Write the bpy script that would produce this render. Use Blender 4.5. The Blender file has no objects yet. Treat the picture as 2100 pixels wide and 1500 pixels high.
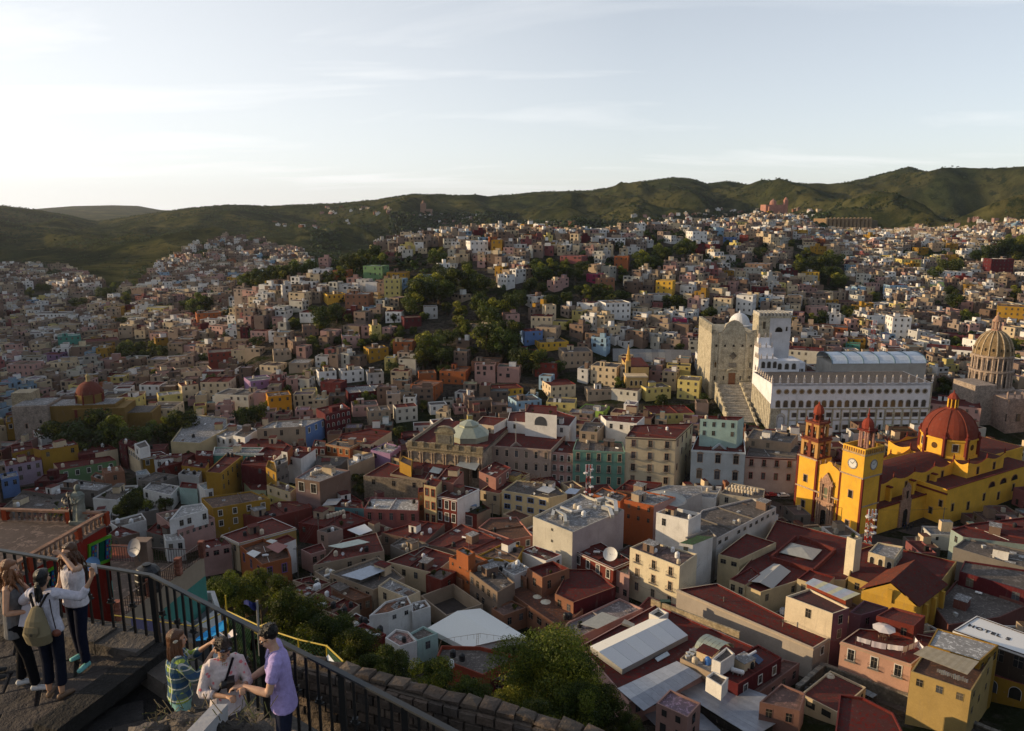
import bpy,bmesh,math,random
import numpy as np
from mathutils import Vector,Matrix
random.seed(7)
SC=bpy.context.scene
# ------- camera
FPX=1550.0; PITCH=math.atan(320/FPX); HC=100.0
cam=bpy.data.cameras.new('camera'); camo=bpy.data.objects.new('camera',cam)
SC.collection.objects.link(camo); SC.camera=camo
cam.sensor_width=36; cam.lens=36*FPX/2100; cam.clip_start=0.1; cam.clip_end=40000
camo.location=(0,0,HC); camo.rotation_euler=(math.pi/2-PITCH,0,0)
# ------- sun, sky
SUN_AZ=math.radians(-88)
SUN_EL=math.radians(12.5)
SUN_DIR=Vector((math.sin(SUN_AZ)*math.cos(SUN_EL),math.cos(SUN_AZ)*math.cos(SUN_EL),math.sin(SUN_EL)))
sl=bpy.data.lights.new('sun','SUN'); sl.energy=5.0; sl.angle=math.radians(0.6); sl.color=(1.0,0.74,0.43)
so=bpy.data.objects.new('sun',sl); SC.collection.objects.link(so)
so.rotation_euler=SUN_DIR.to_track_quat('Z','Y').to_euler()
world=bpy.data.worlds.new('World'); SC.world=world; world.use_nodes=True
wn=world.node_tree; wn.nodes.clear()
def N(nt,t,**kw):
 n=nt.nodes.new(t)
 for k,v in kw.items():
  if k in n.inputs.keys()if isinstance(k,str)else False:n.inputs[k].default_value=v
  else:setattr(n,k,v)
 return n
wo=N(wn,'ShaderNodeOutputWorld'); wb=N(wn,'ShaderNodeBackground')
sky=N(wn,'ShaderNodeTexSky'); sky.sky_type='NISHITA'; sky.sun_disc=False
sky.sun_elevation=SUN_EL; sky.sun_rotation=SUN_AZ; sky.altitude=2000; sky.air_density=1.0; sky.dust_density=2.2; sky.ozone_density=1.5
wb.inputs['Strength'].default_value=0.13
tc=N(wn,'ShaderNodeTexCoord'); sx=N(wn,'ShaderNodeSeparateXYZ'); wn.links.new(tc.outputs['Generated'],sx.inputs[0])
def M(nt,op,a,b=None,clamp=False):
 n=nt.nodes.new('ShaderNodeMath'); n.operation=op; n.use_clamp=clamp
 for i,v in enumerate((a,b)):
  if v is None:continue
  if isinstance(v,(int,float)):n.inputs[i].default_value=v
  else:nt.links.new(v,n.inputs[i])
 return n.outputs[0]
zc=M(wn,'ADD',M(wn,'MAXIMUM',sx.outputs['Z'],0.0),0.12)
cx=M(wn,'DIVIDE',sx.outputs['X'],zc); cy=M(wn,'DIVIDE',sx.outputs['Y'],zc)
cb=N(wn,'ShaderNodeCombineXYZ'); wn.links.new(M(wn,'MULTIPLY',cx,0.35),cb.inputs[0]); wn.links.new(M(wn,'MULTIPLY',cy,1.0),cb.inputs[1])
cn=N(wn,'ShaderNodeTexNoise'); cn.inputs['Scale'].default_value=1.1; cn.inputs['Detail'].default_value=7; cn.inputs['Roughness'].default_value=0.55; cn.inputs['Distortion'].default_value=0.5
wn.links.new(cb.outputs[0],cn.inputs['Vector'])
cr=N(wn,'ShaderNodeValToRGB'); cr.color_ramp.elements[0].position=0.53; cr.color_ramp.elements[1].position=0.80
wn.links.new(cn.outputs['Fac'],cr.inputs['Fac'])
cm=N(wn,'ShaderNodeMixRGB'); cm.blend_type='MIX'
vl=M(wn,'MULTIPLY',M(wn,'MAXIMUM',M(wn,'ADD',M(wn,'MULTIPLY',sx.outputs['X'],-1.0),0.15),0.0),0.42)
vh=M(wn,'MULTIPLY',M(wn,'SUBTRACT',1.0,M(wn,'MINIMUM',M(wn,'MULTIPLY',M(wn,'ABSOLUTE',sx.outputs['Z']),1.5),1.0)),0.50)
veil=M(wn,'ADD',M(wn,'MULTIPLY',cr.outputs['Color'],0.34),M(wn,'ADD',M(wn,'ADD',vl,vh),0.06),True)
wn.links.new(veil,cm.inputs['Fac']); wn.links.new(sky.outputs[0],cm.inputs['Color1']); cm.inputs['Color2'].default_value=(9.0,9.0,8.9,1)
wn.links.new(cm.outputs[0],wb.inputs['Color']); wn.links.new(wb.outputs[0],wo.inputs['Surface'])
SC.view_settings.view_transform='Standard'; SC.view_settings.look='None'; SC.view_settings.gamma=1; SC.view_settings.use_curve_mapping=False
SC.view_settings.exposure=0.04
SC.cycles.max_bounces=6; SC.cycles.diffuse_bounces=3; SC.cycles.transparent_max_bounces=8
# ------- projection helpers (only used to lay the plan out)
SP,CP=math.sin(PITCH),math.cos(PITCH)
def ray(x,y):
 u=(x-1050)/FPX; v=(y-750)/FPX
 return u,CP-v*SP,-(SP+v*CP)
def at_z(x,y,z):
 u,F,d=ray(x,y); t=(z-HC)/d
 return Vector((u*t,F*t,z))
def at_D(x,y,D):
 u,F,d=ray(x,y); t=D/F
 return Vector((u*t,D,HC+d*t))
def to_px(X,Y,Z):
 f=Y*CP-(Z-HC)*SP; dn=-(Z-HC)*CP-Y*SP
 dn=-((Z-HC)*CP+Y*SP)
 return 1050+FPX*X/f,750+FPX*dn/f,f
def slope(y):
 _,F,d=ray(1050,y); return-d/F
 # ------- small noise
_rs=np.random.RandomState(3); _P=_rs.rand(256,256)
def vnoise(x,y):
 x=np.asarray(x,float); y=np.asarray(y,float)
 xi=np.floor(x).astype(int); yi=np.floor(y).astype(int); fx=x-xi; fy=y-yi
 fx=fx*fx*(3-2*fx); fy=fy*fy*(3-2*fy)
 g=lambda a,b:_P[a%256,b%256]
 return(g(xi,yi)*(1-fx)+g(xi+1,yi)*fx)*(1-fy)+(g(xi,yi+1)*(1-fx)+g(xi+1,yi+1)*fx)*fy
def fbm(x,y,o=4):
 s=0; a=.5; t=0
 for i in range(o):
  s=s+a*vnoise(x*2**i+i*17.3,y*2**i+i*9.1); t+=a; a*=.5
 return s/t
 # ------- ground
def zc_(D,y):return HC-D*slope(y)
NL=[(4,90),(8,89.5),(20,82),(40,71),(58,58),(75,43),(100,23),(125,7),(160,3),(220,1)]
NR=[(4,90),(10,87),(20,78),(40,56),(70,30),(100,12),(130,4),(160,2),(220,0)]
NC=[(4,90),(8,89.5),(20,80),(40,66),(58,51),(75,36),(100,15),(125,5),(160,2),(220,0)]
CREST=[(-400,395),(0,420),(100,431),(180,447),(215,456),(300,441),(400,428),(480,422),(560,425),(700,418),(780,411),(850,400),(900,400),(960,403),(1000,408),(1100,395),(1200,393),(1290,379),(1370,370),(1410,373),(1440,381),(1480,375),(1530,384),(1600,378),(1680,385),(1750,373),(1840,350),(1880,363),(1930,355),(2000,355),(2100,347),(2500,330)]
_cx=np.array([c[0]for c in CREST],float); _cy=np.array([c[1]for c in CREST],float)
DCR=2600.0
def crest_z(x):return HC-DCR*slope(float(np.interp(x,_cx,_cy)))
COLS={-350:NL+[(300,20),(450,40),(700,70),(1000,95),(1500,130),(2000,170)],-120:NL+[(300,5),(450,8),(700,22),(1000,45),(1500,85),(2000,110)],0:NL+[(300,3),(400,4),(560,5),(700,10),(850,20),(1050,34),(1200,40),(1500,62),(2000,85)],110:NL+[(300,3),(400,5),(560,7),(700,12),(850,20),(1050,30),(1200,36),(1500,50),(2000,66)],200:NL+[(300,4),(390,6),(520,9),(750,18),(950,26),(1200,30),(1500,38),(2000,46)],350:NL+[(300,5),(390,7),(520,11),(750,19),(1000,24),(1250,44),(1350,53),(1500,44),(1800,50)],460:NL+[(300,5),(390,8),(520,16),(750,21),(1000,26),(1250,50),(1350,60),(1500,46),(1800,55)],520:NL+[(305,5),(365,11),(430,23),(500,38),(560,45),(640,42),(800,25),(1000,22),(1250,47),(1350,54),(1500,40),(1800,55)],620:NL+[(305,5),(365,12),(420,26),(500,44),(580,54),(660,50),(800,30),(1000,22),(1250,38),(1350,46),(1500,38),(1800,60)],700:NL+[(305,5),(365,12),(420,27),(500,46),(590,59),(700,55),(850,35),(1100,25),(1400,35),(1800,60)],850:NL+[(305,5),(365,12),(420,28),(480,45),(560,62),(610,73),(700,72),(850,50),(1200,38),(1600,60)],1050:NC+[(257,2),(307,5),(335,8),(360,13),(410,28),(480,48),(550,63),(620,79),(720,80),(850,60),(1200,42),(1700,80)],1200:NC+[(257,2),(307,5),(335,8),(360,13),(410,28),(480,46),(550,62),(640,79),(720,82),(850,62),(1200,45),(1700,85)],1320:[(4,90),(8,89),(20,78),(40,60),(58,43),(75,27),(100,12),(125,4),(160,2),(220,0)]+[(257,2),(307,5),(360,13),(420,25),(500,42),(600,62),(720,79),(850,82),(1000,68),(1300,58),(1700,90)],1370:NR+[(257,2),(307,5),(360,13),(420,25),(500,42),(600,62),(720,79),(850,84),(1000,70),(1300,60),(1700,92)],1550:NR+[(257,2),(310,8),(350,15),(420,24),(520,38),(650,55),(800,75),(950,85),(1100,92),(1300,99),(1450,93),(1700,95)],1750:NR+[(257,2),(300,6),(350,14),(450,22),(600,35),(750,53),(900,66),(1050,66),(1250,68),(1400,74),(1700,105)],1900:NR+[(257,2),(300,6),(350,14),(450,21),(620,34),(850,60),(1000,68),(1200,73),(1500,90),(1900,140)],2100:NR+[(257,2),(300,6),(350,14),(450,20),(620,34),(800,50),(950,64),(1100,77),(1300,108),(1500,102),(1900,155)],2500:NR+[(257,4),(350,16),(450,22),(620,36),(800,60),(1000,90),(1300,130),(1500,140),(1900,180)],}
_RS=np.exp(np.linspace(math.log(4),math.log(14000),400))
_th=[]; _tab=[]
for cx_,pl in COLS.items():
 t=(cx_-1050)/FPX; th=math.atan(t); c=math.cos(th)
 pl=pl+[(DCR,crest_z(cx_)),(3200,crest_z(cx_)-25),(5500,60),(7000,40),(14000,40)]
 _th.append(th); _tab.append(np.interp(_RS,[p[0]/c for p in pl],[p[1]for p in pl]))
for deg,pl in((-52,[(4,91),(20,86),(45,74),(90,62),(150,52),(250,56),(400,64),(600,76),(1000,120),(2000,220),(4000,260),(9000,100)]),(-70,[(4,93),(20,94),(60,90),(150,84),(300,88),(600,100),(1000,150),(2000,250),(4000,300),(9000,100)]),(-100,[(4,94),(20,98),(60,102),(150,104),(400,108),(1000,160),(2500,270),(9000,150)]),(-150,[(4,94),(20,99),(80,110),(300,140),(1000,200),(9000,150)]),(52,[(4,93),(20,82),(60,50),(120,20),(250,8),(500,40),(1000,110),(2500,270),(9000,100)]),(90,[(4,94),(20,92),(80,75),(200,60),(500,90),(1000,150),(2500,270),(9000,150)]),(150,[(4,94),(20,97),(80,105),(300,130),(1000,200),(9000,150)])):
 _th.append(math.radians(deg)); _tab.append(np.interp(_RS,[p[0]for p in pl],[p[1]for p in pl]))
_o=np.argsort(_th); _th=np.array(_th)[_o]; _tab=np.array(_tab)[_o]
_th=np.concatenate([[_th[-1]-2*math.pi],_th,[_th[0]+2*math.pi]]); _tab=np.vstack([_tab[-1],_tab,_tab[0]])
def gz(X,Y,detail=True):
 X=np.asarray(X,float); Y=np.asarray(Y,float)
 r=np.maximum(np.hypot(X,Y),4.01); th=np.arctan2(X,Y)
 fr=(np.log(r)-math.log(4))/(math.log(14000)-math.log(4))*399; fr=np.clip(fr,0,398.99); ri=fr.astype(int); rf=fr-ri
 ci=np.clip(np.searchsorted(_th,th)-1,0,len(_th)-2); cf=(th-_th[ci])/(_th[ci+1]-_th[ci]); cf=np.clip(cf,0,1); cf=cf*cf*(3-2*cf)*.5+cf*.5
 z=(_tab[ci,ri]*(1-rf)+_tab[ci,ri+1]*rf)*(1-cf)+(_tab[ci+1,ri]*(1-rf)+_tab[ci+1,ri+1]*rf)*cf
 infov=np.abs(th)<0.72
 px=1050+FPX*np.tan(np.clip(th,-.8,.8)); Dy=r*np.cos(th)
 cz=HC-DCR*((np.interp(px,_cx,_cy)-430)/FPX*-1*-1)*1.02
 w=np.exp(-((Dy-DCR)/350.0)**2)*infov
 z=z*(1-w)+cz*w
 if detail:
  ms=lambda a,b,v:np.clip((v-a)/(b-a),0,1)**2*(3-2*np.clip((v-a)/(b-a),0,1))
  taper=ms(1000,1700,r)*(1-.93*w)*(1-ms(2500,2800,r)*np.where(infov,.93,.3))
  a=fbm(X/520+3,Y/900+8,4); rd=1-np.abs(2*a-1)
  b=fbm((X*.8+Y*.6)/230+1.3,(Y*.8-X*.6)/420,4); rb=1-np.abs(2*b-1)
  taper=taper*np.clip((cz-65)/120,.3,1)
  z=z+taper*((rd-.88)*250+(rb-.88)*135)
  z=z+taper*(fbm(X/90,Y/90,3)-.5)*7+ms(150,400,r)*(fbm(X/35,Y/35,3)-.5)*3
  far=ms(4500,7500,r)*(1-ms(9500,12000,r))
  fz=np.interp(px,[-200,60,110,170,250,300,345,420,600],[440,432,428,424.5,423,424,431,436,440])
  z=np.where(infov,z*(1-far)+far*(HC-8000*((fz-430)/FPX)),z)
 return z
def gz1(X,Y):return float(gz(np.array([X]),np.array([Y]))[0])
_DD=np.concatenate([np.arange(20,500,1.0),np.arange(500,1600,2.5),np.arange(1600,4000,20)])
def hit(x,y,h=0.0,Dmin=0):
 """first point of the sight line through (x, y) that lies h metres above the ground"""
 u,F,d=ray(x,y); t=_DD/F; X=u*t; Z=HC+d*t
 g=gz(X,_DD)+h; g=np.where(_DD<Dmin,-1e4,g); i=np.argmax(Z<=g)
 if Z[i]>g[i]:i=len(_DD)-1
 if i==0:return Vector((X[0],_DD[0],Z[0]))
 a=(Z[i-1]-g[i-1])/((Z[i-1]-g[i-1])-(Z[i]-g[i])+1e-9); D=_DD[i-1]*(1-a)+_DD[i]*a
 return at_D(x,y,D)
 # ------- colours
def srgb(r,g,b):return tuple((c/255/12.92)if c/255<=.04045 else((c/255+.055)/1.055)**2.4 for c in(r,g,b))
PAL=dict(W=(.72,.71,.69),C=(.68,.55,.37),Y=(.50,.29,.035),YB=(.72,.44,.06),YL=(.66,.55,.20),P=(.60,.37,.33),M=(.235,.030,.026),R=(.29,.055,.04),K=(.17,.022,.03),O=(.53,.17,.06),OB=(.75,.33,.02),T=(.10,.36,.30),B=(.17,.30,.62),LB=(.33,.50,.66),G=(.27,.25,.23),L=(.50,.50,.50),N=(.31,.215,.165),GR=(.20,.36,.17),LI=(.45,.35,.44),S=(.36,.30,.225),BE=(.47,.37,.27),PK=(.42,.15,.15),TE=(.12,.30,.36),AQ=(.42,.60,.56),TC=(.42,.20,.12),BR=(.28,.15,.10),PU=(.32,.14,.18),MG=(.55,.06,.18),PB=(.50,.58,.62),LM=(.36,.58,.12),VI=(.45,.28,.50),DG=(.12,.115,.11),PS=(.50,.385,.32),CG=(.58,.56,.49),ML=(.33,.075,.06))
CN=dict(W='white',C='cream',Y='ochre yellow',YB='bright yellow',YL='pale yellow',P='pink',M='maroon',R='brick red',K='crimson',O='orange',OB='vivid orange',T='teal green',B='blue',LB='light blue',G='grey',L='pale grey',N='bare brick',GR='green',LI='lilac',S='rough stone',BE='beige',PK='dusky pink',TE='petrol blue',AQ='aqua',TC='terracotta',BR='brown',PU='purple pink',MG='magenta',PB='pale blue',LM='lime green',VI='violet',DG='dark grey',PS='pinkish stone',CG='greyish white',ML='faded red')
def col(c):return PAL[c]if isinstance(c,str)else c
# ------- materials
def newmat(name):
 m=bpy.data.materials.new(name); m.use_nodes=True; nt=m.node_tree; nt.nodes.clear()
 o=N(nt,'ShaderNodeOutputMaterial'); b=N(nt,'ShaderNodeBsdfPrincipled'); nt.links.new(b.outputs[0],o.inputs[0])
 b.inputs['Specular IOR Level'].default_value=0.25; b.inputs['Roughness'].default_value=.9
 return m,nt,b
def noise(nt,vec,scale,detail=4,rough=.55,dist=0.0):
 n=N(nt,'ShaderNodeTexNoise'); n.inputs['Scale'].default_value=scale; n.inputs['Detail'].default_value=detail; n.inputs['Roughness'].default_value=rough; n.inputs['Distortion'].default_value=dist
 nt.links.new(vec,n.inputs['Vector']); return n.outputs['Fac']
def ramp(nt,fac,p0,p1,c0=(0,0,0,1),c1=(1,1,1,1)):
 r=N(nt,'ShaderNodeValToRGB'); e=r.color_ramp.elements; e[0].position=p0; e[1].position=p1; e[0].color=c0; e[1].color=c1
 nt.links.new(fac,r.inputs['Fac']); return r.outputs['Color']
def mix(nt,bt,fac,a,b):
 m=N(nt,'ShaderNodeMixRGB'); m.blend_type=bt
 for s,v in(('Fac',fac),('Color1',a),('Color2',b)):
  if isinstance(v,(int,float)):m.inputs[s].default_value=v
  elif isinstance(v,tuple):m.inputs[s].default_value=(*v[:3],1)
  else:nt.links.new(v,m.inputs[s])
 return m.outputs[0]
def wpos(nt,sc=(1,1,1)):
 g=N(nt,'ShaderNodeNewGeometry'); mp=N(nt,'ShaderNodeMapping'); mp.inputs['Scale'].default_value=sc
 nt.links.new(g.outputs['Position'],mp.inputs['Vector']); return mp.outputs[0]
def opos(nt,sc=(1,1,1)):
 g=N(nt,'ShaderNodeTexCoord'); mp=N(nt,'ShaderNodeMapping'); mp.inputs['Scale'].default_value=sc
 nt.links.new(g.outputs['Object'],mp.inputs['Vector']); return mp.outputs[0]
def attr(nt,name='Col'):
 a=N(nt,'ShaderNodeAttribute'); a.attribute_name=name; return a.outputs['Color']
def bump(nt,b,h,s=.3,d=.05):
 n=N(nt,'ShaderNodeBump'); n.inputs['Strength'].default_value=s; n.inputs['Distance'].default_value=d
 nt.links.new(h,n.inputs['Height']); nt.links.new(n.outputs[0],b.inputs['Normal'])
MAT={}
def plaster():
 m,nt,b=newmat('painted_plaster'); a0=attr(nt); bw=N(nt,'ShaderNodeRGBToBW'); nt.links.new(a0,bw.inputs[0]); c=mix(nt,'MULTIPLY',1.0,a0,ramp(nt,bw.outputs[0],.15,.68,(.52,.50,.485,1),(.97,.96,.95,1)))
 big=noise(nt,wpos(nt),.22,5,.6); st=noise(nt,wpos(nt,(1,1,.16)),1.3,5,.65,.6); fine=noise(nt,wpos(nt),3.0,5,.7)
 c=mix(nt,'MULTIPLY',1.0,c,ramp(nt,big,.25,.75,(.80,.79,.78,1),(1.12,1.12,1.12,1)))
 c=mix(nt,'MIX',M(nt,'MULTIPLY',ramp(nt,st,.56,.80),.42),c,(.20,.165,.135))
 c=mix(nt,'MULTIPLY',1.0,c,ramp(nt,fine,.2,.8,(.85,.85,.85,1),(1.1,1.1,1.1,1)))
 pe=noise(nt,wpos(nt),.9,6,.7,.3)
 c=mix(nt,'MIX',M(nt,'MULTIPLY',ramp(nt,pe,.66,.70),.5),c,(.36,.29,.24))
 nt.links.new(c,b.inputs['Base Color']); bump(nt,b,fine,.35,.06); return m
def roofm():
 m,nt,b=newmat('waterproofed_roof'); a0=attr(nt); bw=N(nt,'ShaderNodeRGBToBW'); nt.links.new(a0,bw.inputs[0]); c=mix(nt,'MULTIPLY',1.0,a0,ramp(nt,bw.outputs[0],.10,.6,(.66,.60,.58,1),(.92,.92,.92,1)))
 a=noise(nt,wpos(nt),.35,6,.65,.5); d=noise(nt,wpos(nt),1.4,6,.7,.4); f=noise(nt,wpos(nt),5,4,.7)
 c=mix(nt,'MULTIPLY',1.0,c,ramp(nt,a,.25,.75,(.66,.66,.66,1),(1.22,1.22,1.22,1)))
 c=mix(nt,'MIX',M(nt,'MULTIPLY',ramp(nt,d,.60,.68),.42),c,(.36,.31,.29))
 c=mix(nt,'MIX',M(nt,'MULTIPLY',ramp(nt,d,.44,.34),.60),c,(.05,.042,.038))
 c=mix(nt,'MULTIPLY',1.0,c,ramp(nt,f,.2,.8,(.82,.82,.82,1),(1.12,1.12,1.12,1)))
 nt.links.new(c,b.inputs['Base Color']); bump(nt,b,f,.4,.05); b.inputs['Roughness'].default_value=.95; b.inputs['Specular IOR Level'].default_value=.08; return m
def stonem():
 m,nt,b=newmat('rough_stone'); c=attr(nt)
 v=N(nt,'ShaderNodeTexVoronoi'); v.inputs['Scale'].default_value=1.6; nt.links.new(wpos(nt),v.inputs['Vector'])
 n1=noise(nt,wpos(nt),.5,6,.65); n2=noise(nt,wpos(nt),4,5,.7)
 c=mix(nt,'MULTIPLY',1.0,c,ramp(nt,n1,.25,.75,(.55,.54,.52,1),(1.3,1.28,1.25,1)))
 c=mix(nt,'MULTIPLY',.6,c,ramp(nt,v.outputs['Distance'],.0,.75,(1.15,1.15,1.15,1),(.5,.48,.46,1)))
 c=mix(nt,'MULTIPLY',1.0,c,ramp(nt,n2,.2,.8,(.7,.7,.7,1),(1.2,1.2,1.2,1)))
 nt.links.new(c,b.inputs['Base Color']); bump(nt,b,n2,.8,.1); return m
def simple(name,rough=.6,spec=.3,metal=0.,nscale=6.,var=.2):
 m,nt,b=newmat(name); n=noise(nt,wpos(nt),nscale,4,.6)
 c=mix(nt,'MULTIPLY',1.0,attr(nt),ramp(nt,n,.2,.8,(1-var,)*3+(1,),(1+var,)*3+(1,)))
 nt.links.new(c,b.inputs['Base Color']); b.inputs['Roughness'].default_value=rough; b.inputs['Specular IOR Level'].default_value=spec; b.inputs['Metallic'].default_value=metal
 return m
def leafm():
 m,nt,b=newmat('leaves'); c=attr(nt)
 oi=N(nt,'ShaderNodeObjectInfo'); n=noise(nt,wpos(nt),.35,3,.6)
 c=mix(nt,'MULTIPLY',1.0,c,ramp(nt,n,.3,.7,(.65,.7,.6,1),(1.3,1.25,1.1,1)))
 c=mix(nt,'MULTIPLY',1.0,c,ramp(nt,oi.outputs['Random'],0,1,(.75,.85,.8,1),(1.25,1.1,.9,1)))
 nt.links.new(c,b.inputs['Base Color']); b.inputs['Roughness'].default_value=.6
 tr=N(nt,'ShaderNodeBsdfTranslucent'); nt.links.new(mix(nt,'MULTIPLY',1.0,c,(1.3,1.5,.6)),tr.inputs['Color'])
 ms=N(nt,'ShaderNodeMixShader'); ms.inputs[0].default_value=.3; nt.links.new(b.outputs[0],ms.inputs[1]); nt.links.new(tr.outputs[0],ms.inputs[2])
 nt.links.new(ms.outputs[0],nt.nodes['Material Output'].inputs[0]); return m
def groundm():
 m,nt,b=newmat('ground_earth'); u=attr(nt,'Urban')
 n1=noise(nt,wpos(nt),.006,8,.62,.4); n2=noise(nt,wpos(nt),.04,6,.65); n3=noise(nt,wpos(nt),.4,5,.7)
 n4=noise(nt,wpos(nt),.015,7,.7,.6); veg=ramp(nt,n1,.42,.66,(.036,.046,.020,1),(.110,.102,.044,1)); veg=mix(nt,'MULTIPLY',1.0,veg,ramp(nt,n4,.35,.62,(.45,.48,.45,1),(1.35,1.3,1.15,1)))
 veg=mix(nt,'MIX',ramp(nt,n2,.52,.62),veg,(.020,.029,.012)); veg=mix(nt,'MIX',M(nt,'MULTIPLY',ramp(nt,n3,.58,.68),.6),veg,(.13,.11,.055))
 urb=mix(nt,'MIX',ramp(nt,n3,.4,.6),(.06,.052,.045),(.12,.10,.082)); urb=mix(nt,'MIX',ramp(nt,n2,.46,.54),urb,(.035,.042,.02))
 c=mix(nt,'MIX',u,veg,urb); nt.links.new(c,b.inputs['Base Color']); bump(nt,b,mix(nt,'ADD',.5,n3,n4),1.0,6.0); b.inputs['Specular IOR Level'].default_value=.0; return m
MAT['plaster']=plaster(); MAT['roof']=roofm(); MAT['stone']=stonem(); MAT['leaf']=leafm(); MAT['ground']=groundm()
MAT['paint']=simple('gloss_paint',.45,.4,0,8,.12); MAT['glass']=simple('window_glass',.12,.6,0,1,.3)
MAT['metal']=simple('metal_sheet',.4,.5,.35,1.2,.18); MAT['bark']=simple('bark',.95,.1,0,5,.35)
MAT['plastic']=simple('plastic',.5,.4,0,3,.1); MAT['cloth']=simple('cloth',.95,.1,0,14,.12); MAT['skin']=simple('skin',.55,.35,0,20,.05); MAT['hair']=simple('hair',.45,.4,0,60,.4)
# ------- mesh builder
class MB:
 def __init__(s):s.v=[]; s.f=[]; s.m=[]; s.c=[]; s.mats=[]; s.marks=[]
 def mark(s):s.marks.append(len(s.f))
 def mi(s,mat):
  if mat not in s.mats:s.mats.append(mat)
  return s.mats.index(mat)
 def face(s,pts,mat='plaster',c=(1,1,1)):
  i=len(s.v); s.v.extend(tuple(p)for p in pts); s.f.append(tuple(range(i,i+len(pts)))); s.m.append(s.mi(mat)); s.c.append(col(c))
 def box(s,c0,sz,mat='plaster',c=(1,1,1),ax=None,bottom=True):
  """box centred at c0 with half sizes sz along axes ax (3 vectors)"""
  ax=ax or(Vector((1,0,0)),Vector((0,1,0)),Vector((0,0,1))); c0=Vector(c0)
  P=[c0+ax[0]*sz[0]*i+ax[1]*sz[1]*j+ax[2]*sz[2]*k for k in(-1,1)for j in(-1,1)for i in(-1,1)]
  for q in((0,1,5,4),(1,3,7,5),(3,2,6,7),(2,0,4,6),(4,5,7,6))+(((0,2,3,1),)if bottom else()):
   s.face([P[k]for k in q],mat,c)
 def bar(s,a,b,w,mat='metal',c=(1,1,1),h=None,n=4):
  a=Vector(a); b=Vector(b); d=(b-a); L=d.length
  if L<1e-6:return
  d/=L; u=d.cross(Vector((0,0,1)));
  if u.length<1e-3:u=Vector((1,0,0))
  u.normalize(); w2=u.cross(d).normalized(); h=h or w
  if n==4:offs=[(-w,-h),(w,-h),(w,h),(-w,h)]
  else:offs=[(w*math.cos(2*math.pi*k/n),h*math.sin(2*math.pi*k/n))for k in range(n)]
  A=[a+u*o[0]+w2*o[1]for o in offs]; B=[b+u*o[0]+w2*o[1]for o in offs]
  for k in range(len(offs)):
   j=(k+1)%len(offs); s.face([A[k],A[j],B[j],B[k]],mat,c)
  s.face(A[::-1],mat,c); s.face(B,mat,c)
 def lathe(s,prof,n=12,o=(0,0,0),mat='plaster',c=(1,1,1),ph=0.,sq=1.):
  o=Vector(o); R=[[o+Vector((r*math.cos(ph+2*math.pi*k/n),sq*r*math.sin(ph+2*math.pi*k/n),z))for k in range(n)]for r,z in prof]
  for i in range(len(prof)-1):
   if prof[i][0]<1e-5:
    for k in range(n):s.face([R[i][0],R[i+1][k],R[i+1][(k+1)%n]][::-1]if 0 else[R[i][0],R[i+1][(k+1)%n],R[i+1][k]][::-1],mat,c)
   elif prof[i+1][0]<1e-5:
    for k in range(n):s.face([R[i][k],R[i][(k+1)%n],R[i+1][0]],mat,c)
   else:
    for k in range(n):
     j=(k+1)%n; s.face([R[i][k],R[i][j],R[i+1][j],R[i+1][k]],mat,c)
  if prof[-1][0]>1e-5:s.face(R[-1],mat,c)
 def prism(s,poly,z0,z1,mat='plaster',c=(1,1,1),top=True,topmat=None,topc=None):
  n=len(poly); A=[Vector((p[0],p[1],z0))for p in poly]; B=[Vector((p[0],p[1],z1))for p in poly]
  for k in range(n):
   j=(k+1)%n; s.face([A[k],A[j],B[j],B[k]],mat,c)
  if top:s.face(B,topmat or mat,topc or c)
 def mesh(s,name,smooth=False,weld=False):
  me=bpy.data.meshes.new(name)
  nv=len(s.v); me.vertices.add(nv); me.vertices.foreach_set('co',np.array(s.v,dtype=np.float32).ravel())
  ls=np.array([len(f)for f in s.f],dtype=np.int32); tot=int(ls.sum()); me.loops.add(tot)
  me.loops.foreach_set('vertex_index',np.concatenate([np.array(f,dtype=np.int32)for f in s.f])if s.f else np.array([],dtype=np.int32))
  me.polygons.add(len(s.f)); me.polygons.foreach_set('loop_start',np.concatenate([[0],np.cumsum(ls)[:-1]]).astype(np.int32)); me.polygons.foreach_set('loop_total',ls)
  me.polygons.foreach_set('material_index',np.array(s.m,dtype=np.int32))
  for k in s.mats:me.materials.append(MAT[k])
  at=me.attributes.new('Col','FLOAT_COLOR','FACE'); C=np.ones((len(s.f),4),dtype=np.float32); C[:,:3]=np.array(s.c,dtype=np.float32).reshape(-1,3); at.data.foreach_set('color',C.ravel())
  me.update(calc_edges=True)
  if weld:
   bm=bmesh.new(); bm.from_mesh(me); bmesh.ops.remove_doubles(bm,verts=bm.verts,dist=1e-4); bm.to_mesh(me); bm.free()
  if smooth:me.polygons.foreach_set('use_smooth',np.ones(len(me.polygons),dtype=bool))
  me.validate(); return me
 def pieces(s):
  mk=sorted(set([0]+s.marks+[len(s.f)])); out=[]
  for a,b in zip(mk[:-1],mk[1:]):
   m=MB(); m.mats=list(s.mats); m.m=s.m[a:b]; m.c=s.c[a:b]
   for f in s.f[a:b]:
    i=len(m.v); m.v.extend(s.v[k]for k in f); m.f.append(tuple(range(i,i+len(f))))
   out.append(m)
  return out
 def build(s,name,parent=None,smooth=False,kind=None,weld=False):
  o=bpy.data.objects.new(name,s.mesh(name,smooth,weld)); SC.collection.objects.link(o)
  if parent is not None:o.parent=parent
  if kind:o['kind']=kind
  return o
def link(name,me,parent=None,loc=(0,0,0),rz=0.,sc=(1,1,1)):
 o=bpy.data.objects.new(name,me); SC.collection.objects.link(o); o.location=loc; o.rotation_euler=(0,0,rz); o.scale=sc
 if parent is not None:o.parent=parent
 return o
LABELS={}
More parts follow.
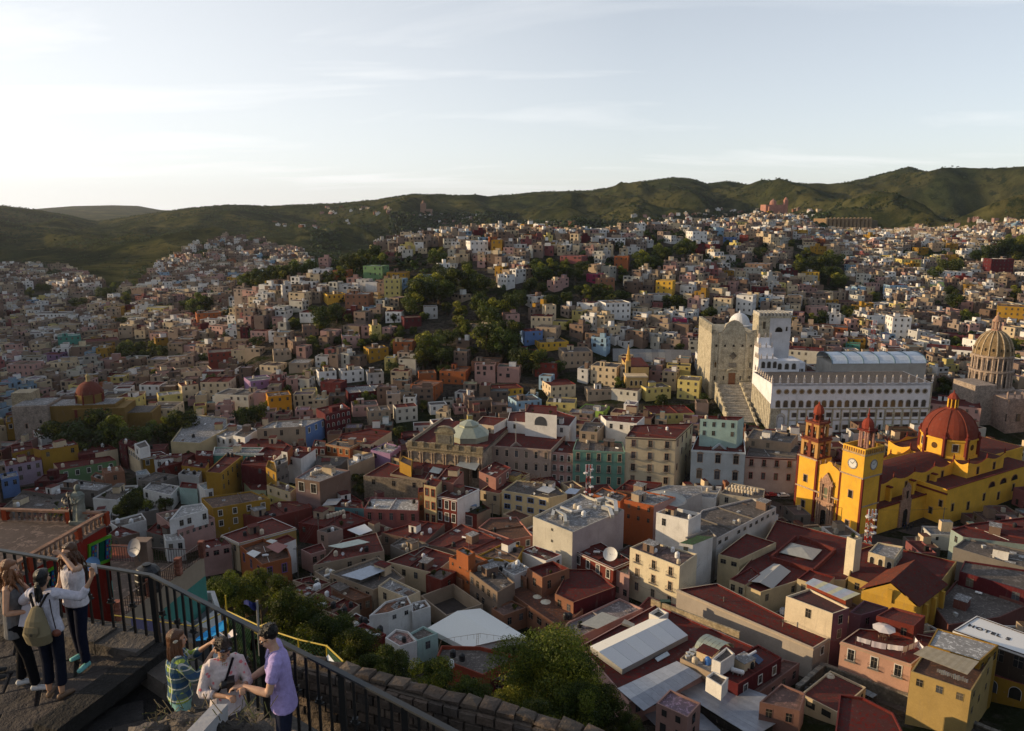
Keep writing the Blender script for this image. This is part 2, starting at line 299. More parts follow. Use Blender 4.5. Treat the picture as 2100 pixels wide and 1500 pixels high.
def tag(o,label,cat,group=None):
 b=label; k=2
 while label in LABELS:
  label=b+f", number {k}"; k+=1
  if k>40:break
 LABELS[label]=1
 o['label']=label; o['category']=cat
 if group:o['group']=group
 return o
def empty(name,loc,rz=0.):
 o=bpy.data.objects.new(name,None); SC.collection.objects.link(o); o.location=loc; o.rotation_euler=(0,0,rz); o.empty_display_size=.5
 return o
def struct(o):o['kind']='structure'; return o
UP=Vector((0,0,1))
# ======= terrain: one sheet all round the camera
def build_terrain():
 th=np.concatenate([np.linspace(-math.pi,-.80,60,endpoint=False),np.linspace(-.80,.80,560,endpoint=False),np.linspace(.80,math.pi,60,endpoint=False)])
 rr=np.concatenate([np.exp(np.linspace(math.log(4.2),math.log(900),120,endpoint=False)),np.exp(np.linspace(math.log(900),math.log(3000),200,endpoint=False)),np.exp(np.linspace(math.log(3000),math.log(13000),60))])
 T,R=np.meshgrid(th,rr); X=R*np.sin(T); Y=R*np.cos(T); Z=gz(X,Y)
 nr,nt_=T.shape; v=np.stack([X,Y,Z],-1).reshape(-1,3)
 v=np.vstack([v,[[0,0,91.4]]]); idx=np.arange(nr*nt_).reshape(nr,nt_); nx=np.roll(idx,-1,1)
 q=np.stack([idx[:-1],nx[:-1],nx[1:],idx[1:]],-1).reshape(-1,4)[:,::-1]
 me=bpy.data.meshes.new('hills'); faces=q.tolist()+[[int(nx[0,k]),int(idx[0,k]),nr*nt_]for k in range(nt_)]
 me.from_pydata(v.tolist(),[],faces); me.materials.append(MAT['ground'])
 at=me.attributes.new('Urban','FLOAT_COLOR','POINT')
 px,py,f=to_px(v[:,0],v[:,1],v[:,2]); D=v[:,1]
 u=np.where((D>90)&(D<1150)&(np.abs(px-1050)<1500)&(py>np.interp(px,YT_X,YT_Y)-4),1.0,0.0)
 C=np.ones((len(v),4),dtype=np.float32); C[:,:3]=u[:,None]; at.data.foreach_set('color',C.ravel())
 me.polygons.foreach_set('use_smooth',np.ones(len(me.polygons),dtype=bool)); me.update()
 o=bpy.data.objects.new('hills',me); SC.collection.objects.link(o); struct(o)
YT_X=[-300,0,130,220,290,320,380,460,540,620,640,700,760,800,870,1000,1130,1200,1330,1450,1530,1640,1680,1800,1850,1950,2100,2400]
YT_Y=[520,530,552,590,588,548,510,484,498,520,540,545,520,500,487,476,480,484,472,458,444,448,478,480,480,468,458,450]
build_terrain()
# ======= house builder
def inset(poly,d):
 n=len(poly); out=[]
 for i in range(n):
  p0,p1,p2=poly[i-1],poly[i],poly[(i+1)%n]
  a=(Vector(p1[:2])-Vector(p0[:2])); b=(Vector(p2[:2])-Vector(p1[:2]))
  if a.length<1e-4 or b.length<1e-4:out.append(Vector(p1[:2])); continue
  a.normalize(); b.normalize(); na=Vector((-a.y,a.x)); nb=Vector((-b.y,b.x)); m=na+nb
  if m.length<.3:m=na
  else:m=m*(1/max(.35,(1+na.dot(nb))))
  out.append(Vector(p1[:2])+m*d)
 return out
def area(poly):return .5*sum(poly[i][0]*poly[(i+1)%len(poly)][1]-poly[(i+1)%len(poly)][0]*poly[i][1]for i in range(len(poly)))
def inside(poly,x,y):
 c=False; n=len(poly); j=n-1
 for i in range(n):
  if(poly[i][1]>y)!=(poly[j][1]>y)and x<(poly[j][0]-poly[i][0])*(y-poly[i][1])/(poly[j][1]-poly[i][1])+poly[i][0]:c=not c
  j=i
 return c
_wc={}
GLS=(.018,.020,.024)
GLV=[(.018,.020,.024),(.018,.020,.024),(.03,.028,.025),(.07,.075,.085),(.12,.10,.075)]  # random pane colours: dark, one with a bluish reflection painted in, one curtain beige
def window_mesh(w,h,st,fc):
 global GLS
 gi=random.choice((0,1,2,2,3,4))%5; GLS=GLV[gi]; st0=st
 me=_window_mesh(w,h,st,fc,gi); GLS=GLV[0]; return me
def _window_mesh(w,h,st,fc,gi):
 """a window that stands 2 mm off its wall, facing -Y, centred on its origin; surround, panes, glazing bars"""
 key=(round(w,2),round(h,2),st,fc,gi)
 if key in _wc:return _wc[key]
 b=MB(); t=.16 if st in 'wbs' else .07; d=.10 if st in 'wbs' else .05; X,Y,Z=Vector((1,0,0)),Vector((0,1,0)),UP
 C=col(fc); ww,hh=w/2,h/2
 if st=='a':
  n=8; top=[(ww*math.cos(math.pi*k/n),hh-ww+ww*math.sin(math.pi*k/n))for k in range(n+1)]
  inn=[(-ww,-hh),(ww,-hh)]+top
  b.face([(x,-.02,z)for x,z in inn],'glass',GLS)
  o=[(-ww-t,-hh),(ww+t,-hh)]+[((ww+t)*math.cos(math.pi*k/n),hh-ww+(ww+t)*math.sin(math.pi*k/n))for k in range(n+1)]
  for k in range(1,len(inn)):
   j=(k+1)%len(inn); b.face([(inn[k][0],-d,inn[k][1]),(o[k][0],-d,o[k][1]),(o[j][0],-d,o[j][1]),(inn[j][0],-d,inn[j][1])],'paint',C)
   b.face([(o[k][0],-d,o[k][1]),(o[k][0],0,o[k][1]),(o[j][0],0,o[j][1]),(o[j][0],-d,o[j][1])],'paint',C)
 else:
  b.face([(-ww,-.02,-hh),(ww,-.02,-hh),(ww,-.02,hh),(-ww,-.02,hh)],'glass',GLS)
  b.box((0,-d/2,hh+t/2),(ww+t,d/2,t/2),'paint',C); b.box((0,-d/2-.02,-hh-t/2),(ww+t,d/2+.02,t/2),'paint',C)
  b.box((-ww-t/2,-d/2,0),(t/2,d/2,hh),'paint',C); b.box((ww+t/2,-d/2,0),(t/2,d/2,hh),'paint',C)
  if st!='n':b.box((0,-.035,0),(.025,.012,hh),'paint',(.25,.22,.19)); b.box((0,-.034,hh*.3),(ww,.011,.025),'paint',(.25,.22,.19))
  if st=='s':
   b.box((0,-.13,hh+t+.12),(ww+t+.2,.13,.09),'stone',C)
   b.face([(-ww-t-.2,-.2,hh+t+.22),(ww+t+.2,-.2,hh+t+.22),(0,-.2,hh+t+.75)],'stone',C); b.face([(-ww-t-.2,-.2,hh+t+.22),(0,-.2,hh+t+.75),(0,0,hh+t+.75),(-ww-t-.2,0,hh+t+.22)],'stone',C); b.face([(0,-.2,hh+t+.75),(ww+t+.2,-.2,hh+t+.22),(ww+t+.2,0,hh+t+.22),(0,0,hh+t+.75)],'stone',C)
  if st=='b':
   pass
 _wc[key]=b.mesh('window'); return _wc[key]
def balcony_mesh(w):
 key=('bal',round(w,1))
 if key in _wc:return _wc[key]
 b=MB(); b.box((0,-.35,0),(w/2,.35,.06),'stone',(.35,.32,.28)); k=(.03,.03,.03)
 b.box((0,-.68,.95),(w/2,.02,.025),'metal',k)
 for s in(-1,1):b.box((s*(w/2-.02),-.35,.95),(.02,.33,.025),'metal',k)
 n=max(4,int(w/.22))
 for i in range(n+1):b.box((-w/2+.02+(w-.04)*i/n,-.68,.5),(.012,.012,.44),'metal',k,bottom=False)
 _wc[key]=b.mesh('balcony'); return _wc[key]
HOUSES=[]
TANKS=[]
def house(lab,h,wc,rc,pts,win=None,st='d',fc=None,par=.45,edge=None,trim=None,name='house',cat='house',group='houses of the town',D=None,wmat='plaster',ww=1.1,wh=1.75,sh=3.3,clutter=1,storey0=0,z=None,base=None,pw=.25,rmat='roof',bands=None,floorz=None):
 """a flat-roofed house: pts = roof outline as sighted; h metres above the ground below"""
 if z is None:
  bx,by=max(pts,key=lambda p:p[1]); q=hit(bx,by,h,112)if D is None else at_D(bx,by,D); z=q.z
 P=[at_z(x,y,z)for x,y in pts]
 return house_w(lab,z,wc,rc,[Vector((p.x,p.y))for p in P],win,st,fc,par,edge,trim,name,cat,group,wmat,ww,wh,sh,clutter,storey0,pw,rmat,bands,base)
def house_w(lab,z,wc,rc,P,win=None,st='d',fc=None,par=.45,edge=None,trim=None,name='house',cat='house',group='houses of the town',wmat='plaster',ww=1.1,wh=1.75,sh=3.3,clutter=1,storey0=0,pw=.25,rmat='roof',bands=None,base=None):
 n=len(P)
 flip=area(P)<0
 edges=[(P[i],P[(i+1)%n])for i in range(n)]
 poly=P[::-1]if flip else list(P)
 ecol={}
 if edge:
  for k,c in edge.items():
   a,b_=edges[k]; ecol[(round(a.x,3),round(a.y,3),round(b_.x,3),round(b_.y,3))]=c; ecol[(round(b_.x,3),round(b_.y,3),round(a.x,3),round(a.y,3))]=c
 gmin=min(float(gz1(p.x,p.y))for p in poly)-2.5; gmin=min(gmin,z-3)if base is None else z-base
 cen=sum(poly,Vector((0,0)))/n
 root=empty(name,(cen.x,cen.y,gz1(cen.x,cen.y)))
 O=root.location
 def L(p,zz):return(p[0]-O.x,p[1]-O.y,zz-O.z)
 b=MB(); w=wc
 for i in range(n):
  a,c=poly[i],poly[(i+1)%n]; k=(round(a.x,3),round(a.y,3),round(c.x,3),round(c.y,3))
  cc=ecol.get(k,w)
  if bands:
   zb=z-bands[0]; b.face([L(a,gmin),L(c,gmin),L(c,zb),L(a,zb)],wmat,cc); b.face([L(a,zb),L(c,zb),L(c,z),L(a,z)],wmat,bands[1])
  else:b.face([L(a,gmin),L(c,gmin),L(c,z),L(a,z)],wmat,cc)
 I=inset(poly,pw)
 if area(I)<area(poly)*.3 or area(I)>area(poly):par=0
 if par>0:
  capc=trim or(tuple(x*1.05+.02 for x in col(rc))if rc in('M','R','ML')and random.random()<.6 else tuple(min(.8,x*.8+.03)for x in col(w)))
  for i in range(n):
   j=(i+1)%n; b.face([L(poly[i],z),L(poly[j],z),L(I[j],z),L(I[i],z)],wmat,capc); b.face([L(I[i],z),L(I[j],z),L(I[j],z-par),L(I[i],z-par)],wmat,rc if rc in('M','R','ML')else w)
 b.build('wall',root)
 rb=MB(); rb.face([L(p,z-par)for p in(I if par>0 else poly)],rmat,rc); rb.build('roof',root)
 if trim:
  tb=MB(); Q=inset(poly,-.12)
  for i in range(n):
   j=(i+1)%n; tb.face([L(Q[i],z-.62),L(Q[j],z-.62),L(Q[j],z-.28),L(Q[i],z-.28)],wmat,trim); tb.face([L(Q[i],z-.28),L(Q[j],z-.28),L(poly[j],z-.28),L(poly[i],z-.28)],wmat,trim); tb.face([L(poly[i],z-.62),L(poly[j],z-.62),L(Q[j],z-.62),L(Q[i],z-.62)],wmat,trim)
  tb.build('cornice',root)
 if lab and not win and base is None and z-gmin>4.5 and random.random()<.8:
  best=max(range(n),key=lambda i:(-(edges[i][0].y+edges[i][1].y)/2+.3*(edges[i][1]-edges[i][0]).length)if abs((edges[i][1]-edges[i][0]).x)>2 else-1e9)
  win={best:(max(2,int((edges[best][1]-edges[best][0]).length/3.6)),1)}
 for k,spec in(win or{}).items():
  cols,rows=spec[0],spec[1]; s=spec[2]if len(spec)>2 else st
  a,c=edges[k]; e=c-a; Ln=e.length; e=e/Ln; nn=Vector((e.y,-e.x))*(-1 if flip else 1)
  if flip:pass
  rz=math.atan2(nn.x,-nn.y)
  sp=Ln/cols; w_=min(ww,sp*.5)
  for r in range(rows):
   for q in range(cols):
    t=(q+.5)*sp; p=a+e*t; zz=z-par*.6-.75-wh/2-r*sh
    if s=='d' and random.random()<.12:continue
    hh_=wh
    me=window_mesh(w_,wh,'a' if s=='a' else('w' if s in 'wb' else s),fc or(.62,.6,.55)if s!='d' else(fc or tuple(x*.6 for x in col(w))))
    o=link('window',me,root,(p.x+nn.x*.004-O.x,p.y+nn.y*.004-O.y,zz-O.z),rz)
    if s=='b' and r<max(1,rows-1):link('balcony',balcony_mesh(w_+.9),root,(p.x-O.x,p.y-O.y,zz-wh/2-.08-O.z),rz)
 HOUSES.append(poly)
 if lab:tag(root,lab,cat,group)
 root['_z']=z-par
 if clutter:roof_clutter(root,poly,z-par,clutter,w,rc,O)
 return root
def rand_in(poly,m=1.0):
 xs=[p.x for p in poly]; ys=[p.y for p in poly]; I=inset(poly,m)
 for _ in range(30):
  x=random.uniform(min(xs),max(xs)); y=random.uniform(min(ys),max(ys))
  if inside(I,x,y):return x,y
 return None
_tm={}
def tank_mesh(kind):
 if kind in _tm:return _tm[kind]
 b=MB()
 if kind in('black','beige','white','blue'):
  c=dict(black=(.012,.012,.014),beige=(.52,.44,.33),white=(.7,.7,.7),blue=(.03,.12,.4))[kind]
  b.lathe([(.52,0),(.56,.05),(.56,.3),(.53,.34),(.56,.38),(.56,.7),(.53,.74),(.56,.78),(.55,1.05),(.42,1.25),(.2,1.34),(.2,1.42),(0,1.43)],14,mat='plastic',c=c)
 elif kind=='gas':
  n=10
  for k in range(n):
   a0,a1=2*math.pi*k/n,2*math.pi*(k+1)/n; r=.3
   pr=[(-.85,.08),(-.72,.3),(.72,.3),(.85,.08)]
   for i in range(3):
    b.face([(pr[i][0],pr[i][1]*math.cos(a0),.5+pr[i][1]*math.sin(a0)),(pr[i+1][0],pr[i+1][1]*math.cos(a0),.5+pr[i+1][1]*math.sin(a0)),(pr[i+1][0],pr[i+1][1]*math.cos(a1),.5+pr[i+1][1]*math.sin(a1)),(pr[i][0],pr[i][1]*math.cos(a1),.5+pr[i][1]*math.sin(a1))][::-1],'plastic',(.72,.72,.72))
  for s in(-.5,.5):b.box((s,0,.12),(.05,.2,.12),'metal',(.3,.3,.3))
 elif kind=='dish':
  c=(.5,.5,.5); nx=Vector((.5,-.7,.5)).normalized(); u=nx.cross(UP).normalized(); w=u.cross(nx)
  ring=lambda r,dd:[Vector((0,0,.8))+nx*dd+u*r*math.cos(2*math.pi*k/12)+w*r*math.sin(2*math.pi*k/12)for k in range(12)]
  R=[ring(.001,0),ring(.25,.03),ring(.45,.11)]
  for i in range(2):
   for k in range(12):b.face([R[i][k],R[i+1][k],R[i+1][(k+1)%12],R[i][(k+1)%12]],'plastic',c)
  b.bar((0,0,0),(0,0,.8),.03,'metal',(.2,.2,.2)); b.bar((0,0,.78),Vector((0,0,.8))+nx*.4,.012,'metal',(.2,.2,.2))
 elif kind=='ac':
  b.box((0,0,.4),(.45,.35,.38),'metal',(.5,.5,.48)); b.box((0,-.36,.4),(.28,.01,.25),'metal',(.12,.12,.12))
 _tm[kind]=b.mesh(kind+'_unit',smooth=False); return _tm[kind]
def tank(kind,x,y,z,s=1.0,lab=None,rz=None):
 nm={'gas':'gas_tank','dish':'satellite_dish','ac':'air_conditioner'}.get(kind,'water_tank')
 o=link(nm,tank_mesh(kind),None,(x,y,z),random.uniform(0,6)if rz is None else rz,(s,s,s)); TANKS.append((o,kind,lab)); return o
def roof_clutter(root,poly,z,amount,wc,rc,O):
 A=area(poly)
 if A<14:return
 near=poly[0].length<420
 def L(x,y,zz):return(x-O.x,y-O.y,zz-O.z)
 i=max(range(len(poly)),key=lambda k:(poly[(k+1)%len(poly)]-poly[k]).length); e=(poly[(i+1)%len(poly)]-poly[i]).normalized(); ax=(Vector((e.x,e.y,0)),Vector((-e.y,e.x,0)),UP)
 if A>60 and random.random()<.85*amount:
  b=MB(); I=inset(poly,.3); xs=[(p-poly[0]).dot(e)for p in poly]
  for t in([.5]if A<220 else[.33,.66]):
   tt=min(xs)+(max(xs)-min(xs))*(t+random.uniform(-.08,.08)); base=poly[0]+e*tt; nrm=Vector((-e.y,e.x))
   pp=[]
   for k in range(len(I)):
    a,c=I[k],I[(k+1)%len(I)]; da,dc=(a-base).dot(e),(c-base).dot(e)
    if da*dc<0:pp.append(a+(c-a)*(da/(da-dc)))
   if len(pp)==2:
    a,c=pp; m=(a+c)/2; b.box(L(m.x,m.y,z+.22),(.1,(a-c).length/2,.22),'plaster',tuple(.8*v+.03 for v in col(rc)),ax)
  if b.f:b.build('parapet',root)
 if A>45 and random.random()<.65*amount:
  q=rand_in(poly,2.4)
  if q:
   b=MB(); s=(random.uniform(1.1,1.9),random.uniform(1.1,1.7),random.uniform(.9,1.25)); cc=random.choice([wc,'W','C','N','BE']); b.box(L(q[0],q[1],z+s[2]),s,'plaster',cc,ax)
   b.box(L(q[0],q[1],z+2*s[2]+.05),(s[0]+.15,s[1]+.15,.05),'roof',random.choice(['M','G','L',rc]),ax)
   p=Vector((q[0],q[1],z+.95))-ax[1]*(s[1]+.01); b.box(L(p.x,p.y,z+.95),(.4,.02,.93),'glass',GLS,ax); b.build('stair_hut',root)
 if near and A>30 and random.random()<.5*amount:
  q=rand_in(poly,1.2); q2=rand_in(poly,1.2)
  if q and q2:b=MB(); b.bar(L(q[0],q[1],z+.12),L(q2[0],q2[1],z+.12),.05,'plastic',random.choice([(.5,.5,.48),(.05,.05,.05),(.4,.2,.1)])); b.build('roof_pipe',root)
 if random.random()<.85*amount:
  b=MB()
  for _ in range(random.randint(1,5)):
   q=rand_in(poly,1.3)
   if q:b.mark(); b.box(L(q[0],q[1],z+.07),(random.uniform(.4,1.3),random.uniform(.3,.9),.07),'roof',random.choice(['L','G','W','N',rc]),ax)
  for pc in b.pieces():
   if pc.f:pc.build('roof_hatch',root)
 if near:
  for _ in range(random.choice([1,1,2,2,3,4])if amount>=1 else random.choice([0,0,1])):
   q=rand_in(poly,1.0)
   if q:tank(random.choice(['black','black','beige','beige','white','gas','dish','ac']),q[0],q[1],z,random.uniform(.85,1.1),root)
def block(lab,x,y,w,h,wc,rc='G',rot=None,dep=None,win=None,st='d',**kw):
 """mid-distance house: x, y = top-left of its front as sighted, w, h its size there"""
 q=hit(x+w/2,y+h,0); f=q.y*CP-(q.z-HC)*SP; s=FPX/f; W=w/s; H=h/s*1.03
 if rot is None:rot=random.choice([-1,1])*random.uniform(.12,.4)
 dp=dep or max(6,min(14,W*random.uniform(.6,1.0)))
 W=W*.86/max(.5,math.cos(rot)); ang=math.atan2(q.x,q.y)*-.6+rot
 e=Vector((math.cos(ang),math.sin(ang))); nrm=Vector((-e.y,e.x)); c=Vector((q.x,q.y))
 P=[c-e*W/2,c+e*W/2,c+e*W/2+nrm*dp,c-e*W/2+nrm*dp]
 rows=max(1,int(H/3.1)); cols=max(1,int(W/2.9))
 side=1 if P[1].x*e.y>0 else 3
 if win is None:win={0:(cols,rows),1:(max(1,int(dp/3.6)),rows),3:(max(1,int(dp/3.6)),rows)}
 return house_w(lab,q.z+H,wc,rc,P,win,st,par=.4,ww=kw.pop('ww',1.0),wh=kw.pop('wh',1.4),sh=max(2.7,H/rows),clutter=kw.pop('clutter',.7),**kw)
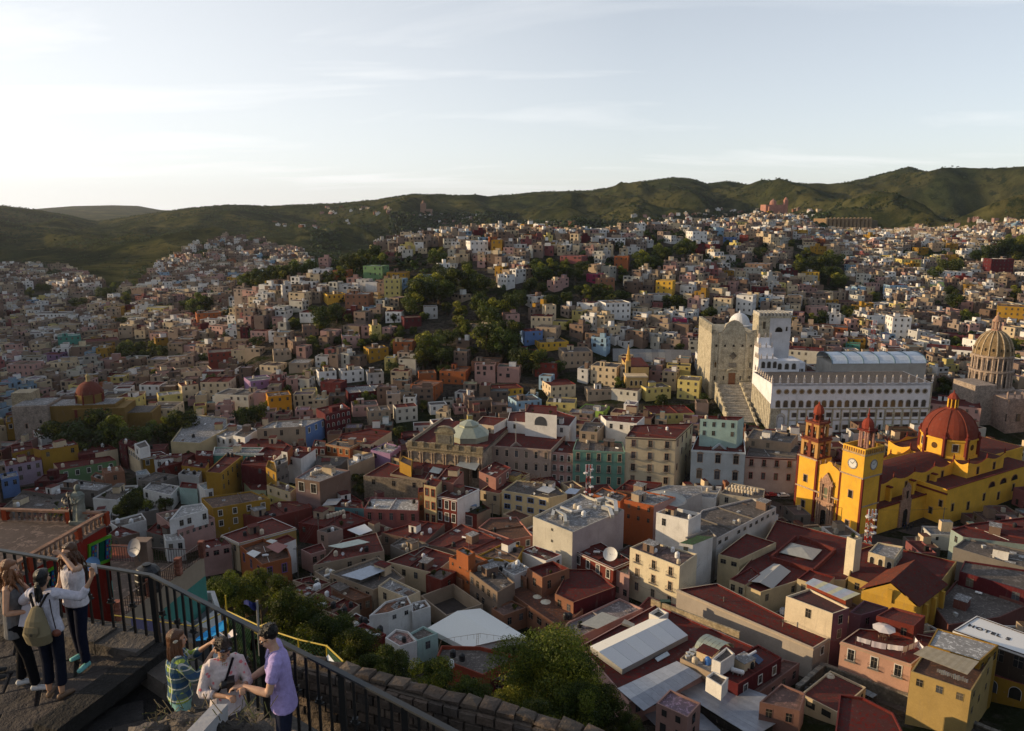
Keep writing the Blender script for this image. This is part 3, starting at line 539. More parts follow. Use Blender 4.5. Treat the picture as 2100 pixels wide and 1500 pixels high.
 # ======= the near town, house by house (roof outlines as sighted)
H=house
T_=[("tall ochre house with an arched window and a raised roof block, below the park trees",11,'Y','M',[(84,924),(160,912),(146,900),(68,919)],dict(win={0:(3,1)})),("lilac house with small scattered windows left of the tall ochre house",8,'LI','M',[(12,957),(85,943),(80,930),(8,945)],dict(win={0:(4,2)})),("long green house with five white framed windows and a cream end wall",6.5,'GR','M',[(122,965),(238,944),(225,935),(109,950)],dict(win={0:(5,1)},st='w',edge={3:'C'})),("maroon roofed house with a cream wall behind the long green house",8,'C','M',[(160,935),(195,930),(241,921),(222,912),(160,918)],dict(edge={0:'K'})),("orange brown house with a tank cluster right of the long green house",8,'TC','TC',[(215,972),(255,966),(247,955),(208,961)],dict(win={0:(1,1)})),("low terracotta annex in front of the green house end",5,'TC','G',[(186,977),(214,987),(216,973),(196,968)],{}),("wide pale grey roof with a sunken patio above the statue",6,'G','L',[(95,997),(200,1007),(230,993),(150,983)],{}),("dark red patched roof just left of the statue head",6,'G','M',[(45,1005),(112,1016),(150,1007),(80,999)],{}),("broad weathered grey roof directly beyond the balustrade",5,'G','G',[(5,1042),(120,1047),(165,1020),(45,1008)],{}),("white house with four dark windows right of the statue",5.5,'W','L',[(293,1003),(350,1016),(368,997),(310,988)],dict(win={0:(4,1),1:(2,1)})),("low white house row with a long grey roof beside the dark garden tree",5.5,'W','G',[(190,1022),(240,1026),(283,995),(235,997)],dict(win={1:(4,1)})),("dusty pink house with small square windows under a white penthouse",8,'P','N',[(320,1053),(365,1088),(440,1062),(395,1038)],dict(win={1:(6,1)},ww=.9,wh=1.1)),("white penthouse with wide dark openings on the dusty pink house",11.5,'W','W',[(347,1067),(426,1045),(415,1032),(372,1038)],dict(base=4.5,win={0:(5,1)},clutter=0)),("small worn maroon roof right of the balustrade corner",6,'N','M',[(222,1095),(243,1104),(286,1092),(245,1078)],{}),("sunken red brown roof between grey walls right of the balustrade corner",5,'G','M',[(300,1090),(362,1106),(372,1090),(325,1068)],{}),("white tin hut with green awning above the satellite dish",6.5,'W','W',[(340,1110),(378,1106),(367,1094),(335,1097)],dict(clutter=0)),("whitewashed walled yard right of the garden tree",6,'W','G',[(240,1082),(300,1066),(290,1052),(222,1070)],{}),("narrow grey shed with tin roof above the dusty pink house",5,'G','L',[(282,1053),(325,1045),(320,1036),(285,1041)],{}),("ochre house with shuttered windows at the left edge below the old church",8,'Y','G',[(12,867),(63,860),(60,848),(12,853)],dict(win={0:(3,1)},st='w')),("small pink and white house at the foot of the old church",6,'P','L',[(47,875),(68,886),(95,880),(75,868)],dict(win={0:(1,1)})),("white walled house in front of the park trees",7,'W','M',[(68,882),(84,893),(108,884),(92,874)],{}),("maroon roofed ochre house behind the lilac house",7,'Y','M',[(25,930),(68,920),(64,905),(22,913)],dict(win={0:(2,1)})),("blue and white banded house at the left edge",7,'B','L',[(2,984),(38,976),(34,966),(0,972)],dict(win={0:(2,1)})),("maroon corner house at the mouth of the dark alley",10,'K','M',[(243,906),(258,913),(272,905),(255,898)],dict(win={0:(2,2)})),("long cream house with a row of tall windows along the dark alley",9,'C','M',[(258,913),(286,931),(305,922),(275,903)],dict(win={0:(6,1)},st='w')),("white box room standing above the alley house",13,'W','G',[(275,911),(286,920),(307,915),(298,903)],dict(base=4,win={0:(1,1)},clutter=0)),("small ochre house with white trim at the alley corner",7,'Y','M',[(285,932),(293,940),(345,933),(330,926)],dict(trim=(.7,.7,.68),win={1:(3,1)},st='w')),("white walled house with scribbled marks and a maroon roof beyond the alley",7,'W','M',[(316,943),(355,940),(372,930),(328,931)],{}),("ochre walled house with a maroon roof right of the tin roofs",7,'Y','M',[(372,955),(420,961),(428,948),(378,942)],{}),("grey flat roofed house with white rim above the white windowed house",6,'L','L',[(365,972),(408,978),(415,963),(380,960)],{}),("petrol roofed narrow house left of the pale blue roof",6,'AQ','M',[(368,1000),(404,1003),(404,992),(372,988)],{}),("low grey house with many antennas below the alley",5.5,'G','G',[(282,985),(330,990),(366,975),(318,968)],{}),("pale tin lean-to below the satellite dishes of the alley",6,'L','PB',[(280,975),(308,972),(300,962),(278,967)],dict(clutter=0)),("maroon strip roof below the long cream wall",6,'M','M',[(322,962),(372,948),(400,930),(388,926),(340,945)],{}),("big ochre house with a sloping maroon roof and a long windowed flank",13,'Y','M',[(422,968),(452,971),(498,935),(465,930)],dict(win={1:(5,2)},ww=.9)),("crimson house with a blank front wall and maroon roof",12,'K','M',[(494,953),(545,956),(555,938),(505,937)],{}),("stepped ochre house squeezed against the crimson house",12.5,'Y','Y',[(545,958),(566,970),(568,950),(550,944)],dict(clutter=0)),("curved terrace house with a maroon floor and pale green wall",6,(.42,.47,.32),'M',[(495,985),(515,1005),(545,1006),(556,990),(550,970),(498,978)],{}),("cream and yellow house with a brown rooftop fence",8.5,'YL','N',[(547,995),(595,1011),(609,1000),(565,984)],dict(win={0:(3,2)},bands=(3.2,'C'),ww=.9,wh=1.1)),("pinkish brown house with two big white framed windows and brick flank",14,(.36,.25,.25),'L',[(605,981),(655,989),(718,965),(650,954)],dict(win={0:(2,1,'w')},edge={1:'N'},storey0=1,wh=3.0,ww=2.0,clutter=1,bands=(3.2,'N'))),("long low turquoise walled house with white rim",7,'T','L',[(437,931),(530,931),(540,918),(440,917)],dict(trim=(.7,.7,.68))),("low maroon walled house left of the turquoise wall",7,'R','M',[(400,934),(436,937),(437,925),(402,924)],{}),("white house with a maroon sunken roof terrace left of the slim cream tower",9,'W','M',[(522,935),(560,946),(590,920),(545,916)],dict(par=.9)),("slim cream rooftop tower with orange flank",13,'W','M',[(577,926),(589,928),(600,915),(588,912)],dict(base=5,clutter=0,edge={1:'O'},win={0:(1,1)})),("grey apartment house with a windowed flank right of the crimson house",13,'G','L',[(566,957),(590,946),(588,937),(562,945)],dict(win={0:(3,3)},ww=1.3,wh=1.2)),("white house with a sweeping curved white wall",10,'W','M',[(590,936),(617,941),(647,921),(612,915)],{}),("large blank beige house with a blue street front",10,'BE','L',[(527,880),(626,875),(668,857),(560,864)],dict(win={0:(3,1),1:(3,1,'w')},edge={1:'B'},wh=2.2)),("crimson palace front covered in white framed round windows",11,'K','M',[(667,850),(719,838),(702,826),(648,838)],dict(win={0:(5,3,'a')},fc=(.72,.70,.68))),("white flat house with three dark windows left of the beige house",7,'W','L',[(443,893),(463,898),(525,879),(470,868)],dict(win={0:(2,1),1:(4,1)})),("white cube house with tanks left of the beige house",8,'W','G',[(478,893),(502,898),(527,882),(503,874)],dict(win={0:(1,1)})),("wide cream walled house with a curving pale roof right of the park trees",7.5,(.60,.50,.30),'L',[(350,906),(410,909),(467,879),(465,857),(400,850),(378,868)],dict(edge={1:(.55,.43,.25)})),("broad maroon roof behind the turquoise wall",6,'BE','M',[(460,919),(600,916),(575,902),(520,899)],{}),("orange house front with four dark windows and a cream cornice",8.5,'O','G',[(668,911),(717,919),(745,905),(690,900)],dict(win={0:(4,1,'w')},trim=(.55,.42,.25),fc=(.5,.4,.25))),("brick red house with dark balcony windows left of the orange front",8,'R','G',[(640,916),(668,917),(668,904),(645,902)],dict(win={0:(2,1,'b')})),("long cream wall house with a dark tiled edge",7.5,(.62,.47,.27),'M',[(717,921),(818,941),(822,926),(760,911)],{}),("maroon roofed courtyard house with a white end wall",8,'C','M',[(690,905),(760,912),(803,885),(760,879),(700,890)],{}),("violet rooftop terrace left of the stone theatre",9,'VI','L',[(760,923),(800,931),(822,915),(790,908)],dict(win={0:(2,1)})),("ash grey flat roof yard with dark rooflights",6,'G','G',[(645,966),(700,953),(715,938),(650,934)],{}),("long white capped wall house beside the stone block",8.5,'BE','L',[(715,957),(768,936),(765,926),(712,942)],{}),("wide ochre yellow house with pale window frames and roof tanks",10,'Y','N',[(436,1043),(553,1023),(515,1007),(413,1021)],dict(win={0:(4,2)},st='w',clutter=1)),("ochre extension with a white roof right of the wide ochre house",7,'Y','L',[(512,1036),(553,1024),(540,1012),(512,1018)],dict(clutter=0)),("white box house with a pale blue grey roof",7.5,'W','PB',[(405,993),(420,1006),(463,996),(448,983)],dict(clutter=0)),("low dusky pink roofs below the yellow and cream house",6.5,'ML','ML',[(498,1055),(545,1065),(640,1040),(630,1028),(575,1028)],{}),("long dusky pink house with a row of tall dark windows and white roof",8.5,'PK','W',[(746,1044),(858,1048),(860,1022),(760,1020)],dict(win={0:(5,1,'d')},wh=2.3)),("petrol blue walled house left of the long dusky pink house",7,'TE','M',[(686,1040),(746,1043),(740,1028),(690,1022)],{}),("maroon roofed house below the brick flank",6.5,'C','M',[(655,1031),(690,1041),(745,1029),(720,1014),(690,1017)],{}),("large maroon roof with a row of beige tanks",6,'M','M',[(612,1072),(700,1086),(758,1066),(715,1049),(660,1048)],{}),("pinkish brick block house with tanks on top",8.5,(.46,.33,.28),'G',[(650,1088),(672,1094),(703,1085),(682,1077)],dict(win={0:(1,1)})),("small pink box house with a red roof",5.5,'P','M',[(617,1127),(637,1137),(668,1128),(660,1113)],dict(clutter=0)),("big brick red roof edged with white above an ochre wall",8.5,'C','ML',[(453,1098),(490,1115),(607,1083),(558,1062)],dict(edge={1:(.50,.33,.10)},trim=(.6,.58,.55))),("orange house with purple windows and an open roof terrace",8.5,'O','BR',[(492,1120),(537,1158),(597,1143),(590,1125),(540,1104)],dict(win={1:(2,1,'w'),0:(3,1)},fc=(.16,.08,.28),wh=2.3,par=.9)),("white house with a small maroon roof behind the orange terrace",9.5,'W','M',[(562,1106),(577,1118),(607,1106),(590,1096)],dict(clutter=0)),("pink house with a long brown window band left of the orange house",8,'P','M',[(411,1128),(474,1116),(455,1102),(413,1110)],dict(win={0:(3,1)},ww=2.6,wh=1.3,fc=(.25,.06,.05))),("long maroon roof with a white capped wall in the middle of the red roofs",7,'BE','ML',[(642,1160),(788,1130),(772,1092),(700,1108),(670,1140)],{}),("narrow cream parapet roof with a blue shutter wall",6,'BE','G',[(645,1172),(672,1190),(700,1176),(668,1162)],{}),("rubble covered grey roof with loose sheets",7,'BE','G',[(676,1176),(765,1210),(830,1185),(775,1142)],{}),("white stained roof at the end of the rubble roof",8,'C','L',[(775,1202),(832,1226),(862,1213),(800,1184)],{}),("red terrace roof left of the dark orchard trees",5.5,'BE','ML',[(523,1190),(590,1216),(605,1200),(545,1185)],{}),("dark maroon roof below the blue shutter wall",5.5,'BE','M',[(600,1190),(640,1205),(678,1195),(640,1181)],{}),("faded red roof with a twin tank stand",5.5,'BE','ML',[(590,1210),(635,1226),(665,1200),(620,1197)],{}),("wide worn red roof below the rubble roof",5.5,'BE','ML',[(645,1216),(700,1237),(735,1216),(690,1191)],{}),("dark red roof in the middle of the lower red roofs",5,'BE','M',[(622,1237),(657,1251),(712,1236),(680,1212)],{}),("red roof with a lone black tank",5.5,'BE','M',[(660,1251),(702,1267),(738,1241),(708,1225)],{}),("small speckled roof left of the cactus trees",5,'W','ML',[(660,1268),(692,1282),(715,1270),(690,1256)],{}),("red roof with a white stepped edge above the orchard",5.5,'W','M',[(700,1278),(728,1292),(765,1276),(730,1257)],{}),("lowest maroon roof next to the black tanks",5.5,'M','M',[(712,1296),(760,1321),(792,1301),(745,1277)],{}),("rusty brown sloping roof beside the white stained roof",6.5,(.30,.14,.08),(.30,.14,.08),[(682,1211),(728,1232),(762,1222),(700,1195)],dict(clutter=0)),("bluish white house with terracotta roof tiles and potted plants",7.5,'W','TC',[(757,1263),(796,1257),(845,1240),(835,1222),(790,1234)],dict(win={1:(2,1)},ww=.9,wh=1.0)),("bluish white garden room beside the white canopy",6.5,'W','N',[(845,1256),(883,1244),(872,1230),(845,1236)],{}),("aqua walled house with a grey roof below the white canopy",5.5,'AQ','G',[(838,1300),(856,1314),(898,1299),(868,1284)],dict(win={1:(1,1)},clutter=0)),("white stepped house with a red tiled porch",6,'W','P',[(790,1308),(820,1326),(855,1315),(838,1295),(812,1290)],dict(win={0:(1,1)})),("orange house with small paired windows above the walled yard",10.5,'O','BR',[(921,1143),(966,1162),(1000,1148),(955,1129)],dict(win={0:(3,3)},ww=.6,wh=.8)),("orange cube on top of the orange house",14,'O','L',[(936,1128),(960,1141),(975,1133),(950,1121)],dict(base=4,clutter=0)),("low orange side wing left of the walled yard",6,'TC','G',[(915,1172),(948,1190),(962,1184),(930,1164)],dict(clutter=0)),("empty walled yard with a dark gravel floor",4.5,'BE','DG',[(915,1263),(990,1239),(930,1197),(862,1222)],dict(par=3.6,clutter=0,pw=.35)),("crumbling stone fronted house with iron grilles beside the terracotta complex",9,(.33,.25,.19),'G',[(963,1172),(1020,1215),(1056,1195),(1000,1150)],dict(win={0:(5,2)})),("cluttered pale roof with a fallen tin sheet",9,'L','L',[(985,1155),(1030,1180),(1065,1165),(1022,1142)],{}),("terracotta block with sunken roof rooms and plain walls",10.5,'TC','M',[(1081,1166),(1112,1185),(1168,1166),(1133,1150)],dict(win={0:(1,1),1:(2,1)},wh=2.1,par=1.0,clutter=0,storey0=1)),("terracotta wing with a deep open porch",8.5,'TC','M',[(1051,1173),(1080,1186),(1083,1166),(1060,1162)],dict(clutter=0,win={0:(1,1)},ww=4,wh=2.6)),("terracotta roof terrace with parasols above a windowed wall",5.2,'TC',(.30,.13,.08),[(1034,1208),(1080,1240),(1152,1290),(1196,1250),(1140,1205),(1062,1182)],dict(win={0:(2,1),1:(4,1)},ww=1.8,wh=1.7,clutter=0,par=.7)),("maroon roofed wing with a dark crimson end wall",8,'TC','M',[(1138,1218),(1176,1236),(1262,1204),(1215,1168),(1166,1167)],dict(edge={1:'K'},win={0:(2,1)},clutter=0)),("low pinkish roof with a glazed strip before the terrace wall",5,'TC',(.40,.26,.22),[(1008,1248),(1033,1263),(1080,1246),(1050,1231)],dict(clutter=0)),("peeling whitish roof over a dusky pink wall above the great tree",5.2,'P',(.45,.40,.40),[(1148,1296),(1186,1307),(1318,1248),(1270,1227),(1165,1276)],{}),("market hall with a wide maroon roof under white canopies",6,'P','M',[(1190,1325),(1290,1440),(1400,1400),(1560,1332),(1345,1240)],dict(clutter=0)),("small stuccoed light well on the market hall roof",8.5,'W','G',[(1331,1258),(1352,1268),(1371,1257),(1350,1246)],dict(base=3,clutter=0,par=.8)),("grey rooftop platform crowded with machines",7.5,'BE','L',[(1395,1350),(1458,1381),(1506,1346),(1440,1311)],dict(base=2,clutter=1)),("white box room at the edge of the machine platform",10,'W','G',[(1460,1352),(1478,1360),(1507,1341),(1490,1327)],dict(base=3,clutter=0)),("crimson walled house with white window frames and a solar heater",6.5,'K','M',[(1514,1404),(1603,1349),(1555,1322),(1450,1376)],dict(win={0:(3,1,'w')},clutter=1)),("low pink brown lean-to at the foot of the crimson wall",3.5,(.40,.22,.19),(.36,.20,.17),[(1552,1424),(1640,1360),(1606,1352),(1524,1408)],dict(clutter=0)),("small stuccoed shaft between the grey tin roofs",8.5,'W','G',[(1448,1388),(1480,1408),(1494,1390),(1463,1377)],dict(base=3,clutter=0)),("long grey cream street block with a moulded cornice and maroon roof",7.5,(.46,.41,.36),'M',[(1388,1209),(1668,1329),(1706,1306),(1612,1268),(1470,1196)],dict(win={1:(1,1,'w')},trim=(.55,.46,.36),clutter=0)),("cream corner house with curled gable tops and three rows of balconied windows",13.5,(.70,.62,.45),(.30,.22,.21),[(1292,1123),(1394,1162),(1430,1136),(1325,1108)],dict(win={0:(3,3,'b')},wh=2.2,fc=(.55,.42,.30),sh=3.9)),("white two storey penthouse with dark narrow windows",17,'W','G',[(1346,1051),(1412,1067),(1438,1053),(1375,1039)],dict(win={0:(2,1),1:(1,1)},par=.9,wh=2.0)),("white rooftop room with a green tiled lean-to",14.5,'W',(.10,.24,.10),[(1393,1114),(1421,1118),(1462,1102),(1432,1098)],dict(win={0:(1,1)},clutter=0,par=0)),("tall grey walled annex behind the cream corner house",13,(.42,.40,.37),'G',[(1421,1119),(1470,1100),(1455,1085),(1405,1102)],dict(clutter=0)),("long white flank building with dark glazed roof edge",12,(.64,.60,.56),'G',[(1470,1105),(1592,1040),(1542,1022),(1440,1046),(1414,1076)],dict(win={0:(10,1)},ww=1.4,wh=1.0)),("low white yard with washing lines beside the long white building",8.5,'W','W',[(1412,1160),(1482,1122),(1470,1104),(1400,1134)],dict(clutter=0)),("dark red house with four white framed windows and a huge satellite dish",8.5,'R','M',[(1177,1129),(1258,1166),(1296,1150),(1232,1112)],dict(win={0:(4,1,'w')},wh=2.3,trim=(.6,.56,.5))),("small pink shop house between the dark red and the cream corner houses",7.5,'P','C',[(1259,1168),(1291,1181),(1291,1163),(1277,1158)],dict(win={0:(2,2)},clutter=0)),("large greyish white block with a long blank wall and roof ducts",15,'CG','L',[(1093,1060),(1174,1092),(1280,1046),(1190,1012)],dict(edge={1:(.52,.45,.46)},clutter=0,par=.7,win={0:(1,4)},ww=.7,wh=.7)),("deep orange house with small arched windows and a sunny front",14,(.62,.17,.06),'L',[(1280,1025),(1341,1038),(1386,1020),(1320,1007)],dict(win={0:(3,2)},edge={1:'P'},ww=.8,wh=1.3)),("low orange wall house left of the deep orange house",9.5,'O','G',[(1215,1013),(1272,1029),(1287,1015),(1235,1000)],{}),("dim red roofs crowded with small sheds in front of the cream hotel",8,'BR','M',[(1262,1005),(1330,1012),(1358,990),(1290,984)],{}),("long cream house with blue framed windows",11,(.66,.55,.33),'G',[(1029,1006),(1125,1022),(1163,1013),(1130,990),(1060,985)],dict(win={0:(4,2,'w')},fc=(.14,.22,.42),ww=1.9,wh=1.5)),("pink house with a mottled brown roof and white window frames",6.5,(.60,.27,.22),'BR',[(981,1082),(1051,1107),(1093,1099),(1060,1060),(1005,1062)],dict(win={0:(4,1,'w'),1:(2,1,'w')},fc=(.7,.68,.62))),("brick red house with white pilasters and an open loggia",13,'R','M',[(895,1017),(937,1025),(983,1003),(940,994)],dict(win={0:(3,2,'w')},trim=(.68,.66,.62),edge={1:'W'},fc=(.7,.68,.65),ww=1.7,wh=2.6,sh=4)),("brick red garage wing with a roof garden",8,'R',(.05,.07,.03),[(938,1047),(978,1056),(1006,1043),(984,1029)],dict(win={0:(1,1,'w')},ww=4,wh=3,clutter=0,edge={1:'S'})),("narrow tall cream house with brick trimmed windows",16,(.62,.50,.28),'M',[(869,994),(894,999),(906,985),(880,980)],dict(win={0:(2,3,'w')},fc=(.30,.07,.04),wh=2.3,sh=4.2)),("pinkish brick stair tower above the loggia house",15.5,(.45,.22,.18),'M',[(895,985),(930,992),(951,968),(915,960)],dict(win={0:(1,1)})),("slim terracotta house between the pink and the tall cream house",11,'TC','M',[(857,1011),(869,1009),(869,999),(858,1001)],dict(clutter=0,win={0:(1,2)})),("broad maroon roofed block in front of the stone theatre",9,'S','M',[(800,972),(880,986),(935,966),(985,946),(850,937)],{}),("yellow cube stair heads on the broad maroon roof",12.5,'Y','N',[(819,946),(843,957),(846,942),(825,935)],dict(base=4,clutter=0)),("rubble stone walled block with a maroon roof",8.5,'S','M',[(745,976),(870,986),(880,970),(795,948)],dict(wmat='stone',win={0:(3,1)},clutter=0)),("pinkish brick house with two small white windows below the palace",11,(.44,.22,.19),'M',[(982,967),(1017,981),(1048,959),(1015,946)],dict(win={0:(1,1),1:(2,1,'w')})),("long maroon roof rising towards the pergola terrace",7.5,'C','M',[(985,1006),(1025,1013),(1086,971),(1050,962)],{}),("green palace with stone balconies",14,(.20,.42,.34),'G',[(1175,923),(1282,928),(1276,906),(1182,901)],dict(win={0:(5,3,'b')},fc=(.5,.36,.26),wh=2.5,sh=4.3,trim=(.28,.42,.34))),("tall blank white house behind the green palace",19,'W','M',[(1243,863),(1306,869),(1322,855),(1232,852)],dict(clutter=1)),("grey roofed house behind the green palace",17,'BE','G',[(1188,884),(1225,887),(1243,868),(1200,865)],{}),("five storey cream hotel with a dark cornice and balconies",20,(.62,.54,.38),'M',[(1283,896),(1386,901),(1421,868),(1300,872)],dict(win={0:(3,4,'b'),1:(4,3,'d')},fc=(.30,.20,.15),wh=2.4,sh=4.4,trim=(.22,.18,.14),ww=1.3)),("pink stone palace with a pediment and gabled windows",13.5,'PS','M',[(990,913),(1130,923),(1166,886),(1040,877)],dict(win={0:(7,2,'s')},fc=(.5,.38,.30),wh=2.4,sh=4.6,trim=(.48,.38,.32),clutter=0,par=.8)),("small pink house squeezed between the stone and the green palaces",12,'P','M',[(1130,927),(1175,931),(1186,906),(1150,904)],dict(win={0:(3,3,'b')},wh=2.0,sh=3.8)),("cream walled annex with maroon roof behind the theatre crest",17,(.66,.55,.42),'M',[(975,869),(1013,874),(1041,858),(990,854)],dict(edge={1:'W'},clutter=0)),("white mansion with an arched loggia and maroon roofs",16,'W','M',[(1040,864),(1168,874),(1182,855),(1128,838),(1045,846)],dict(win={0:(4,1)},clutter=1)),("white two storey tower with a huge arched window",21,'W','M',[(1077,846),(1142,852),(1142,833),(1085,830)],dict(win={0:(1,1,'a')},ww=5,wh=3.6,clutter=0)),("pale blue mansion with a pediment and stone framed windows",15,'PB','M',[(1418,923),(1529,929),(1526,901),(1430,895)],dict(win={0:(3,2,'s')},fc=(.36,.28,.22),ww=1.7,wh=3.0,sh=6.0,trim=(.62,.68,.70),par=.9,clutter=1)),("aqua tower block with an arched window behind the pale blue mansion",24,'AQ','M',[(1436,859),(1513,863),(1526,855),(1442,853)],dict(win={0:(4,2)},clutter=1)),("cream arcaded house with crimson trim and a long balcony",13,(.58,.47,.42),'G',[(1529,936),(1633,941),(1641,913),(1540,906)],dict(win={0:(4,2,'b')},trim='K',fc=(.30,.10,.08),wh=2.3,sh=4.8)),("grey roofs with plants behind the arcaded house",15.5,'BE','G',[(1530,898),(1622,909),(1637,891),(1545,879)],dict(win={0:(3,1)})),("walled cream hut with a sloping maroon roof left of the canopy court",10,(.62,.52,.33),'M',[(1473,1137),(1517,1148),(1592,1113),(1530,1094)],dict(clutter=0,win={0:(2,1)},ww=2.2,wh=1.2)),("huge maroon roofed convent block around a canopied court",8,(.62,.50,.30),'M',[(1500,1190),(1560,1215),(1640,1190),(1735,1190),(1800,1120),(1592,1066),(1555,1130)],dict(clutter=0)),("maroon roofed wing right of the yellow gable hall",9,(.55,.38,.12),'M',[(1740,1182),(1900,1235),(1962,1152),(1800,1115),(1752,1130)],dict(clutter=0)),("slender cream chimney tower on the convent roof",18,(.70,.62,.45),'C',[(1737,1101),(1755,1108),(1769,1103),(1751,1096)],dict(base=11,clutter=0,par=.3)),("small arcaded cream pavilion with a glazed roof",12,(.66,.56,.38),'L',[(1781,1132),(1834,1148),(1853,1121),(1800,1112)],dict(base=5,win={0:(3,1,'a'),1:(6,1,'a')},clutter=0,ww=1.3,wh=1.8)),("low cream wing with a maroon roof beside the grey tent",9,(.60,.50,.32),'M',[(1635,1187),(1690,1205),(1712,1183),(1660,1168)],dict(clutter=0)),("cream lower wing with striped maroon roof at the convent",8.5,(.60,.50,.32),'M',[(1496,1188),(1528,1200),(1560,1178),(1540,1163)],dict(clutter=0)),("blank cream house with a purple pink side wall",13.5,(.72,.62,.46),(.20,.08,.08),[(1612,1223),(1708,1259),(1742,1247),(1660,1207)],dict(edge={1:'PU'},win={0:(1,1),1:(1,2)},clutter=0,ww=1.2,wh=2.0)),("purple pink annex with latticed window",11.5,'PU',(.20,.08,.08),[(1742,1256),(1766,1262),(1822,1246),(1772,1231)],dict(win={1:(2,1)},clutter=0)),("salmon house with laundry and a parasol on its roof",9,(.62,.38,.30),'M',[(1724,1316),(1869,1363),(1936,1311),(1882,1300),(1762,1289)],dict(win={0:(3,1,'b')},wh=2.4,ww=1.2,trim=(.55,.40,.30),clutter=0,fc=(.6,.58,.55))),("brick red hut with tanks behind the salmon house",12.5,'R','ML',[(1797,1263),(1875,1284),(1898,1263),(1830,1245)],dict(clutter=0)),("ochre house with a beige tin awning on top",9.5,(.56,.40,.15),'BR',[(1868,1377),(1992,1418),(2048,1328),(1925,1292)],dict(win={0:(3,1),1:(4,2)},ww=1.1,wh=1.4,clutter=0)),("white roofed upper floor of the ochre house",12.8,'Y','W',[(1903,1323),(2010,1356),(2048,1323),(1922,1289)],dict(win={1:(3,1)},clutter=0,par=.2)),("yellow arcade with white rimmed arches at the right edge",5,'Y','M',[(2012,1378),(2110,1408),(2115,1386),(2045,1356)],dict(win={0:(2,1,'a')},ww=3.4,wh=2.6,clutter=0,fc=(.7,.7,.68))),("pale teal house with maroon roof right of the basilica square",10,(.33,.42,.40),'M',[(1950,1086),(1975,1101),(2110,1118),(2110,1060),(1990,1074)],dict(win={0:(1,2)},clutter=1)),("grey roof terrace full of potted plants",9,'G','G',[(1955,1122),(2050,1150),(2110,1166),(2110,1130),(1980,1104)],dict(clutter=1)),("crimson walled house with a gravel roof beyond the hotel",9,'K','G',[(1968,1172),(2110,1214),(2110,1170),(1978,1150)],dict(win={0:(3,1)},clutter=0,ww=1.6,wh=2.2)),("sunken grey yard roof behind the hotel",5.5,(.30,.12,.10),'G',[(1915,1242),(1945,1282),(2050,1266),(2110,1240),(1962,1190)],dict(clutter=1,par=.7)),("faded brick coloured lean-to roof above the stone wall",5,(.36,.20,.17),(.40,.24,.20),[(1558,1440),(1640,1458),(1652,1422),(1602,1402)],dict(clutter=0)),("curved maroon roof with a white gutter at the bottom edge",5,'W','M',[(1712,1505),(1852,1502),(1832,1462),(1770,1430),(1722,1424)],dict(clutter=0)),("orange red house with a sunken grey terrace below the white canopy",5.5,(.50,.10,.05),'G',[(895,1348),(990,1384),(1066,1346),(985,1326),(905,1324)],dict(clutter=0,par=.8)),("blue grey slab terrace right of the orange red house",4.2,'K',(.20,.23,.27),[(955,1388),(1045,1398),(1062,1364),(1010,1346)],dict(clutter=0)),("long maroon roof ridge left of the mottled roofs",6.5,'N','M',[(782,1092),(872,1112),(912,1074),(862,1068)],{}),("scuffed red roof with a grey ridge wall",6.5,'N','ML',[(872,1117),(980,1137),(1046,1114),(946,1074)],{}),("dark red roof with white shed by the rubble roof",6,'C','M',[(792,1152),(890,1176),(936,1140),(870,1120)],{}),("brick walled shed with a grey roof left of the orange house",7,'R','G',[(873,1179),(905,1191),(936,1172),(902,1164)],dict(win={1:(1,1)},clutter=0)),("brown terrace roof with a yellow parapet wall",9.5,'Y',(.30,.20,.16),[(977,1141),(1060,1151),(1076,1121),(1036,1112)],{}),("white and red speckled roof left of the greyish white block",9,'W','ML',[(1065,1131),(1120,1151),(1152,1138),(1097,1119)],{}),("pale roof with two beige tanks behind the terracotta porch",9.3,'W','L',[(1022,1163),(1055,1180),(1088,1166),(1060,1150)],{}),("plain grey roofs between the red ridge and the brick flank",6,'G','G',[(800,1118),(850,1141),(880,1117),(832,1099)],{}),("yellow walled low house left of the park church",7,'YL','G',[(1030,985),(1062,990),(1080,975),(1052,970)],{}),("grey machine platform house with barrel shaped ducts",11.5,(.48,.44,.36),'G',[(1476,1012),(1565,1025),(1569,1003),(1500,990)],{}),("grey flat roof with a shallow ribbed dome",12.5,'L','L',[(1341,1036),(1395,1030),(1440,1010),(1440,998),(1370,995),(1322,1008)],dict(clutter=0)),("white walled low roof before the arcaded house",10,'W','L',[(1400,1015),(1468,1022),(1480,998),(1430,996)],{}),]
for t in T_:
 H(t[0],t[1],t[2],t[3],t[4],**t[5])
N_TRACED=len(T_)
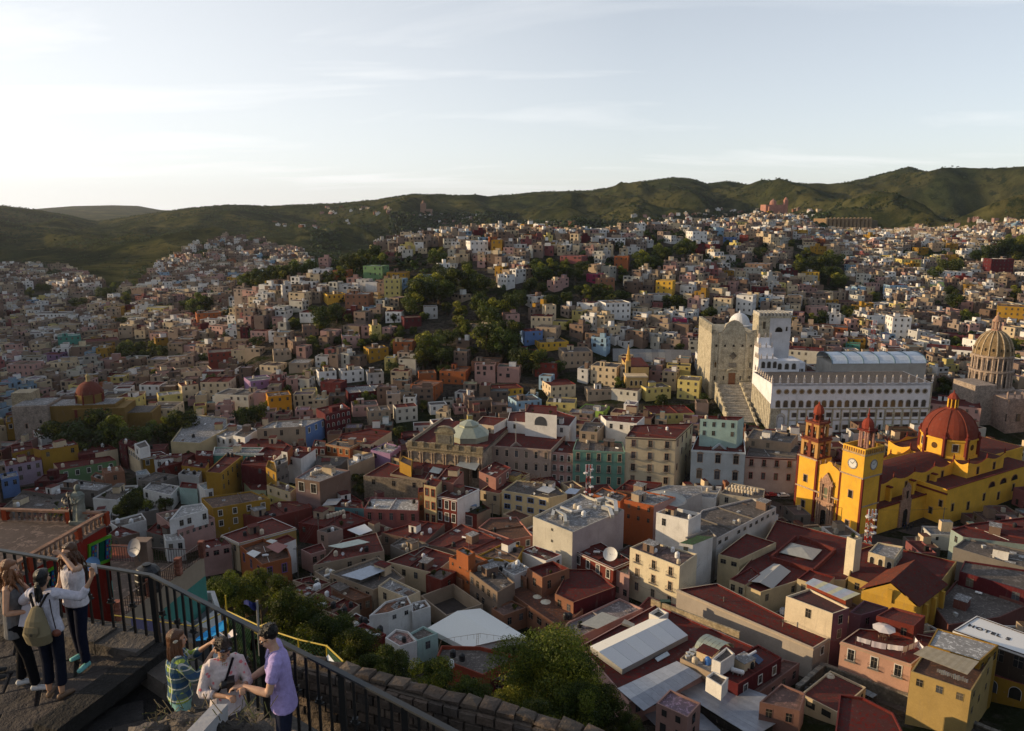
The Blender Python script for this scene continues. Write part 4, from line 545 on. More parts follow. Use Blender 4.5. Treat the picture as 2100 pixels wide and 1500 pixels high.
# ======= landmarks
SPLIT=('cheek_wall','window','finial_crest','column','parapet','blind_portal')
def mkpart(R,name,fn,smooth=False):
 m=MB(); fn(m); rel(R,m)
 if name in SPLIT and len(m.marks)>1:
  for q in m.pieces():o=q.build({'finial_crest':'finial','parapet':'parapet'}.get(name,name),R,smooth)
  return o
 return m.build(name,R,smooth)
class Frame:
 """local axes: a along the front, b into the depth, z up"""
 def __init__(s,P1,P2):
  s.o=Vector(P1[:2]); d=Vector(P2[:2])-s.o; s.len=d.length; s.e=d.normalized(); s.n=Vector((-s.e.y,s.e.x)); s.ax=(Vector((s.e.x,s.e.y,0)),Vector((s.n.x,s.n.y,0)),UP)
 def p(s,a,b,z):q=s.o+s.e*a+s.n*b; return Vector((q.x,q.y,z))
 def box(s,m,a0,a1,b0,b1,z0,z1,mat='plaster',c='W'):m.box(s.p((a0+a1)/2,(b0+b1)/2,(z0+z1)/2),(abs(a1-a0)/2,abs(b1-b0)/2,abs(z1-z0)/2),mat,c,s.ax)
 def rz(s,face='front'):return math.atan2(s.e.y,s.e.x)+{'front':0,'right':math.pi/2,'left':-math.pi/2,'back':math.pi}[face]
def rel(root,m):
 o=root.location; m.v=[(v[0]-o.x,v[1]-o.y,v[2]-o.z)for v in m.v]; return m
def wall_opening(m,fr,side,at,w,z0,z1,arch=True,fc=(.3,.1,.06),dep=.25,dark=(.02,.018,.016),off=0.0,proud=.12):
 """arched opening: dark recess face plus a proud surround. side: ('a', b) front at depth b, or ('b', a) right flank at a, ('l', a) left flank"""
 m.mark(); pts=[]; n=8; r=w/2
 pts=[(-r,z0),(r,z0)]
 if arch:pts+=[(r*math.cos(math.pi*k/n),z1-r+r*math.sin(math.pi*k/n))for k in range(n+1)]
 else:pts+=[(r,z1),(-r,z1)]
 def P(t,z,d):
  if side[0]=='a':return fr.p(at+t,side[1]-d,z)
  if side[0]=='b':return fr.p(side[1]+d,at+t,z)
  return fr.p(side[1]-d,at-t,z)
 m.face([P(t,z,.03)for t,z in pts],'glass',dark)
 s_=.22; o=[(t+(s_ if t>1e-6 else-s_ if t<-1e-6 else 0),z+(s_ if z>z0+.01 and abs(t)<r*.99 or z>=z1-.01 else 0))for t,z in pts]
 for k in range(1,len(pts)):
  j=(k+1)%len(pts); m.face([P(*pts[k],proud),P(*o[k],proud),P(*o[j],proud),P(*pts[j],proud)],'stone',fc); m.face([P(*o[k],proud),P(*o[k],0),P(*o[j],0),P(*o[j],proud)],'stone',fc); m.face([P(*pts[j],proud),P(*pts[j],.03),P(*pts[k],.03),P(*pts[k],proud)],'stone',fc)
YE=(.86,.485,.055); RD=(.27,.045,.03); STN=(.44,.27,.19)
def finial(m,p,h,c,mat='plaster',r=.35):
 m.mark(); m.lathe([(r,0),(r*.6,h*.25),(r*.85,h*.45),(r*.35,h*.7),(r*.4,h*.8),(0,h)],6,p,mat,c)
def basilica():
 P1=at_z(1628,1052,1); P2=at_z(1757,1106,1); F=Frame(P1,P2); L=F.len; zb=-2.5
 R=empty('basilica',(P1.x,P1.y,1)); tag(R,'yellow basilica with red domes, two unequal towers and clocks','church')
 def part(name,fn,smooth=False):return mkpart(R,name,fn,smooth)
 tw=7.2; ct=L-7.6
 def walls(m):
  F.box(m,0,tw,0,tw,zb,21.3,c=YE); F.box(m,tw,ct,.6,8,zb,19.2,c=YE)
  F.box(m,4.5,L-3.5,8,54,zb,14.5,c=YE)
  F.box(m,-4,L+1.5,54,76,zb,15.2,c=YE)
  F.box(m,16,L,9,34,zb,9.0,c=YE)
  F.box(m,16,L+6.6,34,90,zb,11.2,c=YE)
  F.box(m,3,L-4,76,100,zb,13.5,c=YE)
 part('wall',walls)
 def fstep(m):
  n=14; a0,a1=tw,ct
  pr=[]
  for k in range(n+1):
   t=k/n; a=a0+(a1-a0)*t; pr.append((a,19.2+2.2*math.sin(math.pi*t)**.7+(.8 if abs(t-.5)<.12 else 0)))
  m.face([F.p(a0,.55,19.0)]+[F.p(a1,.55,19.0)]+[F.p(a,.55,z)for a,z in pr[::-1]],'plaster',YE)
  for i in range(n):m.face([F.p(pr[i][0],.45,pr[i][1]),F.p(pr[i+1][0],.45,pr[i+1][1]),F.p(pr[i+1][0],1.1,pr[i+1][1]),F.p(pr[i][0],1.1,pr[i][1])],'stone',STN)
  for t in(.1,.3,.5,.7,.9):finial(m,F.p(a0+(a1-a0)*t,.8,19.5+2.2*math.sin(math.pi*t)**.7),1.3,STN,'stone',.3)
 part('gable',fstep)
 def strips(m):
  for a,b in((0,0),(tw,0),(L,0),(0,tw)):
   F.box(m,a-.35,a+.35,b-.12,b+.4,zb,21.3 if a<=tw else 20.2,c=RD)
  F.box(m,ct-.3,ct+.3,-.12,.4,zb,20.2,c=RD); F.box(m,L-.2,L+.14,8.2,9.2,zb,20.2,c=RD)
  for a0,a1,z in((0,tw,11),(tw,ct,11),(0,tw,21.2),(ct,L,20.3)):F.box(m,a0-.2,a1+.2,-.28,0,z,z+.4,'stone',(.55,.42,.30))
  F.box(m,L,L+.2,0,9,20.3,20.7,'stone',(.5,.4,.3)); F.box(m,L,L+.16,0,9,11,11.4,'stone',(.5,.4,.3)); F.box(m,-.12,L+.1,-.14,0,zb,2.0,c=RD)
  F.box(m,L,L+.12,0,9.1,zb,2.2,'stone',STN)
 part('pilaster_trim',strips)
 def ctower(m):
  F.box(m,ct,L,0,9.2,zb,27.4,c=YE)
  F.box(m,ct-.2,L+.2,-.2,9.4,27.4,28.0,'stone',(.5,.36,.2))
  for(a0,a1,b0,b1)in((ct,L,0,.4),(ct,L,8.8,9.2),(ct,ct+.4,.4,8.8),(L-.4,L,.4,8.8)):F.box(m,a0,a1,b0,b1,28.0,29.6,c=YE)
  for k in range(9):F.box(m,ct+.5+k*.8,ct+.8+k*.8,-.2,-.02,28.1,29.2,'stone',(.4,.2,.08))
  for k in range(10):F.box(m,L+.02,L+.2,.5+k*.88,.8+k*.88,28.1,29.2,'stone',(.4,.2,.08))
 T=part('clock_tower',ctower)
 for side,cx_,cb in(('f',(ct+L)/2,0),('r',L,4.6)):
  m=MB(); n=24; rr=1.65
  def Q(t,z,d):return F.p(cx_+t,-d,z)if side=='f' else F.p(L+d,cb+t,z)
  zc0=24.2
  ring=lambda r,d:[Q(r*math.cos(2*math.pi*k/n),zc0+r*math.sin(2*math.pi*k/n),d)for k in range(n)]
  A,B,C_=ring(rr,0),ring(rr,.2),ring(rr*.84,.2)
  for k in range(n):
   j=(k+1)%n; m.face([A[k],A[j],B[j],B[k]],'stone',(.3,.3,.33)); m.face([B[k],B[j],C_[j],C_[k]],'stone',(.3,.3,.33))
  m.face(ring(rr*.84,.14),'paint',(.62,.62,.60))
  for k in range(12):
   a=2*math.pi*k/12; u=Vector((math.cos(a),math.sin(a))); v=Vector((-u.y,u.x)); q=[(u*1.25+v*.07),(u*1.55+v*.07),(u*1.55-v*.07),(u*1.25-v*.07)]; m.face([Q(x.x,zc0+x.y,.17)for x in q],'paint',(.03,.03,.03))
  for ang,ln in((.9,1.3),(2.6,.9)):
   u=Vector((math.cos(ang),math.sin(ang))); v=Vector((-u.y,u.x)); m.face([Q(x.x,zc0+x.y,.19)for x in(v*.08,u*ln+v*.05,u*ln-v*.05,-v*.08)],'paint',(.03,.03,.03))
  rel(R,m).build('clock',R)
 def belfry(m,ca,cb,stages,c1,c2,posts=4):
  for(z0,z1,hw)in stages:
   F.box(m,ca-hw-.3,ca+hw+.3,cb-hw-.3,cb+hw+.3,z0,z0+.5,c=c2); F.box(m,ca-hw-.25,ca+hw+.25,cb-hw-.25,cb+hw+.25,z1-.6,z1,c=c2)
   for sa in(-1,0,1):
    for sb in(-1,0,1):
     if sa==0 and sb==0:continue
     w=hw*.17; F.box(m,ca+sa*(hw-w)-w,ca+sa*(hw-w)+w,cb+sb*(hw-w)-w,cb+sb*(hw-w)+w,z0+.5,z1-.6,c=c1 if sa*sb else c2)
   for k in range(2):
    cc=ca+(k*2-1)*hw*.45
    for fb in(cb-hw,cb+hw):
     n=6; r=hw*.3; zt=z1-.6
     top=[(cc+r*math.cos(math.pi*i/n),zt-1.0-r*.2+r*math.sin(math.pi*i/n)*.9)for i in range(n+1)]
     m.face([F.p(cc+hw*.42,fb,zt),F.p(cc-hw*.42,fb,zt),F.p(cc-r,fb,zt-1.2)][::-1]+[F.p(a,fb,z)for a,z in top[::-1]][::-1][:0]+[],'plaster',c1)if 0 else None
   for s in(-1,1):
    F.box(m,ca-hw+.05,ca+hw-.05,cb+s*(hw-.2)-.15,cb+s*(hw-.2)+.15,z1-1.5,z1-.6,c=c1); F.box(m,ca+s*(hw-.2)-.15,ca+s*(hw-.2)+.15,cb-hw+.05,cb+hw-.05,z1-1.5,z1-.6,c=c1)
   for sa in(-1,1):
    for sb in(-1,1):finial(m,F.p(ca+sa*hw*.95,cb+sb*hw*.95,z1),1.5,c2,r=.35)
 def bt(m):
  belfry(m,tw/2,tw/2,[(21.3,27.6,3.2),(27.6,33.2,2.5)],(.62,.35,.12),(.33,.09,.05))
  m.lathe([(1.7,0),(1.7,.4),(1.3,.5),(1.3,2.4),(1.75,2.6),(1.75,3.0),(1.7,3.2),(1.5,4.2),(1.0,5.0),(.35,5.5),(.3,6.0),(0,6.6)],8,F.p(tw/2,tw/2,33.2),'plaster',(.44,.09,.05))
  for k in range(4):
   a=math.pi/4+k*math.pi/2; q=F.p(tw/2,tw/2,34.6)+Vector((math.cos(a)*1.35,math.sin(a)*1.35,0)); m.box(q,(.35,.35,.8),'glass',(.05,.02,.02))
  for k in range(4):
   a=k*math.pi/2; q=F.p(tw/2,tw/2,23.0);
 part('bell_tower',bt)
 for(a,b,z,s)in((tw/2-1.5,.9,23.4,1),(tw/2+1.5,.9,23.4,1),(tw-.9,tw/2-1.5,23.4,1),(tw-.9,tw/2+1.4,23.4,1),(tw/2-1.1,1.6,29.4,.7),(tw/2+1.1,1.6,29.4,.7),(tw-1.7,tw/2,29.4,.7)):
  m=MB(); m.lathe([(.75*s,0),(.6*s,.25*s),(.42*s,.8*s),(.38*s,1.2*s),(.15*s,1.4*s),(0,1.45*s)],8,F.p(a,b,z),'metal',(.07,.06,.04)); rel(R,m).build('bell',R)
 def bt2(m):
  ca,cb=(ct+L)/2+.3,5.2
  F.box(m,ca-2.1,ca+2.1,cb-2.1,cb+2.1,28.0,28.8,c=(.36,.16,.1))
  for sa in(-1,1):
   for sb in(-1,1):
    m.lathe([(.42,0),(.42,5.2)],8,F.p(ca+sa*1.35,cb+sb*1.35,28.8),'stone',(.42,.24,.2)); m.lathe([(.3,0),(.3,5.2)],8,F.p(ca+sa*.6,cb+sb*1.5,28.8),'stone',(.42,.24,.2))
  F.box(m,ca-2.1,ca+2.1,cb-2.1,cb+2.1,34.0,34.6,c=RD)
  m.lathe([(1.6,0),(1.75,.3),(1.75,1.4),(1.5,2.3),(1.0,3.0),(.35,3.4),(.35,4.0),(.5,4.3),(.2,4.8),(.12,6.2),(0,6.5)],10,F.p(ca,cb,34.6),'plaster',(.44,.08,.05))
  for sa in(-1,1):
   for sb in(-1,1):finial(m,F.p(ca+sa*1.8,cb+sb*1.8,34.6),1.3,(.4,.2,.15),r=.3)
 part('small_belfry',bt2)
 def portal(m):
  ca=(tw+ct)/2-.2
  F.box(m,ca-3.1,ca+3.1,-.15,.58,zb,8.6,'stone',STN); F.box(m,ca-3.4,ca+3.4,-.4,.58,8.6,9.3,'stone',STN)
  F.box(m,ca-2.2,ca+2.2,-.05,.58,9.3,14.6,'stone',STN); F.box(m,ca-2.5,ca+2.5,-.25,.58,14.6,15.1,'stone',STN)
  m.face([F.p(ca-2.3,-.15,15.1),F.p(ca+2.3,-.15,15.1),F.p(ca+1.0,-.15,17.3),F.p(ca,-.15,18.6),F.p(ca-1.0,-.15,17.3)],'stone',STN)
  m.face([F.p(ca-2.3,-.15,15.1),F.p(ca-1.0,-.15,17.3),F.p(ca-1.0,.6,17.3),F.p(ca-2.3,.6,15.1)],'stone',STN); m.face([F.p(ca-1.0,-.15,17.3),F.p(ca,-.15,18.6),F.p(ca,.6,18.6),F.p(ca-1.0,.6,17.3)],'stone',STN)
  for s in(-1,1):
   for k,(x,h0,h1)in enumerate(((2.7,zb,8.6),(1.95,zb,8.6),(1.9,9.3,14.6),(1.3,9.3,14.6))):m.lathe([(.3,0),(.24,(h1-h0)*.3),(.26,h1-h0)],8,F.p(ca+s*x,-.35,h0),'stone',(.50,.34,.25))
   finial(m,F.p(ca+s*3.0,-.1,9.3),1.8,STN,'stone',.35); finial(m,F.p(ca+s*2.1,-.1,15.1),1.5,STN,'stone',.3)
  wall_opening(m,F,('a',-.15),ca,2.3,.2,6.2,True,STN); wall_opening(m,F,('a',-.05),ca,1.3,10.2,13.6,False,STN,dark=(.14,.15,.1))
  F.box(m,L-.1,L+.5,20,25.5,zb,9.5,'stone',STN); F.box(m,L-.1,L+.6,21,24.5,9.5,13.5,'stone',STN)
  wall_opening(m,F,('b',L+.5),22.7,2.4,.2,6.4,True,STN); wall_opening(m,F,('b',L+.6),22.7,1.1,10,12.6,False,STN)
  m.face([F.p(L+.55,20.8,13.5),F.p(L+.55,24.7,13.5),F.p(L+.55,22.75,15.6)],'stone',STN)
 part('portal',portal)
 def wins(m):
  for a,z in((3.3,4.2),(3.4,13.0),(L-3.6,13.2),(L-3.8,3.4)):wall_opening(m,F,('a',0),a,1.3,z,z+2.4,False,(.42,.30,.24))
  for b,z in((4.5,7.5),):wall_opening(m,F,('b',L),b,.8,z,z+1.8,False,(.4,.3,.24))
  for b in(38,47,56,65,74):wall_opening(m,F,('b',L+6.6),b,1.2,3.2 if b%2 else 4.6,6.0 if b%2 else 7.2,False,(.45,.3,.16))
  for b in(58,65,72):wall_opening(m,F,('b',L+6.6),b+2,3.6,8.6,10.5,True,(.30,.12,.07))
  for b in(28,40,48):wall_opening(m,F,('b',L-3.5),b,1.1,11.0,13.4,False,(.45,.25,.12))
  for b in(60,70):wall_opening(m,F,('b',L+1.5),b,1.3,11.6,14.2,False,(.45,.25,.12))
  wall_opening(m,F,('a',34),L+2,1.0,3,5.2,False,(.45,.3,.2)); wall_opening(m,F,('a',34),L+5,1.0,6.4,8.6,False,(.45,.3,.2))
 part('window',wins)
 def roofs(m):
  n=8
  for b0,b1 in((8,24),(24,40),(40,54)):
   for i in range(n):
    t0,t1=i/n,(i+1)/n; a=lambda t:4.8+(L-8.6)*t; z=lambda t:14.3+2.4*math.sin(math.pi*t)
    m.face([F.p(a(t0),b0,z(t0)),F.p(a(t1),b0,z(t1)),F.p(a(t1),b1,z(t1)),F.p(a(t0),b1,z(t0))],'roof',(.26,.045,.03))
   m.face([F.p(4.8+(L-8.6)*i/n,b0+.01,14.3+2.4*math.sin(math.pi*i/n))for i in range(n+1)][::-1],'roof',(.26,.045,.03))
  for a0,a1,b0,b1,z in((0,tw,0,tw,21.32),(ct,L,.4,8.8,28.02),(16,L,9,34,9.02),(16,L+6.6,34,90,11.22),(-4,L+1.5,54,76,15.22),(3,L-4,76,100,13.52)):
   m.face([F.p(a0+.2,b0+.2,z),F.p(a1-.2,b0+.2,z),F.p(a1-.2,b1-.2,z),F.p(a0+.2,b1-.2,z)],'roof',(.24,.045,.03))
 part('roof',roofs)
 def scal(m):
  def run(fix,va0,va1,z,side,nsc,c=YE):
   for k in range(nsc):
    n=6; s0=va0+(va1-va0)*k/nsc; s1=va0+(va1-va0)*(k+1)/nsc; pr=[]
    for i in range(n+1):
     t=i/n; pr.append((s0+(s1-s0)*t,z+1.6-1.3*math.sin(math.pi*t)))
    for i in range(n):
     (u0,z0_),(u1,z1_)=pr[i],pr[i+1]
     P=(lambda u,d,zz:F.p(fix+d,u,zz))if side=='b' else(lambda u,d,zz:F.p(u,fix+d,zz))
     m.face([P(u0,.15,z-.3),P(u1,.15,z-.3),P(u1,.15,z1_),P(u0,.15,z0_)]if side=='b' else[P(u0,-.15,z-.3),P(u1,-.15,z-.3),P(u1,-.15,z1_),P(u0,-.15,z0_)],'plaster',c)
     m.face([P(u0,-.15,z0_),P(u1,-.15,z1_),P(u1,.15,z1_),P(u0,.15,z0_)],'plaster',RD); m.face([P(u0,-.15 if side=='b' else .15,z-.3),P(u0,-.15 if side=='b' else .15,z0_),P(u1,-.15 if side=='b' else .15,z1_),P(u1,-.15 if side=='b' else .15,z-.3)],'plaster',c)
    finial(m,(F.p(fix,s0,z+1.5)if side=='b' else F.p(s0,fix,z+1.5)),1.8,RD,r=.4)
   finial(m,(F.p(fix,va1,z+1.5)if side=='b' else F.p(va1,fix,z+1.5)),1.8,RD,r=.4)
  run(L-3.5,10,54,14.5,'b',4); run(4.6,8,54,14.5,'b',4); run(L+1.5,54,76,15.2,'b',2); run(54,-4,4.5,15.2,'a',1); run(54,L-3.5,L+1.5,15.2,'a',1); run(-4,54,76,15.2,'b',2)
  for b in(18,30,42):F.box(m,L-3.5,L-1.9,b-.5,b+.5,zb,13.5,c=YE); F.box(m,L-3.5,L-1.7,b-.6,b+.6,13.5,13.9,c=RD)
  F.box(m,L+6.25,L+6.62,34,90,11.2,12.7,c=YE); F.box(m,16,L+6.2,34.02,34.4,11.2,12.7,c=YE); F.box(m,L+6.2,L+6.8,33.8,90,12.7,12.9,c=RD); F.box(m,16,L+6.8,33.8,34.1,10.9,11.5,c=RD); F.box(m,L-.1,L+.2,9,34,8.8,9.3,c=RD)
 part('parapet',scal)
 dc=F.p(12,64,15.2)
 def drum(m):
  m.lathe([(9.6,0),(9.6,1.0),(9.0,1.0),(9.0,6.0),(9.5,6.2),(9.5,6.8),(8.9,6.9)],8,dc,'plaster',YE,ph=math.pi/8+F.rz())
  for k in range(8):
   a=math.pi/8+F.rz()+k*math.pi/4; q=dc+Vector((math.cos(a)*9.1,math.sin(a)*9.1,3.6)); m.lathe([(.75,-3.4),(.75,3.2),(.95,3.3),(.95,3.8),(.4,4.4),(.5,4.9),(0,5.8)],6,q,'plaster',RD)
   a2=a+math.pi/8; rr=9.0*math.cos(math.pi/8)+.06; q=dc+Vector((math.cos(a2)*rr,math.sin(a2)*rr,3.9)); u=Vector((-math.sin(a2),math.cos(a2),0)); nrm=Vector((math.cos(a2),math.sin(a2),0))
   if k%2:m.face([q+u*1.1*math.cos(t)+UP*1.1*math.sin(t)for t in[2*math.pi*i/12 for i in range(12)]][::1],'glass',(.10,.05,.02)); pts=[2*math.pi*i/12 for i in range(13)]
   else:m.box(q,(1.05,.1,1.5),'stone',(.55,.5,.42),(u,nrm,UP)); m.box(q+nrm*.08,(.8,.05,1.25),'glass',(.03,.02,.02),(u,nrm,UP))
 part('dome_drum',drum)
 def dome(m):
  n=32; pr=[(8.9*math.cos(t),9.4*math.sin(t))for t in[math.radians(x)for x in(0,10,20,30,40,50,60,68,75,80)]]
  m.lathe([(r,z)for r,z in pr]+[(1.6,9.25)],n,dc+UP*6.9,'plaster',(.33,.068,.038))
 part('dome',dome,True)
 def ribs(m):
  for k in range(8):
   a=math.pi/8+F.rz()+k*math.pi/4; pr=[(9.0*math.cos(t),9.5*math.sin(t))for t in[math.radians(x)for x in range(0,84,12)]]
   for i in range(len(pr)-1):m.bar(dc+UP*6.9+Vector((math.cos(a)*pr[i][0],math.sin(a)*pr[i][0],pr[i][1])),dc+UP*6.9+Vector((math.cos(a)*pr[i+1][0],math.sin(a)*pr[i+1][0],pr[i+1][1])),.16,'plaster',(.33,.08,.05))
 part('dome_rib',ribs)
 def lantern(m):
  o=dc+UP*16.1; m.lathe([(2.0,0),(2.0,.4),(1.1,.5),(1.1,3.4),(1.9,3.6),(1.9,3.9),(1.5,4.2),(1.2,4.9),(.6,5.5),(.2,5.7),(.2,6.4),(0,6.6)],8,o,'plaster',(.42,.08,.045))
  for k in range(8):
   a=k*math.pi/4; m.lathe([(.22,0),(.22,3.1)],6,o+Vector((math.cos(a)*1.6,math.sin(a)*1.6,.4)),'plaster',YE); m.box(o+Vector((math.cos(a+.39)*1.08,math.sin(a+.39)*1.08,2)),(.2,.2,1.1),'glass',(.05,.02,.01))
 part('lantern',lantern)
 HOUSES.append([F.p(-5,-1,0).xy,F.p(L+7.5,-1,0).xy,F.p(L+7.5,101,0).xy,F.p(-5,101,0).xy])
 return F
BF=basilica()
def university():
 P1=Vector((108.8,308,0)); P2=Vector((176.8,309.5,0)); F=Frame(P1,P2); L=F.len; WH=(.74,.75,.79); ST=(.50,.46,.36); zb=3
 R=empty('university_block',(P1.x,P1.y,8)); tag(R,'long white university block with round windows and a crest of pointed finials','university')
 def part(name,fn,smooth=False,RR=None):return mkpart(RR or R,name,fn,smooth)
 ZT=29.6
 part('wall',lambda m:(F.box(m,0,L,0,24,zb,ZT-1.0,c=WH)))
 def base(m):
  for k in range(19):
   a=.4+k*(L-.8)/18
   if k>2 or k in(0,2):F.box(m,a-.35,a+.35,-.25,0,zb,17.6,'stone',ST)
  F.box(m,0,L,-.35,0,17.4,18.0,'stone',ST); F.box(m,8,L,-.2,0,12.6,13.0,'stone',ST); F.box(m,0,4.5,-.16,0,zb,17.4,'stone',ST)
  F.box(m,L-.6,L,-.2,0,zb,ZT-1,'stone',ST)
  for b in range(12):F.box(m,-.22,0,b*2,b*2+1.4,zb,20+b*.3,'stone',ST)
 part('stone_base',base)
 def upper(m):
  n=20
  for k in range(n):
   a=3.0+k*(L-6)/(n-1); wall_opening(m,F,('a',0),a,1.9,18.3,21.4,True,(.6,.6,.62),dark=(.07,.06,.045))
  for k in range(n):
   a=3.0+k*(L-6)/(n-1); q=F.p(a,-.05,25.2); t=[2*math.pi*i/14 for i in range(14)]; ax=F.ax
   A=[q+ax[0]*1.15*math.cos(x)+UP*1.15*math.sin(x)-ax[1]*.14 for x in t]; B=[q+ax[0]*.8*math.cos(x)+UP*.8*math.sin(x)-ax[1]*.14 for x in t]; B2=[q+ax[0]*.8*math.cos(x)+UP*.8*math.sin(x)for x in t]
   m.face(B2,'glass',(.10,.08,.05))
   for i in range(14):
    j=(i+1)%14; m.face([B[i],A[i],A[j],B[j]],'stone',(.42,.36,.28)); m.face([A[i],A[i]+ax[1]*.2,A[j]+ax[1]*.2,A[j]],'stone',(.42,.36,.28))
  for r_,z0 in((0,14.0),(1,8.6)):
   for k in range(16):
    a=10.5+k*(L-13)/15
    if k in(5,10):wall_opening(m,F,('a',0),a,.9,z0-.3,z0+1.9,False,ST,dark=(.03,.03,.03))
    else:wall_opening(m,F,('a',0),a,2.3,z0,z0+1.9,False,ST,dark=(.06,.05,.045))
 part('window',upper)
 def door(m):
  wall_opening(m,F,('a',-.3),4.4,3.6,5.5,15.8,True,ST,dark=(.45,.45,.46)); wall_opening(m,F,('a',-.36),4.4,2.4,9.6,14.6,True,(.35,.33,.3),dark=(.5,.5,.52))
 part('blind_portal',door)
 def crest(m):
  n=20
  for k in range(n+1):
   a=k*L/n; finial(m,F.p(a,.3,ZT-.3),3.0,(.70,.62,.55),r=.6)
  for k in range(n):
   for i in range(5):
    t0,t1=i/5,(i+1)/5; z0,z1=ZT-.2-1.1*math.sin(math.pi*t0),ZT-.2-1.1*math.sin(math.pi*t1); a0,a1=(k+t0)*L/n,(k+t1)*L/n
    m.face([F.p(a0,0,ZT-2),F.p(a1,0,ZT-2),F.p(a1,0,z1),F.p(a0,0,z0)],'plaster',WH); m.face([F.p(a0,0,z0),F.p(a1,0,z1),F.p(a1,.5,z1),F.p(a0,.5,z0)],'plaster',(.5,.45,.42)); m.face([F.p(a0,.5,ZT-2),F.p(a0,.5,z0),F.p(a1,.5,z1),F.p(a1,.5,ZT-2)],'plaster',WH)
 part('finial_crest',crest)
 part('roof',lambda m:m.face([F.p(.3,.5,ZT-.99),F.p(L-.3,.5,ZT-.99),F.p(L-.3,23.8,ZT-.99),F.p(.3,23.8,ZT-.99)],'roof','G'))
 R2=empty('university_wing',(P1.x+2,P1.y+35,12)); tag(R2,'white stepped wing climbing from the long university block to its square tower','university')
 def wing(m):
  for i,(b0,b1,z)in enumerate(((24,30,34.5),(30,36,38.5),(36,44,42))):
   F.box(m,2.2+i*1.8,11,b0,b1,zb,z,c=WH)
  F.box(m,11,26,30,46,zb,31.5,c=WH); F.box(m,11,21,24.2,30,zb,33.5,c=WH)
 part('wall',wing,RR=R2)
 def wf(m):
  for i,(b0,b1,z)in enumerate(((24,30,34.5),(30,36,38.5),(36,44,42))):
   for k in range(4):finial(m,F.p(2.4+i*1.8,b0+.5+k*(b1-b0)/4,z),2.4,(.66,.56,.46),r=.45)
   for k in range(3):finial(m,F.p(3.4+i*1.5+k*2.6,b0+.3,z),2.4,(.60,.52,.46),r=.45)
  for k in range(9):finial(m,F.p(.2,1+k*2.6,ZT-.8+k*.15),2.4,(.66,.56,.46),r=.45)
 part('finial_crest',wf,RR=R2)
 def ww(m):
  for k in range(3):wall_opening(m,F,('a',24.2),12+k*3.2,1.8,29.5,32.3,True,(.6,.6,.6),dark=(.05,.045,.04))
  for k in range(3):wall_opening(m,F,('a',24),4.4+k*2.6,1.6,30.2,33.2,True,(.6,.6,.6),dark=(.05,.045,.04))
  for k in range(4):wall_opening(m,F,('a',30),21+k*1.4-.5,1.0,26.5,28.5,False,(.6,.6,.6),dark=(.05,.045,.04))
 part('window',ww,RR=R2)
 A1,A2=Vector((93.0,347.5,0)),Vector((113.8,346.6,0)); G=Frame(A1,A2); LL=G.len; HS=(.50,.455,.35)
 R3=empty('stone_hall',(A1.x,A1.y,12)); tag(R3,'tall sandstone university hall with a curved gable above the grand staircase','university hall')
 def hall(m):
  G.box(m,0,LL,0,30,6,43.5,'stone',HS)
  n=16
  pr=[(0,45),(1.5,45.2),(3,44),(5,44.4),(6.5,47.8),(8.5,49.3),(10.2,49.8),(12,49.3),(14,47.8),(15.5,44.6),(17.5,43.6),(19,45),(LL,45.2)]
  m.face([G.p(0,0,43)]+[G.p(LL,0,43)]+[G.p(a,0,z)for a,z in pr[::-1]],'stone',HS)
  m.face([G.p(a,1.2,z)for a,z in pr]+[G.p(LL,1.2,43),G.p(0,1.2,43)],'stone',HS)
  for i in range(len(pr)-1):m.face([G.p(pr[i][0],-.15,pr[i][1]),G.p(pr[i+1][0],-.15,pr[i+1][1]),G.p(pr[i+1][0],1.3,pr[i+1][1]),G.p(pr[i][0],1.3,pr[i][1])],'stone',HS)
  for a in(.6,4.2,LL-4.2,LL-.6):G.box(m,a-.6,a+.6,-.35,0,10,43.5,'stone',(.54,.49,.38))
  G.box(m,0,LL,-.4,0,26.2,26.9,'stone',HS)
  for k in range(12):G.box(m,-.3,1.2,k*2.5,k*2.5+1.2,43.5,47.5,'stone',(.62,.56,.42))
 part('wall',hall,RR=R3)
 def hw(m):
  for k in range(5):wall_opening(m,G,('a',0),2.4+k*4,1.0,37.2,38.4,True,HS)
  q=G.p(LL/2,-.05,33); m.face([q+G.ax[0]*x-G.ax[1]*.2+UP*z for x,z in((-1.7,0),(0,-1.9),(1.7,0),(0,1.9))],'glass',(.04,.035,.03));
  wall_opening(m,G,('a',0),LL/2,3.6,27.4,29.8,False,HS,dark=(.08,.075,.07)); wall_opening(m,G,('a',0),LL/2,3.2,19.2,24.8,False,(.42,.38,.3),dark=(.14,.05,.025))
  for a in(2.4,LL-2.4):
   wall_opening(m,G,('a',0),a,.9,27.4,30,True,HS); wall_opening(m,G,('a',0),a,.9,21,23.4,False,HS)
  for a in(6.5,LL-6.5):wall_opening(m,G,('a',0),a,.8,21.4,23.4,False,HS)
 part('window',hw,RR=R3)
 def pedi(m):
  for s in(-1,1):m.bar(G.p(LL/2+s*3,-.5,25.6),G.p(LL/2,-.5,27.0),.22,'stone',HS)
  G.box(m,LL/2-3,LL/2+3,-.6,0,25.0,25.5,'stone',HS)
 part('door_pediment',pedi,RR=R3)
 T=empty('square_tower',(*G.p(LL+2,0,0).xy,14)); tag(T,'square university tower, half stone and half white, with toothed battlements','tower')
 def tower(m):
  G.box(m,LL+.1,LL+5.3,-1,9,6,52,'stone',HS); G.box(m,LL+5.3,LL+14.8,-1,9,6,51.6,c=(.60,.60,.62))
  for k in range(9):G.box(m,LL+.1+k*1.65,LL+1.0+k*1.65,-1.3,9.2,52,53.4,'stone',(.55,.52,.46))
  G.box(m,LL-.1,LL+15,-1.25,9.2,51,52,'stone',HS)
 part('wall',tower,RR=T)
